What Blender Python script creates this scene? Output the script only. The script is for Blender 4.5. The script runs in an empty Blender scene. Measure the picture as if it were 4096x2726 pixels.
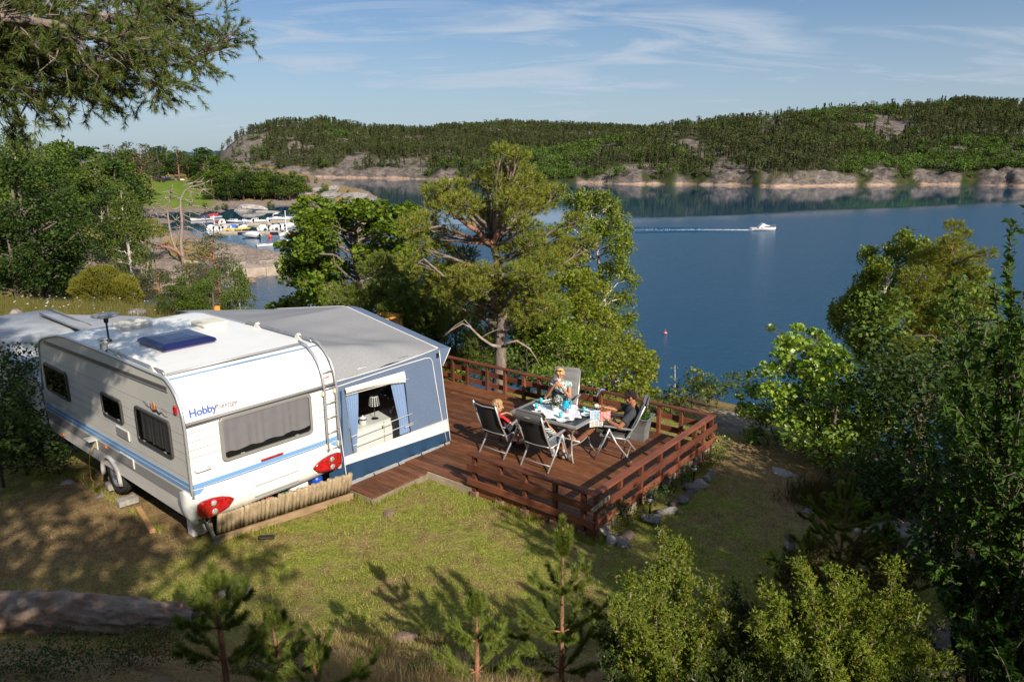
import bpy,bmesh,math,random
import numpy as np
from mathutils import Vector,Matrix
sc=bpy.context.scene
COL=sc.collection
PI=math.pi
R=math.radians
# ------------------------------------------------------------------ camera, sky, sun, exposure
H_EYE=5.5
cam_d=bpy.data.cameras.new('camera')
cam=bpy.data.objects.new('camera',cam_d)
COL.objects.link(cam)
cam_d.sensor_width=36.0
cam_d.lens=25.8
cam_d.clip_start=0.1
cam_d.clip_end=30000
cam.matrix_world=Matrix.Translation((0,0,H_EYE))@Matrix.Rotation(R(90-14.43),4,'X')@Matrix.Rotation(R(-0.31),4,'Z')
sc.camera=cam
sc.render.resolution_x=1024
sc.render.resolution_y=681
SUN_EL,SUN_AZ=31.0,150.0
world=bpy.data.worlds.new('World')
sc.world=world
world.use_nodes=True
wn=world.node_tree.nodes
wl=world.node_tree.links
wn.clear()
def N(tree,typ,**kw):
	n=tree.nodes.new(typ)
	for k,v in kw.items():
		if k=='ins':
			for a,b in v.items():
				n.inputs[a].default_value=b
		else:
			setattr(n,k,v)
	return n
SKY_SHIFT=3.3
def build_sky():
	t=world.node_tree
	out=N(t,'ShaderNodeOutputWorld')
	bg=N(t,'ShaderNodeBackground')
	bg.inputs['Strength'].default_value=0.05
	sky=N(t,'ShaderNodeTexSky')
	sky.sky_type='NISHITA'
	sky.sun_disc=False
	sky.sun_elevation=R(SUN_EL)
	sky.sun_rotation=R(SUN_AZ)
	sky.altitude=0
	sky.air_density=1.0
	sky.dust_density=0.6
	sky.ozone_density=2.0
	tc=N(t,'ShaderNodeTexCoord')
	sp=N(t,'ShaderNodeSeparateXYZ')
	wl.new(tc.outputs['Generated'],sp.inputs[0])
	# project the view direction on a high flat cloud layer
	zz=N(t,'ShaderNodeMath',operation='ADD');zz.inputs[1].default_value=0.20
	zm=N(t,'ShaderNodeMath',operation='MAXIMUM');zm.inputs[1].default_value=0.0
	wl.new(sp.outputs['Z'],zm.inputs[0]);wl.new(zm.outputs[0],zz.inputs[0])
	dx=N(t,'ShaderNodeMath',operation='DIVIDE');dy=N(t,'ShaderNodeMath',operation='DIVIDE')
	wl.new(sp.outputs['X'],dx.inputs[0]);wl.new(zz.outputs[0],dx.inputs[1])
	wl.new(sp.outputs['Y'],dy.inputs[0]);wl.new(zz.outputs[0],dy.inputs[1])
	cb=N(t,'ShaderNodeCombineXYZ')
	wl.new(dx.outputs[0],cb.inputs[0]);wl.new(dy.outputs[0],cb.inputs[1])
	def streak(rot,scale,sx,sy,detail,rough,lo,hi,dist):
		mp=N(t,'ShaderNodeMapping')
		mp.inputs['Rotation'].default_value=(0,0,R(rot))
		mp.inputs['Scale'].default_value=(sx,sy,1)
		mp.inputs['Location'].default_value=(SKY_SHIFT,0.4*SKY_SHIFT,0)
		wl.new(cb.outputs[0],mp.inputs[0])
		nz=N(t,'ShaderNodeTexNoise')
		nz.inputs['Scale'].default_value=scale
		nz.inputs['Detail'].default_value=detail
		nz.inputs['Roughness'].default_value=rough
		nz.inputs['Distortion'].default_value=dist
		wl.new(mp.outputs[0],nz.inputs['Vector'])
		mr=N(t,'ShaderNodeMapRange',interpolation_type='SMOOTHSTEP')
		mr.inputs['From Min'].default_value=lo
		mr.inputs['From Max'].default_value=hi
		wl.new(nz.outputs[0],mr.inputs[0])
		return mr.outputs[0]
	a=streak(12,2.2,0.55,1.6,10,0.60,0.30,0.72,0.9)
	b=streak(8,1.25,0.6,1.5,3,0.5,0.28,0.50,0.2)
	c=streak(-5,3.0,0.14,2.4,6,0.55,0.50,0.80,0.2)
	m1=N(t,'ShaderNodeMath',operation='MULTIPLY');wl.new(a,m1.inputs[0]);wl.new(b,m1.inputs[1])
	m2=N(t,'ShaderNodeMath',operation='MULTIPLY');m2.inputs[1].default_value=0.22;wl.new(c,m2.inputs[0])
	m3=N(t,'ShaderNodeMath',operation='ADD',use_clamp=True);wl.new(m1.outputs[0],m3.inputs[0]);wl.new(m2.outputs[0],m3.inputs[1])
	m4=N(t,'ShaderNodeMath',operation='MULTIPLY');m4.inputs[1].default_value=0.85;wl.new(m3.outputs[0],m4.inputs[0])
	mix=N(t,'ShaderNodeMix',data_type='RGBA')
	# a thin even veil low over the horizon
	vl=N(t,'ShaderNodeMapRange',interpolation_type='SMOOTHSTEP',ins={'From Min':0.26,'From Max':0.0,'To Max':0.58})
	wl.new(zm.outputs[0],vl.inputs[0])
	mv=N(t,'ShaderNodeMath',operation='MAXIMUM')
	wl.new(m4.outputs[0],mv.inputs[0]);wl.new(vl.outputs[0],mv.inputs[1])
	wl.new(mv.outputs[0],mix.inputs[0])
	# the deep part of the sky a little richer
	hs=N(t,'ShaderNodeMix',data_type='RGBA',blend_type='MULTIPLY');hs.inputs[0].default_value=1.0;hs.inputs[7].default_value=(0.71,0.97,1.24,1)
	wl.new(sky.outputs[0],hs.inputs[6])
	wl.new(hs.outputs[2],mix.inputs[6])
	mix.inputs[7].default_value=(7.4,8.5,10.0,1)
	wl.new(mix.outputs[2],bg.inputs['Color'])
	wl.new(bg.outputs[0],out.inputs[0])
build_sky()
sun_d=bpy.data.lights.new('sun','SUN')
sun_d.energy=5.0
sun_d.angle=R(0.5)
sun_d.color=(1.0,0.90,0.76)
sun=bpy.data.objects.new('sun',sun_d)
COL.objects.link(sun)
_az=R(SUN_AZ)
to_sun=Vector((math.sin(_az)*math.cos(R(SUN_EL)),math.cos(_az)*math.cos(R(SUN_EL)),math.sin(R(SUN_EL))))
sun.rotation_euler=to_sun.to_track_quat('Z','Y').to_euler()
sun.location=to_sun*60
sc.view_settings.view_transform='Standard'
sc.view_settings.look='None'
sc.view_settings.gamma=1
sc.view_settings.exposure=0.52
sc.view_settings.use_curve_mapping=False
cy=sc.cycles
cy.use_denoising=True
cy.max_bounces=7
cy.diffuse_bounces=2
cy.glossy_bounces=3
cy.transmission_bounces=5
cy.transparent_max_bounces=6
cy.caustics_reflective=False
cy.caustics_refractive=False
cy.use_adaptive_sampling=True
# ------------------------------------------------------------------ helpers
_F=2935.0
_p,_r=R(14.43),R(0.31)
_fw=np.array([0,math.cos(_p),-math.sin(_p)])
_ri=np.array([1.0,0,0])
_dn=np.array([0,-math.sin(_p),-math.cos(_p)])
_RR=_ri*math.cos(_r)+_dn*math.sin(_r)
_DD=_dn*math.cos(_r)-_ri*math.sin(_r)
def ray(x,y):
	return _fw+_RR*((x-2048)/_F)+_DD*((y-1363)/_F)
def at(x,y,z):
	"point on the level z that the photograph shows at pixel x, y of 4096"
	d=ray(x,y)
	return Vector((0,0,H_EYE))+Vector(d)*((z-H_EYE)/d[2])
def atY(x,y,Y):
	d=ray(x,y)
	return Vector((0,0,H_EYE))+Vector(d)*(Y/d[1])
def tag(o,label=None,cat=None,group=None,kind=None):
	if label:o['label']=label
	if cat:o['category']=cat
	if group:o['group']=group
	if kind:o['kind']=kind
	return o
def thing(name,label,cat,loc=(0,0,0),rz=0.0,group=None):
	o=bpy.data.objects.new(name,None)
	o.empty_display_size=0.2
	COL.objects.link(o)
	o.location=loc
	o.rotation_euler=(0,0,rz)
	return tag(o,label,cat,group)
def link(name,me,parent=None,loc=None,rot=None,scale=None):
	o=bpy.data.objects.new(name,me)
	COL.objects.link(o)
	if parent:o.parent=parent
	if loc is not None:o.location=loc
	if rot is not None:o.rotation_euler=rot
	if scale is not None:o.scale=scale if hasattr(scale,'__len__')else(scale,)*3
	return o
def kids(o):
	return[c for c in COL.objects if c.parent==o]
def copy_tree(o,parent=None,children=None):
	c=o.copy()
	COL.objects.link(c)
	if parent:c.parent=parent
	for ch in(children if children is not None else list(o.children)):
		copy_tree(ch,c)
	return c
def mesh_np(name,verts,faces,mats=(),smooth=False,matidx=None):
	"faces: (n,3) or (n,4) int array"
	me=bpy.data.meshes.new(name)
	verts=np.asarray(verts,dtype=np.float32)
	faces=np.asarray(faces,dtype=np.int32)
	n,k=faces.shape
	me.vertices.add(len(verts));me.vertices.foreach_set('co',verts.ravel())
	me.loops.add(n*k);me.loops.foreach_set('vertex_index',faces.ravel())
	me.polygons.add(n)
	me.polygons.foreach_set('loop_start',np.arange(0,n*k,k,dtype=np.int32))
	me.polygons.foreach_set('loop_total',np.full(n,k,dtype=np.int32))
	for m in mats:me.materials.append(m)
	if matidx is not None:me.polygons.foreach_set('material_index',np.asarray(matidx,dtype=np.int32))
	me.polygons.foreach_set('use_smooth',np.full(n,smooth,dtype=bool))
	me.update(calc_edges=True)
	return me
class MB:
	"collects shapes for one mesh"
	def __init__(s):
		s.v=[];s.f=[];s.sm=[];s.mi=[];s.cur=0
	def add(s,vs,fs,smooth=False):
		b=len(s.v)
		s.v+=[tuple(v)for v in vs]
		for f in fs:
			s.f.append(tuple(b+i for i in f));s.sm.append(smooth);s.mi.append(s.cur)
		return s
	def box(s,x0,x1,y0,y1,z0,z1,M=None,bev=0.0):
		if bev>0:
			bm=bmesh.new()
			bmesh.ops.create_cube(bm,size=1)
			for v in bm.verts:
				v.co=Vector(((x0+x1)/2+v.co.x*(x1-x0),(y0+y1)/2+v.co.y*(y1-y0),(z0+z1)/2+v.co.z*(z1-z0)))
			bmesh.ops.bevel(bm,geom=bm.edges[:],offset=bev,segments=2,affect='EDGES',profile=0.5)
			vs=[v.co.copy()for v in bm.verts]
			bm.verts.index_update()
			fs=[[v.index for v in f.verts]for f in bm.faces]
			bm.free()
		else:
			vs=[Vector(p)for p in((x0,y0,z0),(x1,y0,z0),(x1,y1,z0),(x0,y1,z0),(x0,y0,z1),(x1,y0,z1),(x1,y1,z1),(x0,y1,z1))]
			fs=[(3,2,1,0),(4,5,6,7),(0,1,5,4),(1,2,6,5),(2,3,7,6),(3,0,4,7)]
		if M is not None:vs=[M@v for v in vs]
		return s.add(vs,fs)
	def beam(s,a,b,w,h,up=(0,0,1),bev=0.0):
		"box along a->b, w wide, h high"
		a,b=Vector(a),Vector(b)
		d=b-a;L=d.length;d.normalize()
		up=Vector(up)
		if abs(d.dot(up))>0.99:up=Vector((0,1,0))
		x=d.cross(up).normalized();z=x.cross(d)
		M=Matrix(((x.x,d.x,z.x,a.x),(x.y,d.y,z.y,a.y),(x.z,d.z,z.z,a.z),(0,0,0,1)))
		return s.box(-w/2,w/2,0,L,-h/2,h/2,M,bev)
	def tube(s,pts,r,n=8,cap=True,smooth=True,flat=1.0):
		pts=[Vector(p)for p in pts]
		m=len(pts)
		rs=r if hasattr(r,'__len__')else[r]*m
		vs=[];fs=[]
		ref=None
		for i,p in enumerate(pts):
			d=(pts[min(i+1,m-1)]-pts[max(i-1,0)])
			if d.length<1e-9:d=Vector((0,0,1))
			d.normalize()
			if ref is None:
				ref=Vector((0,0,1))if abs(d.z)<0.9 else Vector((1,0,0))
			x=(ref-d*ref.dot(d))
			if x.length<1e-6:x=d.orthogonal()
			x.normalize();y=d.cross(x)
			ref=x
			for k in range(n):
				a=2*PI*k/n
				vs.append(p+x*(math.cos(a)*rs[i])+y*(math.sin(a)*rs[i]*flat))
		for i in range(m-1):
			for k in range(n):
				k2=(k+1)%n
				fs.append((i*n+k,i*n+k2,(i+1)*n+k2,(i+1)*n+k))
		b=len(s.v)
		s.add(vs,fs,smooth)
		if cap:
			s.f.append(tuple(b+k for k in range(n))[::-1]);s.sm.append(False);s.mi.append(s.cur)
			s.f.append(tuple(b+(m-1)*n+k for k in range(n)));s.sm.append(False);s.mi.append(s.cur)
		return s
	def lathe(s,prof,c=(0,0,0),n=16,smooth=True,M=None,cap=True):
		vs=[];fs=[]
		m=len(prof)
		for(r,z)in prof:
			for k in range(n):
				a=2*PI*k/n
				v=Vector((c[0]+r*math.cos(a),c[1]+r*math.sin(a),c[2]+z))
				vs.append(M@v if M is not None else v)
		for i in range(m-1):
			for k in range(n):
				k2=(k+1)%n
				fs.append((i*n+k,i*n+k2,(i+1)*n+k2,(i+1)*n+k))
		s.add(vs,fs,smooth)
		if cap:
			b=len(s.v)-m*n
			if prof[0][0]>1e-4:
				s.f.append(tuple(b+k for k in range(n))[::-1]);s.sm.append(False);s.mi.append(s.cur)
			if prof[-1][0]>1e-4:
				s.f.append(tuple(b+(m-1)*n+k for k in range(n)));s.sm.append(False);s.mi.append(s.cur)
		return s
	def loft(s,rings,smooth=True,closed=True,cap=True):
		"rings: lists of equal length of points"
		n=len(rings[0]);vs=[];fs=[]
		for rg in rings:vs+=[Vector(p)for p in rg]
		for i in range(len(rings)-1):
			for k in range(n if closed else n-1):
				k2=(k+1)%n
				fs.append((i*n+k,i*n+k2,(i+1)*n+k2,(i+1)*n+k))
		b=len(s.v)
		s.add(vs,fs,smooth)
		if cap and closed:
			s.f.append(tuple(b+k for k in range(n))[::-1]);s.sm.append(False);s.mi.append(s.cur)
			s.f.append(tuple(b+(len(rings)-1)*n+k for k in range(n)));s.sm.append(False);s.mi.append(s.cur)
		return s
	def grid(s,fn,nu,nv,smooth=True):
		vs=[fn(i/nu,j/nv)for i in range(nu+1)for j in range(nv+1)]
		fs=[(i*(nv+1)+j,(i+1)*(nv+1)+j,(i+1)*(nv+1)+j+1,i*(nv+1)+j+1)for i in range(nu)for j in range(nv)]
		return s.add(vs,fs,smooth)
	def prism(s,poly,ax,t0,t1):
		"extrude a 2-D polygon along axis ax ('x','y','z') from t0 to t1"
		def P(a,b,t):
			return{'x':(t,a,b),'y':(a,t,b),'z':(a,b,t)}[ax]
		n=len(poly)
		vs=[P(a,b,t0)for a,b in poly]+[P(a,b,t1)for a,b in poly]
		fs=[tuple(range(n))[::-1],tuple(range(n,2*n))]+[(i,(i+1)%n,n+(i+1)%n,n+i)for i in range(n)]
		return s.add(vs,fs)
	def ball(s,c,r,n=10,m=7,sc_=(1,1,1)):
		prof=[(max(1e-5,math.sin(PI*i/m))*r,-math.cos(PI*i/m)*r)for i in range(m+1)]
		M=Matrix.Translation(c)@Matrix.Diagonal((*sc_,1))
		return s.lathe(prof,n=n,M=M,cap=False)
	def mesh(s,name,mats):
		me=bpy.data.meshes.new(name)
		me.from_pydata([tuple(v)for v in s.v],[],s.f)
		for m in(mats if isinstance(mats,(list,tuple))else[mats]):me.materials.append(m)
		me.polygons.foreach_set('use_smooth',s.sm)
		me.polygons.foreach_set('material_index',s.mi)
		bm=bmesh.new();bm.from_mesh(me)
		bmesh.ops.recalc_face_normals(bm,faces=bm.faces[:])
		bm.to_mesh(me);bm.free()
		me.update()
		return me
	def build(s,name,mats,parent=None,**kw):
		return link(name,s.mesh(name,mats),parent,**kw)
def new_mat(name):
	m=bpy.data.materials.new(name)
	m.use_nodes=True
	t=m.node_tree
	return m,t,t.nodes['Principled BSDF']
def mat(name,c,rough=0.6,metal=0.0,c2=None,scale=8.0,detail=4.0,lo=0.35,hi=0.65,bump=0.0,bscale=None,stretch=None,spec=0.5,coat=0.0,coord='Object',dist=0.0):
	m,t,b=new_mat(name)
	b.inputs['Roughness'].default_value=rough
	b.inputs['Metallic'].default_value=metal
	b.inputs['Specular IOR Level'].default_value=spec
	b.inputs['Base Color'].default_value=(*c,1)
	if coat:b.inputs['Coat Weight'].default_value=coat
	if c2 is None and not bump:return m
	tc=N(t,'ShaderNodeTexCoord')
	mp=N(t,'ShaderNodeMapping')
	if stretch:mp.inputs['Scale'].default_value=stretch
	t.links.new(tc.outputs[coord],mp.inputs[0])
	if c2 is not None:
		nz=N(t,'ShaderNodeTexNoise',ins={'Scale':scale,'Detail':detail,'Distortion':dist})
		t.links.new(mp.outputs[0],nz.inputs['Vector'])
		mr=N(t,'ShaderNodeMapRange',ins={'From Min':lo,'From Max':hi})
		t.links.new(nz.outputs[0],mr.inputs[0])
		mx=N(t,'ShaderNodeMix',data_type='RGBA')
		mx.inputs[6].default_value=(*c,1);mx.inputs[7].default_value=(*c2,1)
		t.links.new(mr.outputs[0],mx.inputs[0])
		t.links.new(mx.outputs[2],b.inputs['Base Color'])
	if bump:
		nz=N(t,'ShaderNodeTexNoise',ins={'Scale':bscale or scale*3,'Detail':5.0})
		t.links.new(mp.outputs[0],nz.inputs['Vector'])
		bp=N(t,'ShaderNodeBump',ins={'Strength':min(1.0,bump),'Distance':0.02})
		t.links.new(nz.outputs[0],bp.inputs['Height'])
		t.links.new(bp.outputs[0],b.inputs['Normal'])
	return m
def leaf_mat(name,cols,trans=0.35,rough=0.55,spec=0.25,objvar=0.15):
	"foliage: each leaf its own tone, each plant its own shift; some light comes through"
	m,t,b=new_mat(name)
	gi=N(t,'ShaderNodeNewGeometry')
	oi=N(t,'ShaderNodeObjectInfo')
	rp=N(t,'ShaderNodeValToRGB')
	el=rp.color_ramp.elements
	el[0].position=0.0;el[0].color=(*cols[0],1)
	el[1].position=1.0;el[1].color=(*cols[-1],1)
	for i,c in enumerate(cols[1:-1]):
		e=el.new((i+1)/(len(cols)-1));e.color=(*c,1)
	t.links.new(gi.outputs['Random Per Island'],rp.inputs[0])
	hs=N(t,'ShaderNodeHueSaturation')
	mr=N(t,'ShaderNodeMapRange',ins={'To Min':1-objvar,'To Max':1+objvar})
	t.links.new(oi.outputs['Random'],mr.inputs[0])
	t.links.new(mr.outputs[0],hs.inputs['Value'])
	t.links.new(rp.outputs[0],hs.inputs['Color'])
	t.links.new(hs.outputs[0],b.inputs['Base Color'])
	b.inputs['Roughness'].default_value=rough
	b.inputs['Specular IOR Level'].default_value=spec
	tr=N(t,'ShaderNodeBsdfTranslucent')
	hs2=N(t,'ShaderNodeHueSaturation',ins={'Hue':0.485,'Saturation':1.15,'Value':1.3})
	t.links.new(hs.outputs[0],hs2.inputs['Color'])
	t.links.new(hs2.outputs[0],tr.inputs['Color'])
	mx=N(t,'ShaderNodeMixShader');mx.inputs[0].default_value=trans
	t.links.new(b.outputs[0],mx.inputs[1]);t.links.new(tr.outputs[0],mx.inputs[2])
	t.links.new(mx.outputs[0],t.nodes['Material Output'].inputs[0])
	return m
def vnoise(P,scale,seed=0,octaves=3):
	"cheap value noise in numpy on (n,2) points, about -1..1"
	P=np.asarray(P,dtype=np.float64)
	tot=np.zeros(len(P));amp=1.0;nrm=0
	for o in range(octaves):
		q=P*scale*(2**o)+seed*17.31+o*5.7
		i=np.floor(q).astype(np.int64);f=q-i
		f=f*f*(3-2*f)
		def h(ix,iy):
			n=(ix*374761393+iy*668265263+seed*1442695041)&0xffffffff
			n=((n^(n>>13))*1274126177)&0xffffffff
			return((n^(n>>16))&0xffff)/32767.5-1
		a=h(i[:,0],i[:,1]);b=h(i[:,0]+1,i[:,1]);c=h(i[:,0],i[:,1]+1);d=h(i[:,0]+1,i[:,1]+1)
		tot+=amp*((a*(1-f[:,0])+b*f[:,0])*(1-f[:,1])+(c*(1-f[:,0])+d*f[:,0])*f[:,1])
		nrm+=amp;amp*=0.5
	return tot/nrm*1.4
def sstep(a,b,x):
	t=np.clip((np.asarray(x,dtype=np.float64)-a)/(b-a),0,1)
	return t*t*(3-2*t)
	# ------------------------------------------------------------------ the ground
W_Z=-17.5
_CP=[(0.1,2,3.25),(-1.4,1.4,3.5),(1.4,1.4,3.5),(2,0,3.9),(-2,0,3.9),(0,-2,4.3),(5,-5,5),(-5,-5,5),(0,-10,5),(15,-10,4),(-15,-10,5),(40,-40,5),(-40,-40,6),(0,-60,6),(-60,0,2),(60,0,-4),(400,-300,0),(-400,-300,4),(0,-600,5),(-20,0,2.5),(-10,2,2.8),(20,-2,2.5),(-6,3.5,2.4),(-20,10,0.4),(-30,20,-0.8),(-300,0,2),(300,0,-15),(600,100,-30),(0,4,2.0),(0,5.5,0.95),(0,7,0.12),(-2.5,6.3,0.6),(-2.4,4.5,1.8),(-4,5,1.75),(-4.6,6.9,0.3),(-7,6,0.9),(-7,8,0.1),(-12,6,1.0),(-5,2,3.1),(5,2,3.0),(2,5.3,0.95),(2.2,6.8,0.12),(4,5,1.0),(4,6.5,0.2),(6,5,1.1),(7,7,0.4),(9,6,0.9),(10,9,0.1),(12,3,2.4),(20,5,1.5),(0,8.5,0),(-3,8.8,0),(-6,9.5,0.0),(-4,11,0),(-8,11.5,-.1),(-10,14,-.5),(-6,14,-.2),(-2,14,-.05),(0,11,0),(0,17,-.2),(3,14.5,-.2),(2,10,0),(3,9,0),(4,11,-.05),(5,9,.05),(5,12.5,-.25),(-12,11,-.3),(-14,16,-1),(-3,17,-.5),(-8,18,-1),(7,10,-.1),(7,12,-.4),(0,20,-1.2),(-4,22,-2),(4,19,-1.0),(6,21,-1.75),(-8,24,-2.2),(0,28,-4.5),(8,28,-5.5),(10,40,-11.5),(0,40,-9.5),(0,55,-16),(10,52,-17),(20,60,-21),(0,70,-22),(25,40,-15),(20,30,-9),(14,20,-4),(9,14,-1.0),(30,20,-7),(40,40,-22),(60,30,-24),(-10,60,-16),(-12,40,-8.5),(-15,75,-19.5),(-10,90,-24),(10,90,-28),(60,60,-30),(200,100,-40),(120,20,-20),(-14,30,-2.3),(-20,32,-2.2),(-26,34,-2.0),(-16,42,-3.6),(-25,42,-3.2),(-34,40,-2.2),(-30,60,-8.5),(-22,60,-11),(-44,60,-7),(-45,85,-13.5),(-36,85,-15),(-42,97,-17.8),(-30,90,-18.5),(-66,110,-15.6),(-60,112,-17.2),(-63,122,-17.2),(-68,128,-16.4),(-58,124,-17.6),(-56,118,-18.4),(-52,108,-18.8),(-48,128,-21),(-40,115,-22),(-25,105,-23),(-58,132,-14.3),(-64,136,-13.6),(-57,139,-15.8),(-48,146,-16.2),(-50,153,-15.8),(-53,147,-15.6),(-62,148,-14.3),(-77,163,-9.6),(-72,160,-10.8),(-66,158,-12.2),(-61,157,-13.2),(-55,155,-14.2),(-51,156,-14.8),(-45,158,-17.9),(-56,166,-16.8),(-64,172,-16.8),(-75,180,-17.0),(-45,170,-22),(-60,184,-21),(-85,192,-18.3),(-80,140,-10.5),(-92,150,-7),(-100,170,-4.5),(-72,120,-12.0),(-60,90,-8.5),(-80,110,-6),(-110,140,-3),(-60,60,-3),(-150,180,-2),(-110,200,-11),(-118,243,-17.3),(-130,250,-14),(-100,222,-18.6),(-160,260,-10),(-200,200,-3),(-250,300,-4),(-100,60,0),(-130,328,-16.8),(-150,318,-16.6),(-118,322,-17.6),(-216,440,-9.9),(-158,400,-13.4),(-175,440,-11.2),(-150,360,-15.4),(-180,400,-12.2),(-190,350,-12.5),(-105,345,-17.0),(-117,338,-17.2),(-100,352,-16.6),(-130,380,-12),(-120,420,-9),(-92,385,-12),(-86,375,-13),(-75,368,-15),(-64,352,-18),(-70,400,-17.6),(-100,450,-14),(-160,480,-8),(-220,500,-6),(-200,600,-3),(-300,450,-3),(-400,600,0),(-160,305,-15.5),(-117,302,-18.2),(-100,318,-19),(-130,290,-18.6),(-140,275,-17.2),(-105,290,-20),(-60,220,-26),(-80,270,-25),(-40,300,-30),(0,200,-40),(-60,500,-30),(0,600,-40),(-150,650,-22),(100,300,-45),(300,300,-45),(600,300,-40),(-50,400,-27),(-88,330,-23),(-70,338,-21),]
_cp=np.array(_CP,dtype=np.float64)
def _feat(x,y):
	r=np.maximum(np.hypot(x,y),1.6)
	q=np.hypot(x,y)+1e-9
	return np.stack([x/q,y/q,np.log(r)],-1)
def _kern(a,b):
	d=a[:,None,:]-b[None,:,:]
	return-np.sqrt((d**2).sum(-1)+0.02**2)
_fp=_feat(_cp[:,0],_cp[:,1])
_n=len(_fp)
_A=np.zeros((_n+1,_n+1));_A[:_n,:_n]=_kern(_fp,_fp)+np.eye(_n)*0.004
_A[:_n,_n]=1;_A[_n,:_n]=1
_w=np.linalg.solve(_A,np.append(_cp[:,2],0))
def ground_z(x,y):
	x=np.atleast_1d(np.asarray(x,dtype=np.float64));y=np.atleast_1d(np.asarray(y,dtype=np.float64))
	out=np.empty(len(x))
	for i in range(0,len(x),8000):
		f=_feat(x[i:i+8000],y[i:i+8000])
		out[i:i+8000]=_kern(f,_fp)@_w[:_n]+_w[_n]
	P=np.stack([x,y],-1)
	r=np.hypot(x,y)
	# the lawn is smooth, the bank and the rocks are rough
	rough=np.where((r<7.5)&(y>-3),0.10,0.0)+sstep(18,40,r)*0.35+sstep(80,160,r)*0.6
	# the ground under the caravan and the deck stays even
	out+=rough*vnoise(P,0.35,3,3)*np.where(r>60,1,0.8)+0.015*vnoise(P,1.6,5,2)
	out+=sstep(90,200,r)*0.9*vnoise(P,0.09,9,3)
	return out
def gz(x,y):
	return float(ground_z(x,y)[0])
def ground_masks(x,y,z):
	P=np.stack([x,y],-1)
	r=np.hypot(x,y)
	n1=vnoise(P,0.22,11,3);n2=vnoise(P,0.9,13,3)
	rock=np.zeros(len(x));sand=np.zeros(len(x));green=np.zeros(len(x));dry=np.zeros(len(x))
	# bank in front of the camera: dry litter and stone
	bank=sstep(7.3,6.4,y-0.12*x)*(r<14)
	rock=np.maximum(rock,bank*sstep(0.15,0.5,n2+0.25*n1)*0.9)
	dry=np.maximum(dry,bank)
	# lawn green, dry towards the caravan and the right-hand side
	lawn=(r<24)*(1-bank)
	d_car=np.hypot(x+6.5,y-9.0)
	g=sstep(-0.55,0.35,n1+0.45*n2+0.35-1.1*sstep(4.5,1.0,d_car)-0.7*sstep(3.3,5.0,x))
	green=lawn*g
	# right-hand stony part
	rr=sstep(4.6,5.6,x+0.15*(y-10))*sstep(5,7,y)*(r<30)
	rock=np.maximum(rock,rr*.62*sstep(0.05,0.45,n1+0.5*n2))
	# rocks on the headlands: everywhere steep and along the water
	far=sstep(60,90,r)
	n3=vnoise(P,0.05,21,4)
	rock=np.maximum(rock,far*sstep(-0.05,0.25,n3+0.15))
	rock=np.maximum(rock,far*sstep(W_Z+2.2,W_Z+1.0,z))
	# sand of the beach and the path leading to it
	sand=np.maximum(sand,np.exp(-(((x+63)/7.5)**2+((y-121)/4.5)**2)**2))
	t=np.clip((y-60)/58,0,1);px=-37-27*t+1.5*np.sin(t*7)
	sand=np.maximum(sand,np.exp(-((x-px)/1.6)**4)*(y>56)*(y<120))
	# meadow and field
	mead=np.exp(-(((x+22)/22)**2+((y-36)/18)**2)**2)
	green=np.maximum(green,mead*sstep(-0.5,0.6,n1+0.2))
	rock*=(1-mead*0.8)
	fx=(x+178)*math.cos(0.25)+(y-388)*math.sin(0.25)
	field=sstep(308,330,y)*sstep(452,446,y)*sstep(-126,-140,x+0.33*(y-330))*(x>-330)
	rock*=(1-field);sand*=(1-field)
	wood=far*sstep(-0.2,0.3,vnoise(P,0.04,31,3))*(1-rock)*(1-field)
	green=np.maximum(green,wood*0.6)
	return rock,sand,green,field
def build_ground():
	th=np.concatenate([np.linspace(-PI,R(-42),90)[:-1],np.linspace(R(-42),R(42),460),np.linspace(R(42),PI,90)[1:]])
	rr=np.concatenate([[0.02],np.geomspace(0.7,900,400)])
	nt,nr=len(th),len(rr)
	T,Q=np.meshgrid(th,rr,indexing='ij')
	x=(np.sin(T)*Q).ravel();y=(np.cos(T)*Q).ravel()
	z=ground_z(x,y)
	i,j=np.meshgrid(np.arange(nt-1),np.arange(nr-1),indexing='ij')
	a=(i*nr+j).ravel()
	f=np.stack([a,a+1,a+nr+1,a+nr],-1)
	rock,sand,green,field=ground_masks(x,y,z)
	# drop what lies deep under the water far away
	zf=z[f].max(1)
	f=f[(zf>-24)]
	me=mesh_np('ground',np.stack([x,y,z],-1),f,[ground_material()],smooth=True)
	for nm,arr in(('rock',rock),('sand',sand),('green',green),('field',field)):
		at_=me.attributes.new(nm,'FLOAT','POINT')
		at_.data.foreach_set('value',arr.astype(np.float32))
	o=link('ground',me)
	tag(o,kind='structure')
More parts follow.
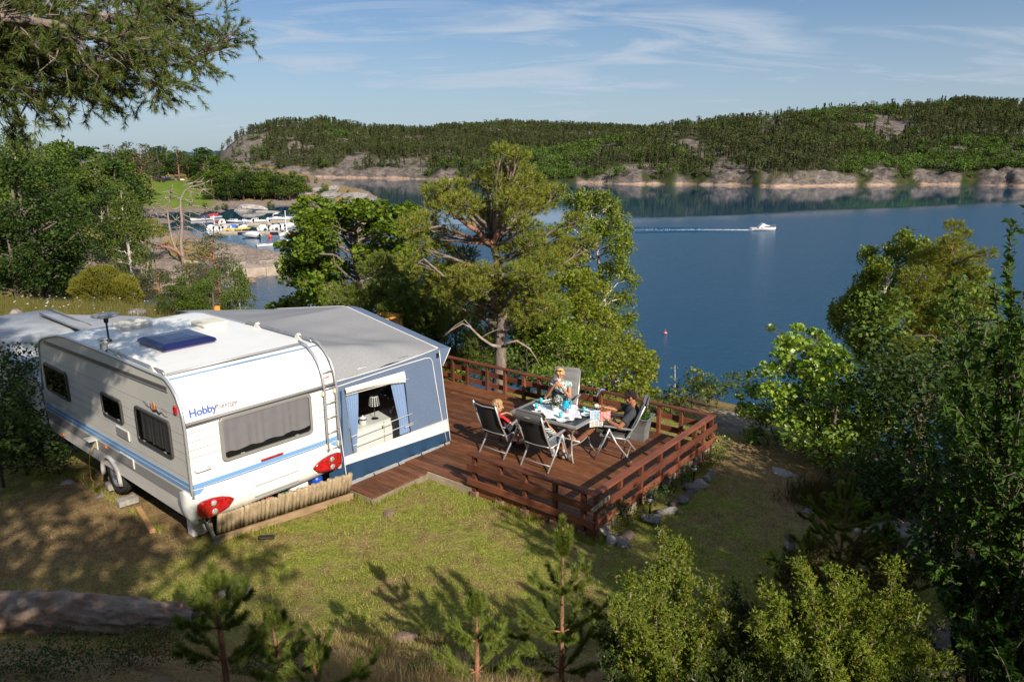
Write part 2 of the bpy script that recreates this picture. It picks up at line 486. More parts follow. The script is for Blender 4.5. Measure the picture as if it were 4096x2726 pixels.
def ground_material():
	m,t,b=new_mat('ground')
	L=t.links
	tc=N(t,'ShaderNodeTexCoord')
	def noise(scale,detail=5,rough=0.6,dist=0):
		n=N(t,'ShaderNodeTexNoise',ins={'Scale':scale,'Detail':detail,'Roughness':rough,'Distortion':dist})
		L.new(tc.outputs['Object'],n.inputs['Vector']);return n.outputs[0]
	def attr(nm):
		a=N(t,'ShaderNodeAttribute');a.attribute_name=nm;return a.outputs['Fac']
	def ramp(fac,*stops):
		r=N(t,'ShaderNodeValToRGB');e=r.color_ramp.elements
		e[0].position,e[0].color=stops[0][0],(*stops[0][1],1)
		e[1].position,e[1].color=stops[-1][0],(*stops[-1][1],1)
		for p,c in stops[1:-1]:
			q=e.new(p);q.color=(*c,1)
		L.new(fac,r.inputs[0]);return r.outputs[0]
	def mix(fac,a,b_):
		n=N(t,'ShaderNodeMix',data_type='RGBA')
		L.new(fac,n.inputs[0]);L.new(a,n.inputs[6]);L.new(b_,n.inputs[7]);return n.outputs[2]
	def math_(op,a,b_,c=None):
		n=N(t,'ShaderNodeMath',operation=op,use_clamp=True)
		for i,v in enumerate((a,b_)):
			if isinstance(v,(int,float)):n.inputs[i].default_value=v
			else:L.new(v,n.inputs[i])
		return n.outputs[0]
	fine=noise(34,6,0.7);mid=noise(5.5,6,0.65);big=noise(0.8,4)
	# straw, needles and bare earth
	dry=ramp(math_('ADD',math_('MULTIPLY',fine,0.7),math_('MULTIPLY',mid,0.35)),(0.30,(0.06,0.036,0.018)),(0.46,(0.17,0.108,0.050)),(0.58,(0.30,0.21,0.10)),(0.74,(0.44,0.35,0.19)))
	grn=ramp(math_('ADD',math_('MULTIPLY',fine,0.75),math_('MULTIPLY',mid,0.3)),(0.30,(0.05,0.065,0.012)),(0.48,(0.145,0.170,0.026)),(0.60,(0.27,0.275,0.056)),(0.76,(0.42,0.38,0.13)))
	pat=N(t,'ShaderNodeMapRange',ins={'From Min':0.40,'From Max':0.58,'To Min':0.12,'To Max':1.2})
	L.new(math_('ADD',math_('MULTIPLY',noise(1.7,5,0.65),0.7),math_('MULTIPLY',mid,0.3)),pat.inputs[0])
	c=mix(math_('MULTIPLY',attr('green'),pat.outputs[0]),dry,grn)
	rockc=ramp(math_('ADD',math_('MULTIPLY',noise(1.3,8,0.7,0.6),0.75),math_('MULTIPLY',fine,0.25)),(0.32,(0.06,0.048,0.042)),(0.45,(0.17,0.14,0.12)),(0.55,(0.27,0.215,0.185)),(0.7,(0.38,0.32,0.27)))
	rk=N(t,'ShaderNodeMapRange',ins={'From Min':0.35,'From Max':0.6})
	L.new(math_('ADD',math_('MULTIPLY',attr('rock'),0.75),math_('MULTIPLY',math_('SUBTRACT',mid,0.25),0.5)),rk.inputs[0])
	c=mix(rk.outputs[0],c,rockc)
	sandc=ramp(mid,(0.3,(0.40,0.31,0.22)),(0.7,(0.52,0.43,0.33)))
	c=mix(attr('sand'),c,sandc)
	fieldc=ramp(math_('ADD',math_('MULTIPLY',big,0.5),math_('MULTIPLY',noise(0.12,4),0.5)),(0.35,(0.095,0.155,0.018)),(0.65,(0.150,0.210,0.030)))
	c=mix(attr('field'),c,fieldc)
	L.new(c,b.inputs['Base Color'])
	b.inputs['Roughness'].default_value=0.95
	b.inputs['Specular IOR Level'].default_value=0.12
	bp=N(t,'ShaderNodeBump',ins={'Strength':0.85,'Distance':0.05})
	L.new(math_('ADD',math_('MULTIPLY',fine,0.5),math_('MULTIPLY',mid,0.8)),bp.inputs['Height'])
	L.new(bp.outputs[0],b.inputs['Normal'])
	return m
	# ------------------------------------------------------------------ the fjord
def build_water():
	m,t,b=new_mat('fjord_water')
	L=t.links
	b.inputs['Base Color'].default_value=(0.004,0.050,0.112,1)
	b.inputs['IOR'].default_value=1.33
	b.inputs['Specular IOR Level'].default_value=0.5
	tc=N(t,'ShaderNodeTexCoord')
	sp=N(t,'ShaderNodeSeparateXYZ');L.new(tc.outputs['Object'],sp.inputs[0])
	# a breeze roughens the near half of the fjord; under the far shore it lies calm
	mp0=N(t,'ShaderNodeMapping');mp0.inputs['Scale'].default_value=(0.004,0.014,1)
	L.new(tc.outputs['Object'],mp0.inputs[0])
	big=N(t,'ShaderNodeTexNoise',ins={'Scale':1.0,'Detail':3.0});L.new(mp0.outputs[0],big.inputs['Vector'])
	a1=N(t,'ShaderNodeMath',operation='MULTIPLY_ADD');a1.inputs[1].default_value=40.0
	L.new(big.outputs[0],a1.inputs[0])
	lin=N(t,'ShaderNodeMath',operation='MULTIPLY_ADD');lin.inputs[1].default_value=-0.42
	L.new(sp.outputs['X'],lin.inputs[0]);L.new(sp.outputs['Y'],lin.inputs[2])
	L.new(lin.outputs[0],a1.inputs[2])
	br=N(t,'ShaderNodeMapRange',interpolation_type='SMOOTHSTEP',ins={'From Min':268.0,'From Max':228.0})
	L.new(a1.outputs[0],br.inputs[0])
	# the sheltered bays on the left stay calm too
	shl=N(t,'ShaderNodeMapRange',interpolation_type='SMOOTHSTEP',ins={'From Min':-60.0,'From Max':-15.0,'To Min':0.25})
	L.new(sp.outputs['X'],shl.inputs[0])
	br2=N(t,'ShaderNodeMath',operation='MULTIPLY');L.new(br.outputs[0],br2.inputs[0]);L.new(shl.outputs[0],br2.inputs[1])
	def rip(sx,sy,rot,detail):
		mp=N(t,'ShaderNodeMapping');mp.inputs['Scale'].default_value=(sx,sy,1);mp.inputs['Rotation'].default_value=(0,0,R(rot))
		L.new(tc.outputs['Object'],mp.inputs[0])
		n=N(t,'ShaderNodeTexNoise',ins={'Scale':1.0,'Detail':detail,'Roughness':0.6});L.new(mp.outputs[0],n.inputs['Vector'])
		return n.outputs[0]
	s1=N(t,'ShaderNodeMath',operation='ADD');L.new(rip(0.9,2.2,18,4),s1.inputs[0]);L.new(rip(0.25,0.6,25,3),s1.inputs[1])
	st=N(t,'ShaderNodeMapRange',ins={'To Min':0.012,'To Max':0.75});L.new(br2.outputs[0],st.inputs[0])
	bp=N(t,'ShaderNodeBump',ins={'Distance':0.30})
	L.new(st.outputs[0],bp.inputs['Strength']);L.new(s1.outputs[0],bp.inputs['Height'])
	L.new(bp.outputs[0],b.inputs['Normal'])
	rg=N(t,'ShaderNodeMapRange',ins={'To Min':0.015,'To Max':0.22});L.new(br2.outputs[0],rg.inputs[0])
	L.new(rg.outputs[0],b.inputs['Roughness'])
	v=[(-9000,-400,W_Z),(9000,-400,W_Z),(9000,14000,W_Z),(-9000,14000,W_Z)]
	o=link('fjord_water',mesh_np('fjord_water',v,[(0,1,2,3)],[m]))
	tag(o,kind='structure')
	# ------------------------------------------------------------------ far hills and their wood
HILL_A=dict(a=[-.46,-.395,-.378,-.355,-.309,-.246,-.183,-.131,-.074,-.016,.07,.185,.30],s=[-.03,-.010,.014,.032,.043,.0466,.036,.032,.037,.0415,.0386,.033,.02],y0=[800,790,780,775,760,735,705,675,640,700,720,720,720],y1=[900,900,930,960,1000,1020,1050,1080,1180,1250,1250,1250,1250])
HILL_B=dict(a=[-.125,-.102,-.016,.043,.059,.127,.185,.242,.328,.414,.50,.587,.677,.80,1.0],s=[-.036,-.027,.0010,.0085,.011,.0248,.034,.0415,.05,.0585,.0617,.0665,.064,.06,.05],y0=[676,668,592,571,568,555,545,525,502,500,502,495,484,475,470],y1=[684,690,705,715,720,750,780,800,820,835,850,850,850,850,850])
def hill_fn(Hd,seed):
	ks=[np.array(Hd[k],dtype=np.float64)for k in('a','s','y0','y1')]
	def f(a,t):
		"a = X/Y, t = 0 at the water, 1 at the ridge, up to 1.6 behind it"
		s=np.interp(a,ks[0],ks[1]);y0=np.interp(a,ks[0],ks[2]);y1=np.interp(a,ks[0],ks[3])
		y0=y0+14*vnoise(np.stack([a*22,a*0+seed],-1),0.6,seed,4)
		Y=y0+(y1-y0)*t
		X=a*Y
		zr=H_EYE+s*y1-9.0
		hgt=np.maximum(zr-W_Z,2.0)
		P=np.stack([X,Y],-1)
		prof=np.where(t<1,0.045*sstep(0,0.03,t)+0.955*np.power(np.clip(t,0,1),0.92),1-0.35*(t-1)**2*4)
		z=W_Z-0.6+hgt*prof
		env=np.clip(t*5,0,1)*np.clip(hgt/40,0.1,1)
		z=z+env*(4.5*vnoise(P,0.02,seed+1,4)*(1-0.7*np.clip(1-abs(t-1)*4,0,1)))
		z=z+sstep(0,.02,t)*1.6*np.abs(vnoise(P,0.07,seed+2,3))*np.exp(-t*9)*4.0+sstep(0,.03,t)*2.6*vnoise(P,0.16,seed+3,3)*np.exp(-t*7)+sstep(0.01,.04,t)*2.0*sstep(-.1,.3,vnoise(P,0.022,seed+4,2))*np.exp(-t*5)
		return X,Y,z
	return f
def hill_rock(a,t,X,Y,seed):
	P=np.stack([X,Y],-1)
	n=vnoise(P,0.018,seed+5,4)+0.5*vnoise(P,0.07,seed+6,3)
	shore=sstep(0.060,0.02,t+0.06*vnoise(P,0.03,seed+7,3))
	r=sstep(0.16,0.34,vnoise(P,0.028,seed+5,4)+.25*vnoise(P,0.09,seed+6,2))
	if seed==100:
	# the steep west end of the far hill and its foot are bare in places
		r=np.maximum(r,sstep(0.16,0.32,vnoise(P,0.035,141,4)+0.22*sstep(-.28,-.37,a))*sstep(1.0,.9,t)*sstep(-.20,-.28,a))
		r=np.maximum(r,sstep(-0.05,0.15,vnoise(P,0.04,143,4))*sstep(.45,.25,t)*sstep(-.28,-.22,a)*sstep(-.07,-.12,a))
	else:
		r=np.maximum(r,sstep(0.10,0.35,vnoise(P,0.035,145,4))*sstep(.30,.12,t)*sstep(.42,.52,a))
		# wooded coves break the shore rock
	cove=sstep(0.10,0.30,vnoise(np.stack([a*30,a*0],-1),1.0,seed+9,2))
	return np.maximum(r,shore*(1-cove)),shore
def hill_material():
	m,t,b=new_mat('wooded_hill')
	L=t.links
	tc=N(t,'ShaderNodeTexCoord')
	def noise(scale,detail=5,rough=0.65,st=None):
		mp=N(t,'ShaderNodeMapping')
		if st:mp.inputs['Scale'].default_value=st
		L.new(tc.outputs['Object'],mp.inputs[0])
		n=N(t,'ShaderNodeTexNoise',ins={'Scale':scale,'Detail':detail,'Roughness':rough,'Distortion':0.8})
		L.new(mp.outputs[0],n.inputs['Vector']);return n.outputs[0]
	def ramp(fac,*stops):
		r=N(t,'ShaderNodeValToRGB');e=r.color_ramp.elements
		e[0].position,e[0].color=stops[0][0],(*stops[0][1],1)
		e[1].position,e[1].color=stops[-1][0],(*stops[-1][1],1)
		for p,c in stops[1:-1]:
			q=e.new(p);q.color=(*c,1)
		L.new(fac,r.inputs[0]);return r.outputs[0]
	def attr(nm):
		a=N(t,'ShaderNodeAttribute');a.attribute_name=nm;return a.outputs['Fac']
	def mix(fac,a,b_):
		n=N(t,'ShaderNodeMix',data_type='RGBA');L.new(fac,n.inputs[0]);L.new(a,n.inputs[6]);L.new(b_,n.inputs[7]);return n.outputs[2]
	und=ramp(noise(0.06,6),(0.3,(0.020,0.030,0.010)),(0.55,(0.045,0.055,0.018)),(0.75,(0.10,0.085,0.04)))
	rk=ramp(noise(0.16,9,0.75,(1,1,2.2)),(0.33,(0.045,0.037,0.033)),(0.45,(0.125,0.105,0.095)),(0.55,(0.20,0.168,0.15)),(0.68,(0.29,0.24,0.21)))
	base=ramp(noise(0.3,5),(0.35,(0.34,0.22,0.15)),(0.65,(0.50,0.36,0.27)))
	sp=N(t,'ShaderNodeSeparateXYZ');L.new(tc.outputs['Object'],sp.inputs[0])
	lo=N(t,'ShaderNodeMapRange',interpolation_type='SMOOTHSTEP',ins={'From Min':W_Z+1.7,'From Max':W_Z+.7})
	jit=N(t,'ShaderNodeMath',operation='MULTIPLY_ADD');jit.inputs[1].default_value=5.0
	L.new(noise(0.05,3),jit.inputs[0]);L.new(sp.outputs['Z'],jit.inputs[2])
	sub=N(t,'ShaderNodeMath',operation='SUBTRACT');sub.inputs[1].default_value=2.5;L.new(jit.outputs[0],sub.inputs[0])
	L.new(sub.outputs[0],lo.inputs[0])
	c=mix(attr('rock'),und,mix(lo.outputs[0],rk,base))
	L.new(c,b.inputs['Base Color'])
	b.inputs['Roughness'].default_value=0.95
	b.inputs['Specular IOR Level'].default_value=0.1
	bp=N(t,'ShaderNodeBump',ins={'Strength':1.0,'Distance':2.2})
	L.new(noise(0.22,8,0.7,(1,1,2.5)),bp.inputs['Height']);L.new(bp.outputs[0],b.inputs['Normal'])
	return m
def build_hills():
	hm=hill_material()
	for nm,Hd,seed,na,nt in(('far_hill',HILL_A,100,240,110),('near_hill',HILL_B,200,300,120)):
		f=hill_fn(Hd,seed)
		a=np.linspace(Hd['a'][0],Hd['a'][-1],na)
		t=np.concatenate([np.linspace(-0.05,0.12,30),np.linspace(0.12,1.6,nt-29)[1:]])
		A,T=np.meshgrid(a,t,indexing='ij')
		X,Y,Z=f(A.ravel(),np.maximum(T.ravel(),0))
		Z=np.where(T.ravel()<0,W_Z-3,Z)
		nt_=len(t)
		i,j=np.meshgrid(np.arange(na-1),np.arange(nt_-1),indexing='ij')
		q=(i*nt_+j).ravel()
		me=mesh_np(nm,np.stack([X,Y,Z],-1),np.stack([q,q+nt_,q+nt_+1,q+1],-1),[hm],smooth=True)
		rk,sh=hill_rock(A.ravel(),T.ravel(),X,Y,seed)
		at_=me.attributes.new('rock','FLOAT','POINT');at_.data.foreach_set('value',rk.astype(np.float32))
		tag(link(nm,me),kind='structure')
		# the coast on the horizon seen between the trees
	xs=np.linspace(-4200,300,120)
	rng=np.random.default_rng(4)
	top=W_Z+34+22*vnoise(np.stack([xs*0.004,xs*0],-1),1.0,8,4)
	v=np.concatenate([np.stack([xs,xs*0+5200,xs*0+W_Z-1],-1),np.stack([xs,xs*0+5500,top],-1),np.stack([xs,xs*0+6100,xs*0+W_Z-1],-1)])
	n=len(xs);k=np.arange(n-1)
	f=np.concatenate([np.stack([k,k+1,n+k+1,n+k],-1),np.stack([n+k,n+k+1,2*n+k+1,2*n+k],-1)])
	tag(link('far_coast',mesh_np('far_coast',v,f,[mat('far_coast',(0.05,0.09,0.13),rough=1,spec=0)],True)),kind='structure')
def leaf_quads(rng,P,size,up=0.0,aspect=0.6,jitter=0.35):
	"randomly turned leaf-shaped quads (diamonds) at the points P; returns verts, faces"
	n=len(P)
	d=rng.normal(size=(n,3));d/=np.linalg.norm(d,axis=1)[:,None]
	q=rng.normal(size=(n,3));q[:,2]*=0.6
	s=np.cross(d,q);s/=np.linalg.norm(s,axis=1)[:,None]+1e-9
	if up:
		nn=np.cross(d,s)
		# lean the leaf's face towards the sky
		flip=np.sign(nn[:,2:3]);nn=nn*flip
		nn=nn+np.array([0,0,up]);nn/=np.linalg.norm(nn,axis=1)[:,None]
		d=d-nn*(d*nn).sum(1)[:,None];d/=np.linalg.norm(d,axis=1)[:,None]+1e-9
		s=np.cross(nn,d)
	L=np.asarray(size)*(1+jitter*rng.uniform(-1,1,n))
	a=P-d*(L/2)[:,None];c=P+d*(L/2)[:,None]
	w=(L*aspect/2)[:,None]
	mid=P-d*(L*0.08)[:,None]
	v=np.stack([a,mid+s*w,c,mid-s*w],1).reshape(-1,3)
	f=np.arange(n*4).reshape(n,4)
	return v,f
def simple_tree(rng,kind,quads):
	"small tree of unit-like size in metres for the far wood; returns mesh parts"
	pts=[]
	if kind=='pine':
		H=10.5
		for k in range(quads):
			h=rng.uniform(0.25,1.0)
			rad=2.3*(1-h)**0.75*(0.55+0.45*math.sin(h*23+rng.uniform(0,1)))+0.15
			an=rng.uniform(0,2*PI)
			rad*=math.sqrt(rng.uniform(0.15,1))
			pts.append((rad*math.cos(an),rad*math.sin(an),h*H))
		sz,asp=1.05,0.75
	elif kind=='scots':
		H=11
		cl=[(rng.normal(0,1.2),rng.normal(0,1.2),rng.uniform(0.5,0.97)*H,rng.uniform(0.8,1.5))for _ in range(11)]
		for k in range(quads):
			c=cl[rng.integers(len(cl))]
			d=rng.normal(size=3);d/=np.linalg.norm(d);d*=rng.uniform(0.5,1)*c[3]
			pts.append((c[0]+d[0],c[1]+d[1],c[2]+d[2]*0.55))
		sz,asp=0.85,0.75
	else:
		H=8.5
		cl=[(rng.normal(0,1.5),rng.normal(0,1.5),rng.uniform(0.28,0.85)*H,rng.uniform(1.0,1.9))for _ in range(12)]
		for k in range(quads):
			c=cl[rng.integers(len(cl))]
			d=rng.normal(size=3);d/=np.linalg.norm(d);d*=rng.uniform(0.7,1)*c[3]
			pts.append((c[0]+d[0],c[1]+d[1],c[2]+d[2]*0.85))
		sz,asp=0.95,0.8
	v,f=leaf_quads(rng,np.array(pts),np.full(len(pts),sz),up=0.5,aspect=asp)
	# trunk
	n=len(v);r=0.16
	tv=np.array([(r,0,-1.5),(-r/2,r*.87,-1.5),(-r/2,-r*.87,-1.5),(r*.4,0,H*.8),(-r*.2,r*.35,H*.8),(-r*.2,-r*.35,H*.8)])
	tf=np.array([(0,1,4,3),(1,2,5,4),(2,0,3,5)])+n
	return np.concatenate([v,tv]),np.concatenate([f,tf]),np.concatenate([np.zeros(len(f)),np.ones(3)])
def build_far_wood():
	rng=np.random.default_rng(7)
	cols={'pine':[(0.038,0.060,0.020),(0.066,0.090,0.030),(0.095,0.112,0.042)],'scots':[(0.058,0.072,0.028),(0.085,0.096,0.038),(0.115,0.120,0.052)],'leaf':[(0.052,0.100,0.018),(0.085,0.142,0.028),(0.125,0.185,0.042)]}
	bark=mat('far_bark',(0.12,0.085,0.065),rough=0.9)
	src=bpy.data.collections.new('far wood trees')
	order=['pine','pine','pine','scots','scots','scots','leaf','leaf','leaf']
	mats_={k:leaf_mat('far_'+k,v,trans=0.15,rough=0.9,spec=0.05,objvar=0.35)for k,v in cols.items()}
	for i,k in enumerate(order):
		v,f,mi=simple_tree(rng,k,130)
		me=mesh_np('wood_tree',v,f,[mats_[k],bark],False,mi)
		o=bpy.data.objects.new('wood_tree_%d'%i,me)
		src.objects.link(o)
	pts=[];idx=[];scl=[]
	for Hd,seed,dens in((HILL_A,100,0.046),(HILL_B,200,0.046)):
		f=hill_fn(Hd,seed)
		a0,a1=Hd['a'][0],min(Hd['a'][-1],.78)
		n=26000
		a=rng.uniform(a0,a1,n);t=rng.uniform(0.012,1.25,n)
		X,Y,Z=f(a,t)
		y0=np.interp(a,Hd['a'],Hd['y0']);y1=np.interp(a,Hd['a'],Hd['y1'])
		area=(a1-a0)*Y*(y1-y0)*1.24
		keep=rng.uniform(size=n)<np.clip(dens*area/n,0,1)
		rk,sh=hill_rock(a,t,X,Y,seed)
		keep&=(rk<rng.uniform(0.25,0.75,n))&(Z>W_Z+0.8)
		X,Y,Z,t,a=X[keep],Y[keep],Z[keep],t[keep],a[keep]
		P=np.stack([X,Y],-1)
		nz=vnoise(P,0.012,seed+15,3)+0.5*vnoise(P,0.05,seed+16,2)+0.75*sstep(.30,.05,t)-0.30+rng.normal(0,.18,len(X))
		if seed==200:nz=nz+0.9*sstep(.16,.08,a)*sstep(.55,.75,t)
		leaf=nz>0.12
		k=np.where(leaf,rng.integers(6,9,len(X)),rng.integers(0,6,len(X)))
		pts.append(np.stack([X,Y,Z],-1));idx.append(k);scl.append(rng.uniform(0.6,1.15,len(X))*np.where(leaf,.95,1.0))
	pts=np.concatenate(pts);idx=np.concatenate(idx);scl=np.concatenate(scl)
	print('far wood',len(pts))
	me=bpy.data.meshes.new('far_wood')
	me.vertices.add(len(pts));me.vertices.foreach_set('co',pts.astype(np.float32).ravel())
	A=me.attributes.new('pick','INT','POINT');A.data.foreach_set('value',idx.astype(np.int32))
	A=me.attributes.new('size','FLOAT','POINT');A.data.foreach_set('value',scl.astype(np.float32))
	A=me.attributes.new('turn','FLOAT','POINT');A.data.foreach_set('value',rng.uniform(0,6.28,len(pts)).astype(np.float32))
	o=link('far_wood',me)
	tag(o,'far-off wood of pines and broadleaf trees covering the hills across the fjord','wood',kind='stuff')
	scatter_nodes(o,src)
def scatter_nodes(o,src):
	g=bpy.data.node_groups.new('scatter','GeometryNodeTree')
	g.interface.new_socket('Geometry',in_out='INPUT',socket_type='NodeSocketGeometry')
	g.interface.new_socket('Geometry',in_out='OUTPUT',socket_type='NodeSocketGeometry')
	gi=g.nodes.new('NodeGroupInput');go=g.nodes.new('NodeGroupOutput')
	ci=g.nodes.new('GeometryNodeCollectionInfo')
	ci.inputs['Collection'].default_value=src
	ci.inputs['Separate Children'].default_value=True
	ci.inputs['Reset Children'].default_value=True
	ip=g.nodes.new('GeometryNodeInstanceOnPoints')
	ip.inputs['Pick Instance'].default_value=True
	def na(nm,typ):
		n=g.nodes.new('GeometryNodeInputNamedAttribute');n.data_type=typ;n.inputs['Name'].default_value=nm
		return n.outputs['Attribute']
	cx=g.nodes.new('ShaderNodeCombineXYZ')
	g.links.new(na('turn','FLOAT'),cx.inputs[2])
	g.links.new(gi.outputs[0],ip.inputs['Points'])
	g.links.new(ci.outputs[0],ip.inputs['Instance'])
	g.links.new(na('pick','INT'),ip.inputs['Instance Index'])
	g.links.new(cx.outputs[0],ip.inputs['Rotation'])
	g.links.new(na('size','FLOAT'),ip.inputs['Scale'])
	g.links.new(ip.outputs[0],go.inputs[0])
	md=o.modifiers.new('scatter','NODES')
	md.node_group=g
build_ground()
build_water()
build_hills()
build_far_wood()
# ------------------------------------------------------------------ caravan, awning and what stands round them
white_gel=mat('white_gelcoat',(0.80,0.80,0.78),rough=0.28,c2=(0.66,0.65,0.61),scale=2.0,detail=7,lo=.48,hi=.80,coat=0.2,stretch=(5,5,.5))
roof_white=mat('roof_white',(0.78,0.79,0.78),rough=0.45,c2=(0.74,0.75,0.73),scale=3.0,detail=7,lo=0.42,hi=0.75)
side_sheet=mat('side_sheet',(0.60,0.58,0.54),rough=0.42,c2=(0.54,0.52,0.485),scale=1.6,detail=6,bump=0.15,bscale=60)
grey_band=mat('grey_band',(0.26,0.25,0.25),rough=0.45)
dark_trim=mat('dark_trim',(0.10,0.095,0.095),rough=0.4)
alu_trim=mat('alu_trim',(0.55,0.55,0.56),rough=0.35,metal=0.6)
grey_plastic=mat('grey_plastic',(0.22,0.215,0.21),rough=0.45)
pale_plastic=mat('pale_plastic',(0.66,0.64,0.58),rough=0.5)
cream_plastic=mat('cream_plastic',(0.72,0.69,0.58),rough=0.5,c2=(0.62,0.58,0.47),scale=4)
blue_stripe=mat('blue_stripe',(0.16,0.33,0.60),rough=0.4)
deep_blue_stripe=mat('deep_blue_stripe',(0.075,0.20,0.40),rough=0.4)
white_line=mat('white_line',(0.78,0.78,0.78),rough=0.4)
seam_grey=mat('seam_grey',(0.30,0.30,0.30),rough=0.7)
red_lens=mat('red_lens',(0.24,0.004,0.006),rough=0.12,c2=(0.42,0.015,0.012),scale=30,coat=0.6)
red_flat=mat('red_reflector',(0.45,0.010,0.016),rough=0.3)
clear_lens=mat('clear_lens',(0.75,0.74,0.72),rough=0.08,metal=0.5,c2=(0.35,0.34,0.32),scale=40)
orange_lens=mat('orange_lens',(0.75,0.16,0.02),rough=0.2)
rubber=mat('rubber',(0.018,0.018,0.019),rough=0.8)
rim_silver=mat('rim_silver',(0.50,0.50,0.50),rough=0.35,metal=0.7)
black_plastic=mat('black_plastic',(0.015,0.015,0.016),rough=0.45)
galv=mat('galvanised',(0.42,0.42,0.41),rough=0.45,metal=0.7,c2=(0.30,0.30,0.29),scale=12)
def glass_mat(name,tint,ior=1.4,rough=0.02):
	m,t,b=new_mat(name)
	t.nodes.remove(b)
	tr=N(t,'ShaderNodeBsdfTransparent');tr.inputs[0].default_value=(*[c for c in tint],1)
	gl=N(t,'ShaderNodeBsdfGlossy',ins={'Roughness':rough})
	lw=N(t,'ShaderNodeLayerWeight',ins={'Blend':.5})
	pw=N(t,'ShaderNodeMath',operation='POWER');pw.inputs[1].default_value=4.5
	t.links.new(lw.outputs['Facing'],pw.inputs[0])
	fr=N(t,'ShaderNodeMath',operation='MULTIPLY_ADD');fr.inputs[1].default_value=.8*(ior-1)/.4;fr.inputs[2].default_value=.04*(ior-1)/.4
	t.links.new(pw.outputs[0],fr.inputs[0])
	mx=N(t,'ShaderNodeMixShader')
	t.links.new(fr.outputs[0],mx.inputs[0]);t.links.new(tr.outputs[0],mx.inputs[1]);t.links.new(gl.outputs[0],mx.inputs[2])
	t.links.new(mx.outputs[0],t.nodes['Material Output'].inputs[0])
	return m
smoke_glass=glass_mat('smoke_glass',(0.58,0.58,0.60))
dark_glass=glass_mat('dark_glass',(0.10,0.10,0.11),1.22)
clear_film=glass_mat('clear_film',(0.86,0.88,0.88),rough=0.06)
room_dark=mat('room_dark',(0.010,0.011,0.013),rough=0.9)
net_curtain=mat('net_curtain',(0.52,0.50,0.50),rough=0.9,c2=(0.48,0.46,0.46),scale=6)
def text_mesh(name,s,size,m,shear=0.0,offset=0.0,extrude=0.001,space=1.0):
	cu=bpy.data.curves.new(name,'FONT')
	cu.body=s;cu.size=size;cu.shear=shear;cu.offset=offset;cu.extrude=extrude;cu.space_character=space
	cu.resolution_u=3
	tmp=bpy.data.objects.new(name,cu)
	me=bpy.data.meshes.new_from_object(tmp)
	me.materials.clear();me.materials.append(m)
	bpy.data.objects.remove(tmp);bpy.data.curves.remove(cu)
	me.name=name
	return me
REAR=Matrix(((1,0,0,0),(0,0,-1,0),(0,1,0,0),(0,0,0,1)))
LEFT=Matrix(((0,0,-1,0),(-1,0,0,0),(0,1,0,0),(0,0,0,1)))
CW=2.43
def rounded_rect(w,h,r,n=4):
	pts=[]
	for cx,cz,a0 in((w/2-r,h/2-r,0),(-w/2+r,h/2-r,90),(-w/2+r,-h/2+r,180),(w/2-r,-h/2+r,270)):
		for k in range(n+1):
			a=R(a0+90*k/n)
			pts.append((cx+r*math.cos(a),cz+r*math.sin(a)))
	return pts
def window(par,M,w,h,curtain=None,glass=dark_glass,frame=grey_plastic,th=0.045):
	"M: frame with x right, y up, z outwards, origin at the window's middle"
	mb=MB()
	o=rounded_rect(w,h,0.07);i=rounded_rect(w-2*th,h-2*th,0.05)
	i2=rounded_rect(w-2*th-0.01,h-2*th-0.01,0.05)
	n=len(o)
	rings=[[(x,y,0.0)for x,y in o],[(x,y,0.022)for x,y in o],[(x*.985,y*.97,0.032)for x,y in o],[(x,y,0.030)for x,y in i],[(x,y,0.006)for x,y in i2]]
	mb.loft([[M@Vector(p)for p in rg]for rg in rings],smooth=False,cap=False)
	f=mb.build('window',frame,par)
	pb=MB()
	pb.add([M@Vector((x,y,0.022))for x,y in i],[tuple(range(n))])
	pb.build('pane',glass,f)
	bb=MB()
	bb.add([M@Vector((x*1.01,y*1.01,0.0035))for x,y in i],[tuple(range(n))])
	bb.build('dark_inside',room_dark,f)
	if curtain:
		c0,c1,y0,y1=curtain
		nn=90
		rng=random.Random(3)
		ph=[rng.uniform(0.7,1.3)for _ in range(nn+1)]
		def cv(u,v):
			x=c0+(c1-c0)*u
			k=int(u*nn)
			wav=math.sin(u*(c1-c0)*44+1.4*math.sin(u*17))*0.0062
			y=y1+(y0+0.02*math.sin(u*26+0.7)*0.6-y1)*v
			return M@Vector((x,y,0.0125+wav*(0.5+v*.5)))
		cb=MB();cb.grid(cv,nn,8)
		cb.build('curtain',net_curtain,f)
	for s in(-1,1):
		hb=MB();hb.box(s*w*0.30-0.03,s*w*0.30+0.03,-h/2+th+0.006,-h/2+th+0.022,0.023,0.034,M)
		hb.build('latch',alu_trim,f)
	return f
PROF=[(0.02,.50),(-.06,.53),(-.115,.62),(-.135,.75),(-.125,.88),(-.105,1.0),(-.115,1.5),(-.12,1.9),(-.10,2.06),(-.06,2.2),(0.02,2.34),(0.12,2.44),(0.27,2.525),(0.36,2.54),(2.2,2.545),(4.0,2.525),(4.35,2.49),(4.8,2.40),(5.2,2.30),(5.38,2.22),(5.46,2.08),(5.52,1.75),(5.63,1.26),(5.68,0.9),(5.60,0.62),(5.5,0.47)]
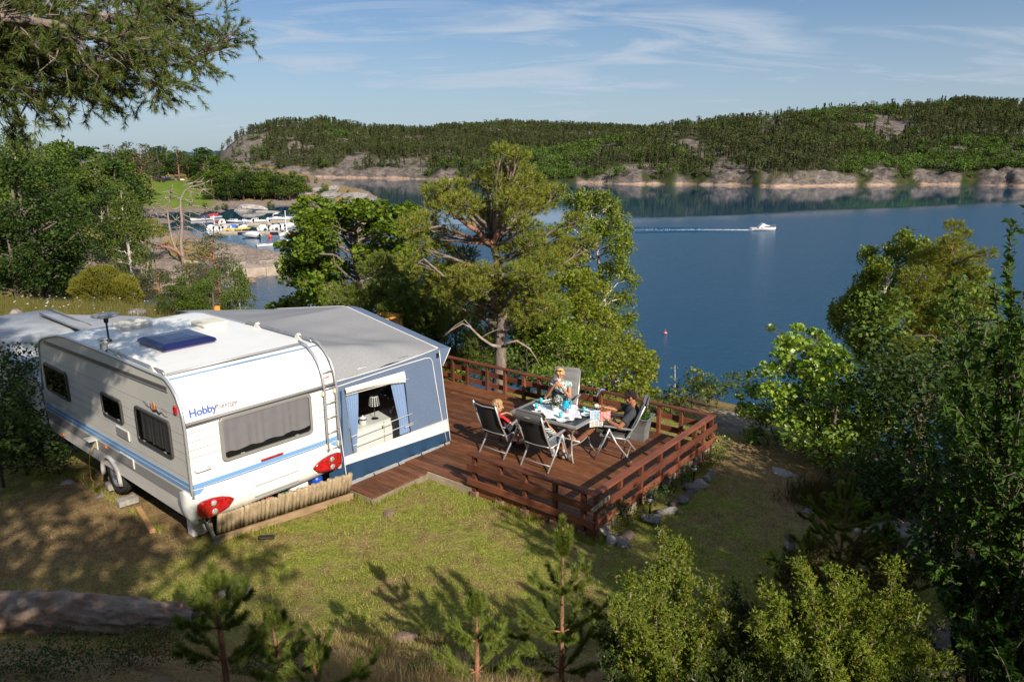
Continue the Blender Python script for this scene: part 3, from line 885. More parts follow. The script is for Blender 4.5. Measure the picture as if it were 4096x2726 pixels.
def build_caravan():
	c=thing('caravan','white touring caravan with blue stripes, ladder and rear curtain window beside the awning','caravan',(-4.51,9.37,0),R(49))
	# side walls follow the profile
	for x0,x1,m in((0.0,0.03,side_sheet),(CW-0.03,CW,side_sheet)):
		mb=MB();mb.prism([(y,z)for y,z in PROF],'x',x0,x1)
		mb.build('side_wall',m,c)
	def strip(name,i0,i1,m,x0=0.0,x1=CW,off=0.012,nx=14,crown=0.0):
		rings=[]
		for k in range(i0,i1+1):
			y,z=PROF[k]
			a=PROF[max(k-1,0)];b=PROF[min(k+1,len(PROF)-1)]
			ty,tz=b[0]-a[0],b[1]-a[1];l=math.hypot(ty,tz);ny,nz_=-tz/l,ty/l
			row=[]
			for q in range(nx+1):
				x=x0+(x1-x0)*q/nx
				e=1-(2*q/nx-1)**4
				row.append((x,y+ny*(off*e+0.002),z+nz_*(off*e+0.002)+crown*(1-(2*q/nx-1)**2)))
			rings.append(row)
		mb=MB();mb.loft(rings,closed=False,cap=False)
		return mb.build(name,m,c)
	strip('rear_bumper',0,5,white_gel,off=0.055)
	strip('rear_panel',5,13,white_gel,off=0.010)
	strip('roof',13,19,roof_white,off=0.0,crown=0.02)
	strip('front_panel',19,25,white_gel,off=0.02)
	mb=MB();mb.box(0.04,CW-0.04,0.05,5.5,0.44,0.52);mb.build('chassis',black_plastic,c)
	# edge trim along both rear and roof edges
	for x in(0.0,CW):
		mb=MB();pts=[(x,y,z)for y,z in PROF[4:23]]
		mb.tube(pts,0.024,6);mb.build('edge_trim',alu_trim,c)
		# corner caps of the bumper
	for s,x in((1,0.0),(-1,CW)):
		mb=MB()
		rings=[]
		for k in range(9):
			t=k/8
			z=0.50+0.42*t
			d=0.25*math.sqrt(max(0.02,1-(2*t-1)**2))+0.03
			rings.append([(x-s*0.022,-0.13,z),(x-s*0.028,0.05+d*.5,z),(x-s*0.012,0.08+d,z),(x+s*0.01,0.08+d,z),(x+s*.03,-0.12,z)])
		mb.loft(rings,smooth=True);mb.build('bumper_corner',white_gel,c)
		# roof-edge moulding, side mouldings
	mb=MB();mb.beam((-0.008,0.27,2.40),(-0.008,5.1,2.26),0.014,0.05);mb.build('roof_moulding',dark_trim,c)
	mb=MB();mb.beam((-0.012,0.24,2.362),(-0.012,5.25,2.215),0.012,0.014);mb.build('side_moulding',alu_trim,c)
	# grooves in the sheet
	for z0,z1 in((2.06,1.93),(1.80,1.75),(1.66,1.60),(1.53,1.46),(1.41,1.33),(1.16,1.12)):
		mb=MB();mb.beam((-0.0015,-0.10,z0),(-0.0015,5.5,z1),0.003,0.006);mb.build('seam',seam_grey,c)
	for z in(1.83,1.70,1.58,1.47):
		for xa,xb in((0.03,0.46),(2.0,2.4)):
			mb=MB();mb.box(xa,xb,-0.131,-0.127,z-.004,z+.004);mb.build('seam',seam_grey,c)
			# stripes: side (receding) and rear
	def side_band(name,z0,z1,h,m):
		mb=MB();mb.beam((-0.003,-0.10,z0),(-0.003,5.62,z1),0.006,h);return mb.build(name,m,c)
	side_band('stripe',1.055,.985,.058,blue_stripe)
	side_band('stripe',0.985,.918,.058,blue_stripe)
	side_band('stripe_line',1.020,.951,.012,white_line)
	side_band('grey_band',0.83,.77,.17,grey_band)
	def rear_band(name,z0,z1,m,y=-0.122):
		mb=MB()
		mb.add([(0.02,y-.004,z0),(CW-.02,y-.004,z0),(CW-.02,y-.004,z1),(0.02,y-.004,z1)],[(0,1,2,3)])
		mb.box(0.02,CW-.02,y-.006,y+.02,z0,z1)
		return mb.build(name,m,c)
	rear_band('stripe',1.015,1.075,blue_stripe)
	rear_band('stripe',0.925,0.993,blue_stripe,-0.128)
	mb=MB()
	mb.tube([(0.01,-0.135,1.965),(1.2,-0.147,1.97),(CW-.01,-0.135,1.965)],0.022,6,flat=1.6);mb.build('belt_moulding',grey_plastic,c)
	mb=MB();mb.tube([(0.01,-0.142,1.925),(1.2,-0.15,1.93),(CW-.01,-0.142,1.925)],0.010,6);mb.build('belt_edge',dark_trim,c)
	# windows
	MR=Matrix.Translation((1.215,-0.135,1.60))@REAR
	window(c,MR,1.50,0.66,curtain=(-0.70,0.70,-0.20,0.29),glass=smoke_glass)
	for ya,yb,za,zb,cur in((4.2,5.32,1.32,1.86,None),(1.94,2.71,1.455,1.855,None),(0.31,1.44,1.34,1.91,(-.38,.50,-.20,.24))):
		window(c,Matrix.Translation((-0.001,(ya+yb)/2,(za+zb)/2))@LEFT,yb-ya,zb-za,curtain=cur,glass=dark_glass if cur is None else glass_mat('side_glass',(0.30,0.30,0.31),1.22),frame=mat('dark_frame',(0.055,0.052,0.05),rough=0.4))
		# tail lights
	for side in(0,1):
		def X(x):return x if side==0 else CW-x
		sh=[(0.00,.66),(0.015,.80),(0.08,.835),(0.22,.840),(0.36,.815),(0.48,.765),(0.545,.715),(0.545,.69),(0.46,.615),(0.32,.580),(0.16,.565),(0.06,.585)]
		mb=MB()
		rings=[]
		for k,(off,scl)in enumerate(((0.0,1.0),(0.03,1.0),(0.045,.9),(0.05,.6))):
			cx,cz=0.25,.70
			rings.append([(X(cx+(x-cx)*scl),-0.165-off-0.02*(1-((x-.25)/.35)**2),cz+(z-cz)*scl)for x,z in sh])
		mb.loft(rings)
		tl=mb.build('tail_light',red_lens,c)
		mb=MB()
		for z in(.77,.645):
			mb.lathe([(0.045,0),(0.045,0.012),(0.02,0.02),(0.0,0.02)],n=12,M=Matrix.Translation((X(0.225),-0.218-.018,z))@Matrix.Rotation(R(90),4,'X'))
		mb.build('lamp',clear_lens,tl)
		mb=MB();mb.prism([(X(.29),.635),(X(.45),.655),(X(.37),.765)],'y',-0.250,-0.225);mb.build('reflector',red_flat,tl)
	mb=MB();mb.box(1.05,1.42,-0.150,-0.12,1.088,1.12,bev=0.008);mb.build('brake_light',red_lens,c)
	mb=MB();mb.box(0.88,1.62,-0.206,-0.15,.60,.605);mb.box(.88,1.62,-0.212,-.16,.768,.772);mb.build('plate_recess',seam_grey,c)
	mb=MB();mb.box(-0.03,0.0,0.03,0.10,2.08,2.20,bev=0.01);mb.build('marker_light',red_flat,c)
	for y,z in((4.89,.54),(2.85,.845)):
		mb=MB();mb.lathe([(0.035,0),(0.035,.014),(0.02,.022),(0,.022)],n=12,M=Matrix.Translation((-0.004,y,z))@Matrix.Rotation(R(-90),4,'Y'));mb.build('side_marker',orange_lens,c)
		# vents
	for ya,yb,za,zb in((1.815,2.28,1.22,1.38),(1.775,2.28,.77,.935)):
		mb=MB();mb.box(-0.018,0.0,ya,yb,za,zb,bev=0.006)
		v=mb.build('fridge_vent',pale_plastic,c)
		mb=MB()
		for k in range(7):
			z=za+.02+(zb-za-.04)*k/6
			mb.box(-0.026,-0.012,ya+.02,yb-.02,z-.004,z+.004)
		for k in range(3):
			y=ya+.02+(yb-ya-.04)*k/2
			mb.box(-0.0255,-0.0125,y-.006,y+.006,za+.016,zb-.016)
		mb.build('grille',grey_plastic,v,)
		# mains flap and its cable
	mb=MB();mb.box(-0.02,0.0,3.22,3.44,.70,.88,bev=.005);mb.box(-0.14,-0.004,3.21,3.45,.875,.89);mb.build('mains_flap',cream_plastic,c)
	mb=MB();mb.tube([(-0.02,3.33,.76),(-0.10,3.35,.66),(-0.12,3.42,.40),(-0.10,3.5,.12),(-0.05,3.5,.03)],0.007,6);mb.build('mains_cable',mat('yellow_cable',(.62,.36,.04),rough=.5),c)
	# wheel and arch
	wh=MB()
	prof=[(0.17,-.08),(0.24,-.095),(0.285,-.09),(0.305,-.07),(0.31,0),(0.305,.07),(0.285,.09),(0.24,.095),(0.17,.08)]
	MW=Matrix.Translation((0.12,2.78,0.345))@Matrix.Rotation(R(-90),4,'Y')
	wh.lathe(prof,n=28,M=MW,cap=False)
	for k in range(28):
		a=2*PI*k/28
		wh.box(-.02,.012,-.075,.075,.300,.317,MW@Matrix.Rotation(a,4,'Z')@Matrix.Rotation(R(90),4,'X')@Matrix.Rotation(R(90),4,'Z')@Matrix.Identity(4))
	w=wh.build('wheel',rubber,c)
	rm=MB();rm.lathe([(0.0,.085),(0.05,.085),(0.055,.06),(0.13,.05),(0.14,.075),(0.175,.095),(0.185,.085),(0.175,.0)],n=24,M=MW,cap=False);rm.build('rim',rim_silver,w)
	for k in range(8):
		a=2*PI*k/8;rm=MB();rm.lathe([(0.017,.058),(0.017,.063),(0,.063)],c=(0.105*math.cos(a),.105*math.sin(a),0),n=8,M=MW)
		rm.build('rim_hole',black_plastic,w)
	ar=MB();rings=[]
	for k in range(15):
		a=R(-8+196*k/14)
		y,z=2.78+.40*math.cos(a),.345+.385*math.sin(a)
		y2,z2=2.78+.33*math.cos(a),.345+.325*math.sin(a)
		rings.append([(-0.045,y2,z2),(-.05,(y+y2)/2,(z+z2)/2),(-0.005,y,z),(.02,y2,z2)])
	ar.loft(rings);ar.build('wheel_arch',mat('arch_grey',(.42,.41,.40),rough=.35),c)
	# ladder on the right of the rear
	def lad(x):
		return[(x,-0.185,.89),(x,-0.19,1.5),(x,-0.19,1.95),(x,-0.16,2.15),(x,-0.09,2.32),(x,0.05,2.47),(x,0.22,2.58),(x,0.42,2.61)]
	l=MB()
	for x in(2.19,2.41):l.tube(lad(x),0.018,7)
	L_=l.build('ladder',alu_trim,c)
	for z in(.92,1.20,1.45,1.69,1.93,2.19):
		y=-0.187 if z<2 else-.145
		b=MB();b.tube([(2.19,y,z),(2.41,y,z)],0.013,6);b.build('rung',alu_trim,L_)
	for x in(2.19,2.41):
		for z in(.97,1.86):
			b=MB();b.box(x-.03,x+.03,-0.19,-0.12,z-.04,z+.04,bev=.008);b.build('bracket',pale_plastic,L_)
			# roof rails with cleats
	for x,ya,yb,cl in((0.035,0.40,2.33,(0.72,1.93)),(2.40,0.40,2.37,(0.75,2.0))):
		b=MB();b.tube([(x,ya-.02,2.56),(x,ya+.03,2.605),(x,yb-.05,2.605),(x,yb+.02,2.565)],0.017,7)
		rr_=b.build('roof_rail',galv,c)
		for y in cl:
			b=MB();b.prism([(y-.10,2.53),(y+.10,2.53),(y+.03,2.625),(y,2.645),(y-.03,2.625)],'x',x-.03,x+.03);b.build('rail_foot',pale_plastic,rr_)
	b=MB();b.tube([(0.05,.335,2.575),(1.2,.30,2.60),(2.19,.36,2.585)],0.015,7);b.build('roof_edge_rail',alu_trim,c)
	b=MB();b.tube([(0.03,.235,2.528),(1.2,.20,2.548),(2.40,.24,2.530)],0.009,5);b.build('roof_stripe',blue_stripe,c)
	# grab handles
	for y0_,z in((0.06,1.27),):
		b=MB();b.tube([(0.07,-0.12,z),(0.07,-0.175,z),(0.27,-0.175,z),(0.27,-0.12,z)],0.014,7);b.build('grab_handle',pale_plastic,c)
		# hatches
	b=MB();b.box(0.56,1.38,1.55,2.42,2.555,2.60,bev=.01);hb=b.build('roof_light',mat('skylight_rim',(0.11,0.08,0.17),rough=.3),c)
	b=MB();rings=[]
	for s_,z in((1.06,2.60),(1.02,2.645),(.86,2.675),(.4,2.685)):
		rings.append([(.97+(x-.97)*s_,1.985+(y-1.985)*s_,z)for x,y in((.56,1.55),(1.38,1.55),(1.38,2.42),(.56,2.42))])
	b.loft(rings,smooth=False);b.build('dome',mat('blue_dome',(0.010,0.016,0.075),rough=.16,spec=.35),hb)
	for(xa,xb,ya,yb)in((1.72,2.12,2.55,3.0),(.78,1.25,3.55,4.0)):
		b=MB();b.box(xa,xb,ya,yb,2.55,2.585);q=b.build('roof_hatch',pale_plastic,c)
		b=MB();b.box(xa-.02,xb+.02,ya-.02,yb+.02,2.587,2.645,bev=.02);b.build('lid',cream_plastic,q)
	b=MB();b.lathe([(.10,0),(.11,.02),(.10,.035),(.02,.05),(0,.05)],c=(.18,1.72,2.545),n=18);b.build('vent_cap',roof_white,c)
	b=MB();b.lathe([(.055,0),(.055,.08),(.065,.085),(.065,.10),(.05,.105),(.05,.14),(.075,.145),(.075,.155),(0,.165)],c=(.10,2.62,2.545),n=16);b.build('chimney',pale_plastic,c)
	b=MB();b.lathe([(.05,0),(.05,.02),(.02,.05),(.016,.06),(.016,.30),(.035,.32),(.04,.38),(.03,.4)],c=(.33,3.02,2.545),n=10)
	an=b.build('antenna_mast',black_plastic,c)
	b=MB();b.lathe([(0.0,0),(.12,.0),(.20,.02),(.215,.035),(.20,.05),(.10,.06),(0,.062)],c=(.33,3.02,2.945),n=24);b.build('antenna_disc',mat('antenna_grey',(.33,.33,.31),rough=.4),an)
	# corner steadies
	for x in(.32,2.02):
		b=MB();b.beam((x,.42,.46),(x,-.02+.05,.02),.05,.035,(1,0,0));b.beam((x,.05,.5),(x,.22,.25),.02,.02,(1,0,0));b.box(x-.05,x+.05,-.03,.09,.0,.018)
		b.build('corner_steady',galv,c)
		# lettering and emblem
	blue_ink=mat('blue_lettering',(0.075,0.13,0.46),rough=.5);grey_ink=mat('grey_lettering',(.33,.30,.33),rough=.5)
	red_ink=mat('red_lettering',(.62,.08,.09),rough=.5)
	def put(me,name,M,p):o=link(name,me,p);o.matrix_local=M;return o
	put(text_mesh('lettering','Hobby',.150,blue_ink,offset=.004,space=.95),'lettering',Matrix.Translation((.085,-0.118,2.045))@Matrix.Rotation(R(-10),4,'X')@REAR,c)
	put(text_mesh('lettering','Prestige',.100,mat('plum_lettering',(.20,.15,.19),rough=.5),shear=.3,offset=.0012,space=1.05),'lettering',Matrix.Translation((.44,-0.118,2.06))@Matrix.Rotation(R(-10),4,'X')@REAR,c)
	b=MB();b.box(.07,.64,-.123,-.118,2.022,2.026);b.build('lettering_line',grey_ink,c)
	b=MB();b.box(2.185,2.36,-.128,-.123,2.02,2.12);st_=b.build('sticker',white_line,c)
	put(text_mesh('sticker_print','CAMP',.055,red_ink,offset=.001),'sticker_print',Matrix.Translation((2.20,-0.1295,2.075))@REAR,st_)
	put(text_mesh('sticker_print','Hobby',.04,grey_ink),'sticker_print',Matrix.Translation((2.20,-0.1295,2.03))@REAR,st_)
	em=MB();em.tube([(-0.004,1.13,2.035),(-0.004,1.02,1.99),(-0.004,.92,1.985),(-0.004,.82,1.95),(-0.004,.70,1.985),(-0.004,.62,1.95),(-0.004,.55,1.99),(-0.004,.45,1.955),(-.004,.36,1.965)],[.003,.008,.006,.016,.022,.018,.008,.006,.003],5,flat=.5)
	e=em.build('emblem_wave',mat('ink_navy',(.02,.03,.05),rough=.5),c)
	for y,w_,h_,m_ in((.78,.06,.13,mat('ink_orange',(.55,.22,.03),rough=.5)),(.70,.03,.09,mat('ink_rust',(.35,.07,.03),rough=.5)),(.96,.02,.10,grey_ink),(.88,.02,.09,mat('ink_violet',(.20,.06,.10),rough=.5))):
		b=MB();b.prism([(y-w_,1.97),(y+w_,1.97),(y+w_*.6,1.97+h_*.8),(y,1.97+h_)],'x',-.006,-.001);b.build('emblem_sail',m_,e)
	put(text_mesh('lettering','Hobby',.07,grey_ink,offset=.001),'lettering',Matrix.Translation((-0.004,.53,2.03))@LEFT,c)
	put(text_mesh('lettering','Prestige',.05,grey_ink,shear=.2),'lettering',Matrix.Translation((-0.004,5.46,1.16))@LEFT,c)
	return c
build_caravan()
CM=Matrix.Translation((-4.51,9.37,0))@Matrix.Rotation(R(49),4,'Z')
def cw(x,y,z):return CM@Vector((x,y,z))
# ------------------------------------------------------------------ awning
def fabric(name,c,c2,rough=0.75,scale=40,spec=.2,trans=0.0):
	m=mat(name,c,rough=rough,c2=c2,scale=scale,detail=2,bump=0.25,bscale=5,spec=spec)
	return m
tent_grey=fabric('tent_grey',(0.27,0.275,0.29),(0.235,0.24,0.255))
tent_blue=fabric('tent_blue',(0.120,0.165,0.255),(0.106,0.147,0.232))
tent_white=fabric('tent_white',(0.70,0.69,0.67),(0.62,0.61,0.59))
skirt_blue=fabric('skirt_blue',(0.022,0.060,0.125),(0.018,0.052,0.11),rough=0.32,spec=.5)
mud_grey=fabric('mud_grey',(0.30,0.31,0.32),(0.25,0.26,0.27))
curtain_blue=mat('curtain_blue',(0.30,0.42,0.66),rough=.85,c2=(.26,.37,.60),scale=30)
def build_awning():
	t=thing('awning','blue and grey caravan awning with clear window, white bands and light blue curtains','awning',(-4.51,9.37,0),R(49))
	XI,XO=2.46,4.71
	YA,YM,YB=-0.10,2.60,5.3
	ZE,ZP=2.06,2.48
	def ridge(y):
		return ZE+(ZP-ZE)*(1-abs(y-YM)/(YM-YA))if YA<=y<=YB else ZE
	def rail(y):
		if y<0.36:
			tt=max(0,(y-YA)/(0.36-YA))
			return 1.97+(2.50-1.97)*math.sin(tt*PI/2)**0.9
		return 2.50-0.02*max(0,y-4)*4
	def roof(u,v):
		y=YA+(YB-YA)*u
		# at the rear the cloth is pulled down to the corner of the caravan
		x=XI+(XO-XI)*v
		yi=y
		zi=rail(yi);zo=ridge(y)
		z=zi+(zo-zi)*v
		sag=-0.10*math.sin(PI*v)*(0.6+0.4*math.sin(u*9))*min(1,u*5)*min(1,(1-u)*5)
		wr=0.016*math.sin(v*16+u*34)*math.sin(PI*v)*(1-min(1,u*2.2))+.007*math.sin(v*9-u*46+2*math.sin(v*5))*math.sin(PI*v)
		return(x,y,z+sag+wr)
	mb=MB();mb.grid(roof,140,30)
	mb.build('roof',tent_grey,t)
	mb=MB();mb.tube([(XO,y,ridge(y)+.006)for y in np.linspace(YA,YB,30)],0.011,5)
	mb.build('piping',tent_white,t)
	mb=MB();mb.tube([(XI+.01,YA-.005,rail(YA))]+[(XI+(XO-XI)*v,YA-.006,1.97+(ZE-1.97)*v+.004-.03*math.sin(PI*v))for v in np.linspace(.1,1,8)],0.010,5)
	mb.build('piping',tent_white,t)
	# canopy strip and its hanging edge
	ys=np.linspace(YA-.02,YB,20)
	rings=[]
	for y in ys:
		z=ridge(max(y,YA))
		rings.append([(XO+.004,y,z-.004),(XO+.27,y,z-.03),(XO+.28,y,z-.05),(XO+.06+.02,y,z-.34)])
	mb=MB();mb.loft(rings,smooth=False,closed=True);mb.build('canopy',tent_blue,t)
	mb=MB();mb.tube([(XO+.285,YA-.03,ZE-.04),(XO+.18,YA-.035,ZE-.19),(XO+.08,YA-.03,ZE-.345)],.008,5);mb.build('piping',tent_white,t)
	# the side wall facing the camera: a panel with a window opening
	def wall_x(s,z):
		xl=2.44+(2.56-2.44)*(1.97-z)/1.8
		xr=4.72+(4.95-4.72)*(2.06-z)/1.93
		return xl+(xr-xl)*s
	def sx(x,z):
		xl=wall_x(0,z);xr=wall_x(1,z);return(x-xl)/(xr-xl)
	WT,WB=1.82,0.66
	def wall(name,s0,s1,z0f,z1f,m,y=YA,nu=14,nv=8,wave=0.01):
		def f(u,v):
			s=s0+(s1-s0)*u
			z=z0f(s)+(z1f(s)-z0f(s))*v
			return(wall_x(s,z),y+wave*math.sin(s*21+z*7)*math.sin(PI*v),z)
		b=MB();b.grid(f,nu,nv);return b.build(name,m,t)
	def lin(a,b):return lambda s:a+(b-a)*s
	top=lin(1.96,2.05)
	band_t=lin(.655,.655);band_b=lin(.525,.415)
	wall('side_wall',0,1,lambda s:WT+0.005,top,tent_blue,nv=4)
	wall('side_wall',0,.075,lambda s:.655,lambda s:WT+.005,tent_blue)
	wall('side_wall',.62,1,lambda s:.655,lambda s:WT+.005,tent_blue,wave=.014)
	wall('white_band',0,1,band_b,band_t,tent_white)
	def skf(u,v):
		s=u;zt=.525+(.415-.525)*s;zb=.20
		z=zb+(zt-zb)*v
		return(wall_x(s,z),YA-.004+.022*math.sin(s*26+2*math.sin(s*9))*(1-v)+.012*math.sin(s*60+z*12)*(1-v),z)
	b=MB();b.grid(skf,60,8);b.build('skirt',skirt_blue,t)
	wall('mud_flap',0,1,lambda s:.125,lambda s:.20,mud_grey,y=YA-.012)
	# rolled white flap above the window
	def flap(u,v):
		s=.075+(.62-.075)*u;z=WT+.01-v*(.10+.11*u**2.2)
		return(wall_x(s,z),YA-.025-.02*math.sin(v*PI),z)
	b=MB();b.grid(flap,16,6);b.build('window_flap',tent_white,t)
	# clear film
	b=MB();b.add([(wall_x(.075,.655),YA,.655),(wall_x(.62,.655),YA,.655),(wall_x(.62,WT),YA,WT),(wall_x(.075,WT),YA,WT)],[(0,1,2,3)])
	b.build('window_film',clear_film,t)
	# curtains drawn to the sides
	for name,fn in(('curtain',lambda u,v:(2.66+.27*u*(1-.80*v**1.3)+.10*v,.655+(1.79-.655)*(1-v))),('curtain',lambda u,v:(3.60+.38*u+(.17*(1-u))*min(1,v*1.3)+.06*v*u,.655+(1.73-.655)*(1-v)))):
		def cf(u,v,fn=fn):
			x,z=fn(u,v)
			return(x,YA+.045+.018*math.sin(u*32),z)
		b=MB();b.grid(cf,40,12);b.build(name,curtain_blue,t)
	for z0,z1,xa,xb in((1.70,1.66,2.64,3.98),(.965,1.0,2.70,4.03),(.80,.83,2.72,4.05),(.79,.80,3.86,4.05)):
		b=MB();b.tube([(xa,YA-.006,z0),(xb,YA-.006,z1)],.0065,5);b.build('cord',tent_white,t)
		# white piping down the corners and round the door panel
	for pts in([(wall_x(0,z)-.005,YA-.012,z)for z in(1.97,1.4,.8,.2,.1)],[(wall_x(1,z)+.003,YA-.012,z)for z in(2.05,1.4,.8,.4,.15)],[(wall_x(.015,1.88),YA-.008,1.885),(3.6,YA-.008,1.93),(4.38,YA-.008,1.945),(4.50,YA-.008,1.925),(4.555,YA-.008,1.85),(wall_x(.93,1.2),YA-.008,1.2),(wall_x(.945,.66),YA-.008,.66),(wall_x(.965,.2),YA-.008,.2)],[(wall_x(0,.655),YA-.01,.655),(wall_x(1,.655),YA-.01,.655)],[(wall_x(0,.525),YA-.01,.525),(wall_x(1,.415),YA-.01,.415)]):
		b=MB();b.tube(pts,.009,5);b.build('piping',tent_white,t)
		# peg straps and rings along the foot
	for x,z in((2.55,.10),(3.1,.14),(3.65,.14),(4.2,.14),(4.78,.16),(4.93,.16)):
		b=MB();b.tube([(x,YA-.02,z+.05),(x+.01,YA-.05,z)],.008,5);b.build('peg_strap',black_plastic,t)
		# the black clip at the top corner
	b=MB();b.box(4.66,4.71,YA-.03,YA-.01,1.90,1.98);b.build('clip',black_plastic,t)
	# front wall, far wall, frame poles
	b=MB()
	b.grid(lambda u,v:(4.95-.23*v,YA+(YB-YA)*u,.15+(ridge(YA+(YB-YA)*u)-.16)*v),24,6);b.build('front_wall',tent_blue,t)
	b=MB();b.grid(lambda u,v:(2.5+2.35*u-.1*u*v,YB,.15+1.85*v),4,4);b.build('end_wall',tent_blue,t)
	for y in(YA+.06,YM,YB-.06):
		b=MB();b.tube([(4.70,y,ridge(y)-.03),(4.88,y,.15)],.014,6);b.build('pole',galv,t)
		b=MB();b.tube([(4.70,y,ridge(y)-.03),(2.48,y,min(rail(y),2.45)-.03)],.012,6);b.build('pole',galv,t)
	b=MB();b.box(2.5,4.85,YA+.05,YB-.03,.10,.125);b.build('floor_mat',mat('floor_mat',(.05,.055,.05),rough=.9),t)
	# dark lower corner strip beside the caravan
	b=MB();b.grid(lambda u,v:(2.30+.20*u+.06*v,YA+.12-.14*u,.10+1.7*v*(1-.0*u)),4,4);b.build('draught_strip',skirt_blue,t)
build_awning()
def build_awning_inside():
	wcab=mat('cabinet_white',(.78,.77,.74),rough=.4)
	t=thing('sideboard','low white sideboard behind the clear awning window','cabinet',cw(3.08,.30,.125),R(49))
	b=MB();b.box(0,1.25,.012,.42,0,.735);b.build('carcass',mat('cabinet_side',(.50,.48,.46),rough=.5),t)
	for xa,xb in((.01,.615),(.635,1.24)):
		b=MB();b.box(xa,xb,-.008,.012,.03,.725,bev=.004);d=b.build('door',wcab,t)
		b=MB();xh=xb-.03 if xa<.1 else xa+.03
		if xa<.1:
			b.box(xh-.008,xh+.008,-.022,-.008,.60,.68);b.build('handle',mat('handle_brown',(.12,.07,.05),rough=.5),d)
	b=MB();b.box(-.02,1.27,-.03,.44,.735,.755);b.build('top',wcab,t)
	# lamp, pot, roll, small bird
	t=thing('table_lamp','table lamp with black and white dotted shade on the white sideboard','lamp',cw(3.64,.46,.88),R(49))
	b=MB();b.lathe([(.065,0),(.065,.008),(.012,.015),(.006,.03),(.006,.27)],n=16);b.build('stand',black_plastic,t)
	b=MB();b.lathe([(.095,.25),(.070,.43)],n=24,cap=False);sh=b.build('lamp_shade',mat('shade_black',(.02,.02,.022),rough=.7),t)
	for k in range(12):
		for r_ in range(5):
			a=2*PI*(k+.0)/12;z=.27+r_*.034;rr=.0965-.025*(z-.25)/.18
			b=MB();Mx=Matrix.Rotation(a,4,'Z')@Matrix.Translation((rr,0,z))@Matrix.Rotation(R(90),4,'Y')
			b.lathe([(.0145,0),(.0145,.002),(0,.002)],n=8,M=Mx)
			b.build('shade_dot',white_line,sh)
	b=MB();b.lathe([(.0715,.425),(.0705,.436)],n=24,cap=False);b.build('shade_rim',white_line,sh)
	t=thing('lidded_pot','white lidded pot with dark blue band on the sideboard','pot',cw(3.33,.40,.88),R(49))
	b=MB();b.lathe([(.05,0),(.062,.01),(.066,.11),(.066,.12)],n=18);b.build('body',wcab,t)
	b=MB();b.lathe([(.067,.085),(.0675,.085),(.0675,.11),(.067,.11)],n=18);b.build('band',mat('band_navy',(.02,.03,.14),rough=.4),t)
	b=MB();b.lathe([(.068,.12),(.06,.135),(.015,.145),(.015,.16),(0,.165)],n=18);b.build('lid',wcab,t)
	t=thing('paper_roll','white upright paper roll standing at the right end of the sideboard','roll',cw(4.22,.50,.88),R(49))
	b=MB();b.lathe([(.055,0),(.055,.24),(.02,.24),(.02,.235)],n=18);b.build('paper',white_line,t)
	b=MB();b.lathe([(.02,.2),(.02,.25),(0,.25)],n=10);b.build('core',mat('card',(.3,.22,.14)),t)
	t=thing('bird_figure','small white and blue bird figure on the sideboard by the roll','figurine',cw(4.02,.45,.88),R(49))
	b=MB();b.ball((0,0,.05),.04,sc_=(1.2,.8,.8));b.tube([(.03,0,.06),(.05,0,.10),(.045,0,.13)],[.018,.012,.016],8);b.tube([(.05,0,.13),(.085,0,.125)],[.008,.002],6);b.build('body',pale_plastic,t)
	b=MB();b.lathe([(.03,0),(.03,.02),(.0,.02)],n=10);b.build('foot',mat('foot_blue',(.05,.14,.35)),t)
	t=thing('folding_chair','dark folding chair with a pale green cloth inside the awning','chair',cw(3.55,1.15,.125),R(30))
	b=MB()
	b.box(-.24,.24,-.22,.22,.40,.44);b.build('seat',mat('chair_cloth',(.10,.09,.08),rough=.9),t)
	b=MB();b.box(-.24,.24,.20,.24,.44,.95);b.build('backrest',mat('chair_cloth2',(.05,.05,.05),rough=.9),t)
	for s in(-1,1):
		b=MB();b.tube([(s*.25,-.22,0),(s*.25,.2,.6)],.014,6);b.tube([(s*.25,.25,0),(s*.25,-.2,.6)],.014,6);b.build('leg',galv,t)
	b=MB();b.grid(lambda u,v:(-.30+.5*u,-.28+.42*v,.46+.10*math.sin(PI*u)*math.sin(PI*v)+.02*math.sin(u*17+v*9)),16,14)
	o=b.build('green_cloth',mat('green_cloth',(.28,.62,.20),rough=.8));o.matrix_world=Matrix.Translation(cw(3.38,.98,.30))@Matrix.Rotation(R(30),4,'Z')
	tag(o,'pale green cloth thrown over the folding chair inside the awning','cloth')
build_awning_inside()
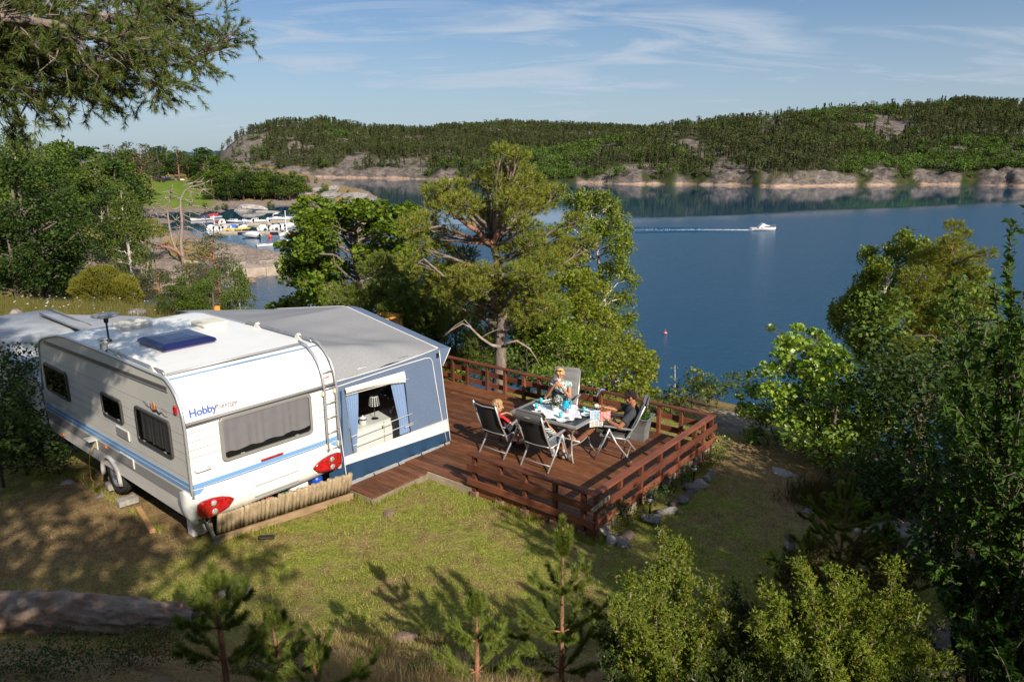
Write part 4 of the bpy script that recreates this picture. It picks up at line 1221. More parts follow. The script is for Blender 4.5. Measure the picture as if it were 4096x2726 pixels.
# ------------------------------------------------------------------ under and around the caravan
half_log=mat('half_log',(.27,.20,.12),rough=.85,c2=(.42,.33,.215),scale=6,stretch=(3,3,.6),detail=6,bump=.3,bscale=20)
raw_plank=mat('raw_plank',(.21,.135,.075),rough=.85,c2=(.33,.225,.13),scale=5,stretch=(.8,4,4),detail=6,bump=.3,bscale=20)
def build_under_caravan():
	rng=random.Random(5)
	t=thing('log_edging','low palisade of pale half logs with a plank foot below the caravan rear','edging',cw(0.36,.06,0),R(39.5))
	n=34
	x=0
	for k in range(n):
		w_=rng.uniform(.052,.072)
		h=.37+rng.uniform(-.015,.02)
		b=MB();Mx=Matrix.Translation((x+w_/2,.02,.13+rng.uniform(-.01,.01)))@Matrix.Rotation(R(20),4,'X')@Matrix.Rotation(R(rng.uniform(-1.5,1.5)),4,'Y')@Matrix.Rotation(rng.uniform(0,6),4,'Z')
		r_=w_/2*1.18
		b.lathe([(r_,0),(r_*1.02,h*.5),(r_,h-.004),(r_*.92,h),(0,h)],n=9,M=Mx)
		b.build('half_log',half_log,t)
		x+=w_
	b=MB();b.beam((-.05,-.03,.055),(x+.02,-.03,.055),.045,.11,bev=.005);b.build('foot_plank',raw_plank,t)
	# things stored under the floor
	tag(MB().box(-.13,.13,-.09,.09,0,.28,bev=.03).build('storage_box',white_gel,loc=cw(.30,.52,0),rot=(0,0,R(49))),'white plastic box under the left rear corner of the caravan','box')
	t=thing('red_tub','red plastic tub lying under the caravan behind the half logs','tub',cw(1.15,.22,.25),R(20))
	b=MB();b.lathe([(.05,.0),(.14,.0),(.17,.16),(.185,.165),(.175,.18),(.155,.17),(.13,.02),(0,.02)],n=20,M=Matrix.Rotation(R(70),4,'X'));b.build('body',mat('red_plastic',(.58,.02,.015),rough=.35),t)
	b=MB();b.tube([(-.17,.0,.1),(-.1,-.02,.22),(.1,-.02,.22),(.17,0,.1)],.008,6);b.build('handle',black_plastic,t)
	t=thing('water_can','white water canister lying under the caravan','canister',cw(1.78,.15,.28),R(35))
	b=MB();b.box(-.16,.16,-.12,.12,-.06,.17,bev=.05);b.build('body',mat('can_white',(.62,.63,.60),rough=.4),t)
	b=MB();b.lathe([(.03,0),(.03,.03),(0,.03)],c=(.1,-.03,.165),n=10);b.build('cap',black_plastic,t)
	tag(MB().lathe([(.08,0),(.10,.16),(.085,.17),(.0,.17)],n=14).build('green_pail',mat('green_plastic',(.01,.25,.13),rough=.4),loc=cw(1.55,.25,.26)),'small green plastic pail beside the white canister under the caravan','pail')
	tag(MB().ball((0,0,0),.11).build('blue_ball',mat('blue_plastic',(.01,.06,.42),rough=.35),loc=cw(2.12,.12,.34)),'blue plastic ball beside the right corner steady of the caravan','ball')
	# wheel blocks, loose timber
	for k,(p,s,lab)in enumerate((((.02,2.36,.04),(.30,.20,.10),'grey concrete block wedged behind the caravan wheel'),((.10,3.12,.05),(.20,.18,.12),'grey concrete block wedged in front of the caravan wheel'))):
		b=MB();b.box(-s[0]/2,s[0]/2,-s[1]/2,s[1]/2,-s[2]/2,s[2]/2,bev=.015)
		tag(b.build('wheel_chock',mat('concrete',(.33,.31,.29),rough=.95,c2=(.22,.2,.18),scale=12,bump=.5),loc=cw(*p),rot=(0,0,R(45))),lab,'block')
	b=MB();b.beam((0,0,.045),(.95,-.05,.045),.085,.07,bev=.012)
	tag(b.build('log',mat('fresh_wood',(.42,.22,.09),rough=.8,c2=(.52,.30,.14),scale=6,stretch=(.6,4,4)),loc=cw(.02,1.95,0),rot=(0,0,R(49-98))),'brown timber log lying on the grass below the caravan side','log')
	b=MB();b.box(-.11,.11,-.045,.045,0,.03,bev=.01)
	tag(b.build('black_scrap',black_plastic,loc=(-3.63,9.75,.02),rot=(0,0.1,R(15))),'small black piece of plastic lying on the lawn by the plank','scrap')
build_under_caravan()
def build_back_caravans():
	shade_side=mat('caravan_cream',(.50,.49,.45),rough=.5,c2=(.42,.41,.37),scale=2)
	M0=CM
	t=thing('back_caravan','second white caravan in the shade beyond the big caravan','caravan',cw(.25,6.6,-1.3),R(49))
	H=2.45
	prof=[(0.0,.5),(-.08,.9),(-.05,1.8),(.1,2.25),(.35,H),(2.3,H),(2.62,2.25),(2.8,1.5),(2.75,.5)]
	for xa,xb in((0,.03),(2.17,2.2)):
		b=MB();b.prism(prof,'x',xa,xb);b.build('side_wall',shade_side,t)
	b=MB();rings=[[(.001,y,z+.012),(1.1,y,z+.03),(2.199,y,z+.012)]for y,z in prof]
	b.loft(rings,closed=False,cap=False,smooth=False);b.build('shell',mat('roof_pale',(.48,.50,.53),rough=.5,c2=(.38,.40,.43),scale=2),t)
	b=MB();b.tube([(0,y,z+.012)for y,z in prof[1:8]],.02,6);b.build('edge_trim',dark_trim,t)
	window(t,Matrix.Translation((-.001,1.3,1.6))@LEFT,.9,.5)
	b=MB();b.lathe([(.045,0),(.045,.1),(.06,.11),(.06,.13),(0,.14)],c=(.12,1.0,H),n=12);b.build('chimney',black_plastic,t)
	b=MB();b.tube([(.04,.5,H+.05),(.04,1.9,H+.05)],.015,6);b.build('roof_rail',galv,t)
	b=MB();b.tube([(.5,.9,H+.03),(.5,.9,H+.10),(1.0,1.5,H+.10)],.008,5);b.tube([(.7,1.2,H+.03),(1.3,1.1,H+.05),(1.6,1.0,H+.02)],.006,5);b.build('aerial',black_plastic,t)
	b=MB();b.lathe([(.15,-.07),(.27,-.08),(.30,0),(.27,.08),(.15,.07)],n=20,M=Matrix.Translation((.1,1.3,.3))@Matrix.Rotation(R(90),4,'Y'));b.build('wheel',rubber,t)
	# a third caravan with its awning behind that one
	shaded_roof=mat('shaded_roof',(.36,.38,.41),rough=.6,c2=(.28,.30,.32),scale=2)  # white roof, with the shade of the trees put into this grey
	t=thing('far_caravan','white rounded caravan roof with a grey rail seen beyond the second caravan','caravan',cw(.55,9.7,-1.25),R(49))
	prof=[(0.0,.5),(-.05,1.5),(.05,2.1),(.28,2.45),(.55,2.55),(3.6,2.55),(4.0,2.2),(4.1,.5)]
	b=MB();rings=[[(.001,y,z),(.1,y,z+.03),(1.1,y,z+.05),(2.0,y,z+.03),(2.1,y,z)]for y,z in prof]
	b.loft(rings,closed=False,cap=False);b.build('shell',shaded_roof,t)
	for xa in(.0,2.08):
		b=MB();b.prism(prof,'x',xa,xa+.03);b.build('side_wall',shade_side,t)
	b=MB();b.tube([(1.95,y,z+.06)for y,z in prof[2:6]],.02,6);b.build('roof_rail',galv,t)
	window(t,Matrix.Translation((1.05,-.06,1.55))@REAR,1.3,.5)
	t=thing('back_awning','pale grey awning roof stretched beside the far caravan','awning',cw(2.0,9.0,-1.2),R(49))
	def rf(u,v):
		x=2.3*u;y=-.2+3.6*v
		return(x,y,2.62-.45*u+.16*math.sin(PI*v)*u-.05*math.sin(PI*u)*math.sin(PI*v*2)**2)
	b=MB();b.grid(rf,14,20);b.build('roof',mat('shaded_canvas',(.36,.37,.40),rough=.7,c2=(.30,.31,.34),scale=3),t)  # canvas colour darkened to carry the tree shade over it
	b=MB();b.grid(lambda u,v:(2.3*u,-.2,(2.62-.45*u)*v),4,4);b.build('side_wall',tent_blue,t)
	b=MB();b.grid(lambda u,v:(2.3,-.2+3.6*u,2.17*v),4,4);b.build('front_wall',tent_blue,t)
	b=MB();b.tube([(.02,-.2,2.64),(.02,3.3,2.64)],.02,6);b.build('edge_rail',galv,t)
build_back_caravans()
# ------------------------------------------------------------------ deck, railing, furniture
def on_ground(x,y,up=0.0):
	"where the view through pixel x, y of 4096 meets the ground"
	d=Vector(ray(x,y));o=Vector((0,0,H_EYE))
	t=1.5
	ts=np.geomspace(1.5,700,500)
	P=np.array(o)[None]+np.outer(ts,np.array(d))
	g=ground_z(P[:,0],P[:,1])+up
	k=np.argmax(P[:,2]<g)
	a,b=ts[max(k-1,0)],ts[k]
	for _ in range(20):
		m=(a+b)/2;p=o+d*m
		if p.z<gz(p.x,p.y)+up:b=m
		else:a=m
	return o+d*b
DZ=0.15
DK=Matrix.Translation((1.185,9.683,0))@Matrix.Rotation(R(-38.53),4,'Z')
def dk(x,y,z):return DK@Vector((x,y,z))
def wood_mat(name,c,c2,rough=.6,gloss=.35,dark=None):
	m,t,b=new_mat(name)
	L=t.links
	tc=N(t,'ShaderNodeTexCoord');oi=N(t,'ShaderNodeObjectInfo')
	sh=N(t,'ShaderNodeVectorMath',operation='SCALE');sh.inputs['Scale'].default_value=30
	cx=N(t,'ShaderNodeCombineXYZ');L.new(oi.outputs['Random'],cx.inputs[0]);L.new(oi.outputs['Random'],cx.inputs[1])
	L.new(cx.outputs[0],sh.inputs[0])
	ad=N(t,'ShaderNodeVectorMath',operation='ADD');L.new(tc.outputs['Object'],ad.inputs[0]);L.new(sh.outputs[0],ad.inputs[1])
	mp=N(t,'ShaderNodeMapping');mp.inputs['Scale'].default_value=(1.2,22,22);L.new(ad.outputs[0],mp.inputs[0])
	gr=N(t,'ShaderNodeTexNoise',ins={'Scale':1.6,'Detail':7,'Roughness':.65,'Distortion':.4});L.new(mp.outputs[0],gr.inputs['Vector'])
	we=N(t,'ShaderNodeTexNoise',ins={'Scale':2.3,'Detail':5,'Roughness':.6});L.new(ad.outputs[0],we.inputs['Vector'])
	mx=N(t,'ShaderNodeMix',data_type='RGBA');mx.inputs[6].default_value=(*c,1);mx.inputs[7].default_value=(*c2,1)
	r1=N(t,'ShaderNodeMapRange',ins={'From Min':.35,'From Max':.68});L.new(gr.outputs[0],r1.inputs[0]);L.new(r1.outputs[0],mx.inputs[0])
	hs=N(t,'ShaderNodeHueSaturation')
	r2=N(t,'ShaderNodeMapRange',ins={'From Min':.3,'From Max':.7,'To Min':.72,'To Max':1.25});L.new(we.outputs[0],r2.inputs[0])
	r3=N(t,'ShaderNodeMapRange',ins={'To Min':.64,'To Max':1.32});L.new(oi.outputs['Random'],r3.inputs[0])
	ml=N(t,'ShaderNodeMath',operation='MULTIPLY');L.new(r2.outputs[0],ml.inputs[0]);L.new(r3.outputs[0],ml.inputs[1])
	L.new(ml.outputs[0],hs.inputs['Value']);L.new(mx.outputs[2],hs.inputs['Color']);L.new(hs.outputs[0],b.inputs['Base Color'])
	b.inputs['Roughness'].default_value=rough;b.inputs['Specular IOR Level'].default_value=gloss
	bp=N(t,'ShaderNodeBump',ins={'Strength':.35,'Distance':.01});L.new(gr.outputs[0],bp.inputs['Height']);L.new(bp.outputs[0],b.inputs['Normal'])
	return m
deck_wood=wood_mat('deck_wood',(.088,.031,.013),(.205,.082,.035),rough=.5,gloss=.4)
rail_wood=wood_mat('rail_wood',(.120,.036,.020),(.19,.066,.036),rough=.6)
grey_wood=wood_mat('grey_wood',(.20,.16,.12),(.34,.28,.21),rough=.85,gloss=.15)
def plank_mesh(name,L,w,h,m):
	return MB().box(0,L,0,w,0,h,bev=0.004).mesh(name,m)
def build_deck():
	rng=random.Random(11)
	t=thing('wooden_deck','large red-brown wooden deck with plank floor and low railing','deck',DK.to_translation(),R(-38.53))
	W_=0.118;n=34
	for k in range(n):
		y=.005+k*(W_+.0015)
		x0=-4.03 if y<1.06 else-9.2
		cuts=[x0]
		x=x0+rng.uniform(1.2,3.4)
		while x<-0.7:
			cuts.append(x);x+=rng.uniform(2.4,3.6)
		cuts.append(0.0)
		for a,b in zip(cuts,cuts[1:]):
			mb=MB();mb.box(0.0015,b-a-.0015,0,W_-.008,0,.028+rng.uniform(-.0012,.0012),bev=.003)
			mb.build('plank',deck_wood,t,loc=(a,y,DZ-.028))
			# boards on the edges and the beams below
	for a,b,y in((-4.03,-2.35,-.012),):
		mb=MB();mb.box(0,b-a,-.014,.014,0,.15);mb.build('edge_board',grey_wood,t,loc=(a,y,-.018))
	mb=MB();mb.box(0,2.3,-.02,.02,0,.10);mb.build('edge_board',rail_wood,t,loc=(-2.33,.03,.02))
	mb=MB();mb.box(-.014,.014,0,4.05,0,.16);mb.build('edge_board',grey_wood,t,loc=(.0,.02,-.04))
	for y in(.15,1.3,2.6,3.9):
		mb=MB();mb.box(0,8.6 if y>1.2 else 3.9,-.03,.03,0,.12);mb.build('joist',grey_wood,t,loc=(-8.7 if y>1.2 else-4.0,y,0.0))
	top=.75
	pw=.034
	def post(x,y,z0=-.1,z1=top-.035):
		mb=MB();mb.box(-pw,pw,-pw,pw,0,z1-z0,bev=.004);return mb.build('post',rail_wood,t,loc=(x,y,z0))
	def rail(name,a,b,w,h,bev=.004,m=rail_wood):
		a=Vector(a);b=Vector(b);d=b-a
		mb=MB();mb.box(0,d.length,-w/2,w/2,-h/2,h/2,bev=bev)
		return mb.build(name,m,t,loc=a,rot=(0,-math.asin(d.z/d.length),math.atan2(d.y,d.x)))
	for x in(-8.4,-7.8,-7.15,-6.57,-6.10,-5.48,-4.95,-4.41,-3.99,-3.0,-2.41,-1.75,-1.08,-.61):post(x,4.05,-.35)
	for x in(-2.31,-1.77,-1.27,-.70,-.19):post(x,-.0,-.02)
	for y in(.71,1.36,2.0,2.65,3.33,3.70):post(-.0,y,-.2)
	post(-.0,.05,-.05);post(-.0,4.05,-.3)
	# cap rails, mitred at the corners
	rail('cap_rail',(-9.0,4.06,top-.018),(-3.6,4.06,top-.018),.115,.036)
	rail('cap_rail',(-3.595,4.06,top-.018),(.055,4.06,top-.018),.115,.036)
	rail('cap_rail',(0.0,.052,top-.017),(0.0,4.00,top-.017),.115,.036)
	rail('cap_rail',(-2.42,-.008,top-.018),(.058,-.008,top-.018),.115,.036)
	for z,h in((.51,.115),(.26,.115)):
		rail('rail',(-9.0,4.10,z),(-4.4,4.10,z),.028,h);rail('rail',(-4.395,4.10,z),(.05,4.10,z),.028,h)
		rail('rail',(.051,-.05,z),(.051,4.17,z),.030,h)
		rail('rail',(-2.43,-.052,z),(.034,-.052,z),.030,h)
	rail('offcut',(.082,-.22,.565),(.082,.26,.60),.028,.065,m=grey_wood)
	for i,x in enumerate((-2.31,-1.77,-1.27,-.70,-.19)):
		mb=MB();mb.box(-.07,.07,-.055,.055,0,.15,bev=.008);mb.build('post_block',mat('block_wood',(.16,.09,.055),rough=.9,c2=(.24,.16,.11),scale=9,bump=.4)if i==0 else bpy.data.materials['block_wood'],t,loc=(x,.0,-.06))
		# step platform in front of the awning
	t2=thing('wooden_step','low red-brown plank step in front of the awning wall','step',dk(-4.03,-1.27,0),R(-38.53))
	for k in range(11):
		y=.005+k*.1155
		mb=MB();mb.box(0,.64,0,.111,0,.028,bev=.003);mb.build('plank',deck_wood,t2,loc=(0,y,.105+rng.uniform(-.001,.001)))
	for loc,sz in(((0.0,-.012,.0),(.64,.026,.105)),((.64-.005,.0,.0),(.026,1.27,.105)),((0,.0,.0),(.026,1.27,.105))):
		mb=MB();mb.box(0,sz[0],0,sz[1],0,sz[2]);mb.build('edge_board',grey_wood,t2,loc=loc)
		# blue rope tied round the back rail
	mb=MB()
	cx=-2.41
	for k in range(3):
		mb.tube([(cx+.03*math.cos(a)*1.0+.01*k,4.06+.075*math.cos(a),top-.018+.035*math.sin(a))for a in np.linspace(0,2*PI,14)],.008,5)
	mb.tube([(cx,3.99,top),(cx-.03,3.965,top-.06),(cx-.05,3.96,top-.16)],.008,5)
	mb.tube([(cx,4.0,top+.02),(cx+.05,3.98,top+.05),(cx+.03,3.96,top+.0)],.008,5)
	o=mb.build('rope',mat('blue_rope',(.20,.36,.62),rough=.8));o.matrix_world=DK
	tag(o,'light blue rope knotted round the far railing of the deck','rope')
build_deck()
alu=mat('alu_frame',(.46,.47,.48),rough=.38,metal=.55)
chair_black=mat('chair_mesh',(.016,.016,.017),rough=.8)
cushion_grey=mat('cushion_grey',(.125,.125,.130),rough=.9,c2=(.105,.105,.11),scale=60,bump=.2)
cushion_lite=mat('cushion_lite',(.175,.175,.180),rough=.9,c2=(.15,.15,.155),scale=60,bump=.2)
def build_chair(M,rz,label,cushion=None,high=False,seat_only=False):
	"folding recliner facing +y; origin on the floor below the middle of the seat"
	t=thing('folding_armchair',label,'chair',M,rz,'folding recliner chairs round the garden table')
	HW=.265
	seat_z=.42
	# back leans away: foot of back at y=-.22, top at y=-.50
	by0,bz0,by1,bz1=-.20,.36,-.47,1.06
	if high:by1=-.50
	for s in(-1,1):
		b=MB();b.tube([(s*HW,by0+.05,bz0-.05),(s*HW,by0,bz0+.08),(s*HW,(by0+by1)/2-.01,(bz0+bz1)/2),(s*(HW-.005),by1,bz1)],.0165,8);b.build('back_post',alu,t)
	for f,bow in((.12,.02),(.93,.05)):
		b=MB();b.tube([(s*HW,by0+(by1-by0)*f-bow*(1-abs(s)),bz0+(bz1-bz0)*f)for s in np.linspace(-1,1,9)],.012,7);b.build('back_bar',alu,t)
	def sling(u,v):
		x=-HW+.015+(2*HW-.03)*u
		f=.05+.95*v
		return(x,by0+(by1-by0)*f-.035*math.sin(PI*u)+.012,bz0+(bz1-bz0)*f)
	b=MB();b.grid(sling,10,10);b.build('back_sling',chair_black,t)
	b=MB();b.grid(lambda u,v:(-HW+.015+(2*HW-.03)*u,-.20+.46*v,seat_z-.02*math.sin(PI*u)),8,8);b.build('seat_sling',chair_black,t)
	for s in(-1,1):
		b=MB();b.tube([(s*HW,-.20,seat_z-.005),(s*HW,.27,seat_z+.015)],.0155,8);b.build('seat_rail',alu,t)
		# inverted V legs from under the arm
		b=MB();b.tube([(s*(HW+.03),.12,.60),(s*(HW+.03),-.02,.34),(s*(HW+.025),-.30,0)],.0165,8);b.build('leg',alu,t)
		b=MB();b.tube([(s*(HW+.045),.10,.60),(s*(HW+.045),.20,.34),(s*(HW+.045),.36,0)],.0165,8);b.build('leg',alu,t)
		b=MB();b.beam((s*(HW+.035),-.30,.615),(s*(HW+.035),.20,.645),.05,.022,bev=.008);b.build('armrest',alu,t)
	b=MB();b.tube([(-HW-.03,-.22,.10),(HW+.03,-.22,.10)],.010,6);b.build('cross_bar',alu,t)
	b=MB();b.tube([(-HW-.045,.30,.16),(HW+.045,.30,.16)],.010,6);b.build('cross_bar',alu,t)
	b=MB();b.tube([(-HW,.27,seat_z+.015),(0,.29,seat_z+.012),(HW,.27,seat_z+.015)],.0135,7);b.build('seat_bar',alu,t)
	if cushion:
		m=cushion
		# padded pad over back and seat, quilted across, with a head roll
		def pad_back(sg):
			def f(u,v):
				x=-HW+.01+(2*HW-.02)*u
				g=.06+1.0*v
				q=abs(math.sin(v*PI*4.5))**.5*math.sin(PI*u)**.3
				d=.018+.030*q
				if v>.84:d+=.012*math.sin((v-.84)/.16*PI)
				off=d if sg>0 else-.004
				return(x,by0+(by1-by0)*g+.02+off*.93,bz0+(bz1-bz0)*g+off*.36)
			return f
		b=MB();b.grid(pad_back(1),12,44);b.grid(pad_back(-1),12,44)
		f1,f2=pad_back(1),pad_back(-1)
		for u in(0,1):b.grid(lambda a,v,u=u:(f1(u,v)if a>.5 else f2(u,v)),1,44)
		b.grid(lambda u,a:(f1(u,1)if a>.5 else f2(u,1)),12,1)
		# part that hangs over the back
		b.grid(lambda u,v:(-HW+.01+(2*HW-.02)*u,by1-.022-.02*math.sin(v*PI)+.06*v*.4,bz1+.035-.17*v),10,6)
		b.build('back_cushion',m,t)
		b=MB()
		b.grid(lambda u,v:(-HW+.01+(2*HW-.02)*u,-.17+.45*v,seat_z+.02+.028*(abs(math.sin(v*PI*2.5))**.5)*math.sin(PI*u)**.3),12,24)
		b.grid(lambda u,v:(-HW+.01+(2*HW-.02)*u,.28+.012*math.sin(v*PI),seat_z+.02-.035*v),8,4)
		b.build('seat_cushion',m,t)
	return t
def dirz(fx,fy):return math.atan2(-fx,fy)
CH_BOY=(Vector((-.20,12.64,DZ)),R(-40))
CH_STR=(Vector((.55,12.06,DZ)),R(-37))
CH_MAN=(Vector((1.90,12.46,DZ)),R(74))
CH_WOM=(Vector((.99,13.86,DZ)),R(164))
build_chair(*CH_BOY,'black sling folding armchair with a boy in a red shirt',None)
build_chair(*CH_STR,'folding armchair with grey cushion and its black back to the camera',cushion_grey)
build_chair(*CH_MAN,'folding armchair with dark grey cushion under the man with the newspaper',cushion_grey,True)
build_chair(*CH_WOM,'folding armchair with light grey cushion behind the woman',cushion_lite,True)
# ---- table and what is on it
TC=Vector((.80,12.72,DZ));TYAW=R(-37)
Z4=lambda a,b:(1900+.3183*a,1450+.3183*b)
TH=.87
def on_table(a,b,z=TH):return at(*Z4(a,b),z)
def build_table():
	t=thing('garden_table','rectangular garden table with dark glass top and grey metal frame','table',TC,TYAW)
	L_,W_=1.43,.89
	h=TH-DZ
	b=MB()
	for a,c in(((-L_/2,-W_/2+.03),(L_/2,-W_/2+.03)),((-L_/2,W_/2-.03),(L_/2,W_/2-.03))):
		b.beam((*a,h-.018),(*c,h-.018),.06,.036)
	for x in(-1,1):b.beam((x*(L_/2-.03),-W_/2+.06,h-.018),(x*(L_/2-.03),W_/2-.06,h-.018),.06,.036)
	b.build('table_frame',alu,t)
	m=mat('pebbled_glass',(.020,.021,.022),rough=.10,bump=.25,bscale=130,spec=.6,c2=(.05,.05,.05),scale=140)
	b=MB();b.box(-L_/2+.058,L_/2-.058,-W_/2+.058,W_/2-.058,h-.016,h-.006);b.build('glass_top',m,t)
	for sx in(-1,1):
		for sy in(-1,1):
			b=MB();b.tube([(sx*(L_/2-.08),sy*(W_/2-.08),h-.03),(sx*(L_/2-.15),sy*(W_/2-.13),h-.14),(sx*(L_/2-.19),sy*(W_/2-.16),h*.5),(sx*(L_/2-.17),sy*(W_/2-.14),.14),(sx*(L_/2-.10),sy*(W_/2-.08),0.0)],.0165,8);b.build('leg',alu,t)
	for sx in(-1,1):
		b=MB();b.tube([(sx*(L_/2-.19),y,h*.42-.05*math.cos(y/(W_/2-.16)*PI/2))for y in np.linspace(-W_/2+.16,W_/2-.16,9)],.012,7);b.build('stretcher',alu,t)
	b=MB();b.tube([(-L_/2+.19,0,h*.37),(L_/2-.19,0,h*.37)],.012,7);b.build('stretcher',alu,t)
	# cloth
	q=[on_table(722,522),on_table(1285,540),on_table(1340,700),on_table(800,712)]
	def cl(u,v):
		p=(q[0]*(1-u)+q[1]*u)*(1-v)+(q[3]*(1-u)+q[2]*u)*v
		e=min(u,1-u,v,1-v)
		w=.006*abs(math.sin(u*9+v*3))**3+.004*abs(math.sin(v*8-u*2))**4+(.010*max(0,math.sin(u*23+v*19))if e<.06 else 0)
		j=.012*math.sin(u*14)*(v in(0,1))+.012*math.sin(v*12+1)*0
		return(p.x+j*.5,p.y+j,TH+.003+w)
	b=MB();b.grid(cl,40,40)
	o=b.build('tablecloth',mat('cloth_white',(.72,.75,.80),rough=.85,c2=(.66,.70,.76),scale=50))
	tag(o,'white square tablecloth laid across the glass garden table','tablecloth')
	china=mat('china',(.78,.78,.77),rough=.2,coat=.3)
	teal=mat('teal_glass',(.05,.42,.50),rough=.12,coat=.3)
	teal_water=mat('teal_drink',(.04,.40,.50),rough=.15)
	for k,((a,c),lab)in enumerate((((725,637),'white plate on the bare glass by the red-shirted boy'),((905,496),'white plate in front of the woman'),((1090,732),'white plate at the near table edge beside the teal glass'),((1395,658),'white plate between the tablecloth and the man'),((1452,604),'white plate at the far right table edge behind the newspaper'))):
		p=on_table(a,c)
		r_=.098
		b=MB();b.lathe([(0,.004),(.05,.004),(.065,.006),(.095,.016),(.098,.018),(.095,.013),(.06,.0),(0,0)],n=24)
		o=b.build('plate',china,loc=(p.x,p.y,TH+.004));tag(o,lab,'plate','white plates on the garden table')
		if k==1:
			o2=MB().beam((-.06,-.03,.021),(.08,.03,.019),.018,.004).build('knife',black_plastic,loc=(p.x,p.y,TH+.004));tag(o2,'dark handled knife lying across the plate in front of the woman','knife')
	for(a,c),lab in(((775,582),'teal drinking glass at the left corner of the tablecloth'),((832,516),'teal drinking glass beside the plate in front of the woman'),((1074,700),'teal drinking glass at the near edge of the tablecloth'),((1372,630),'teal drinking glass near the man on the bare table')):
		p=on_table(a,c)
		t2=thing('drinking_glass',lab,'glass',(p.x,p.y,TH+.006),0,'teal drinking glasses on the garden table')
		b=MB();b.lathe([(0,.002),(.026,.002),(.031,.108),(.029,.108),(.025,.008),(0,.008)],n=18);b.build('tumbler',teal,t2)
		b=MB();b.lathe([(0,.009),(.0245,.009),(.0275,.075),(0,.075)],n=18);b.build('drink',teal_water,t2)
	def cup(name,lab,loc,rz,saucer,cat='cup'):
		t2=thing(name,lab,cat,loc,rz,'white coffee cups of the breakfast set')
		z0=0
		if saucer:
			b=MB();b.lathe([(0,.003),(.03,.003),(.07,.014),(.072,.012),(.035,0),(0,0)],n=22);b.build('saucer',china,t2);z0=.006
		b=MB();b.lathe([(.022,z0),(.026,z0+.004),(.040,z0+.035),(.043,z0+.062),(.0405,z0+.062),(.036,z0+.03),(.02,z0+.012),(0,z0+.011)],n=22);b.build('bowl',china,t2)
		b=MB();b.tube([(.039,0,z0+.052),(.062,0,z0+.052),(.066,0,z0+.034),(.052,0,z0+.016),(.034,0,z0+.018)],.0045,7);b.build('handle',china,t2)
		return t2
	p=on_table(848,632);cup('coffee_cup','white cup on saucer at the left of the tablecloth',(p.x,p.y,TH+.008),1.0,True)
	p=on_table(1198,718);cup('coffee_cup','white cup on saucer at the near right table corner',(p.x,p.y,TH+.004),2.0,True)
	# flower pot
	p=on_table(1010,604)
	t2=thing('flower_pot','white pot of small pink and white flowers on the tablecloth','flower pot',(p.x,p.y,TH+.006))
	b=MB();b.lathe([(0,0),(.048,0),(.060,.02),(.069,.105),(.073,.11),(.066,.11),(.06,.095),(0,.09)],n=26);b.build('pot',china,t2)
	rng=np.random.default_rng(3)
	P=rng.normal(size=(420,3))*np.array([.055,.055,.04])+np.array([0,0,.155])
	v,f=leaf_quads(rng,P,np.full(420,.03),up=.6)
	link('leaves',mesh_np('leaves',v,f,[leaf_mat('pot_leaf',[(.03,.07,.015),(.05,.11,.02),(.09,.15,.04)])]),t2)
	for k in range(14):
		q3=rng.normal(size=3)*np.array([.06,.06,.02])+np.array([0,0,.20])
		b=MB()
		for i in range(5):
			a=i*2*PI/5;b.ball((q3[0]+.012*math.cos(a),q3[1]+.012*math.sin(a),q3[2]),.009,6,4,(1,1,.5))
		b.build('flower',mat('petal_pink',(.62,.30,.45),rough=.6)if k==0 else(bpy.data.materials['petal_pink']if k%2 else china),t2)
		# vacuum jug
	p=on_table(1140,598)
	t2=thing('vacuum_jug','turquoise vacuum jug with black lid on the tablecloth','jug',(p.x,p.y,TH+.006),R(-20))
	b=MB();b.lathe([(0,0),(.052,0),(.058,.01),(.066,.06),(.066,.11),(.055,.165),(.043,.195),(.043,.2)],n=26);b.build('body',mat('turquoise',(.01,.36,.55),rough=.25,coat=.4),t2)
	b=MB();b.lathe([(.044,.2),(.046,.21),(.044,.235),(.03,.245),(0,.247)],n=20);b.box(-.015,.02,-.06,-.03,.205,.23,bev=.004);b.build('lid',black_plastic,t2)
	b=MB();b.tube([(.045,0,.205),(.095,0,.20),(.105,0,.13),(.085,0,.05),(.06,0,.04)],.010,8,flat=1.4);b.build('handle',bpy.data.materials['turquoise'],t2)
	b=MB();b.tube([(-.04,0,.19),(-.06,0,.215)],[.016,.012],8);b.build('spout',black_plastic,t2)
	# cream jug
	p=on_table(1160,632)
	t2=thing('cream_jug','small steel cream jug on the tablecloth beside the vacuum jug','jug',(p.x,p.y,TH+.006),R(200))
	b=MB();b.lathe([(0,0),(.028,0),(.034,.03),(.026,.065),(.03,.08)],n=18);b.build('body',rim_silver,t2)
	b=MB();b.tube([(.028,0,.07),(.055,0,.075),(.055,0,.035),(.03,0,.025)],.004,6);b.build('handle',rim_silver,t2)
	b=MB();b.tube([(-.01,0,.04),(-.04,.01,.13)],.004,6);b.ball((-.042,.01,.135),.011,8,6,(1,1,.6));b.build('spoon',rim_silver,t2)
	p=on_table(1180,590)
	b=MB();b.lathe([(0,.004),(.03,.004),(.05,.03),(.052,.034),(.047,.03),(.028,0),(0,0)],n=20)
	tag(b.build('sugar_bowl',china,loc=(p.x,p.y,TH+.006)),'small white bowl on the tablecloth right of the vacuum jug','bowl')
	return cup
make_cup=build_table()
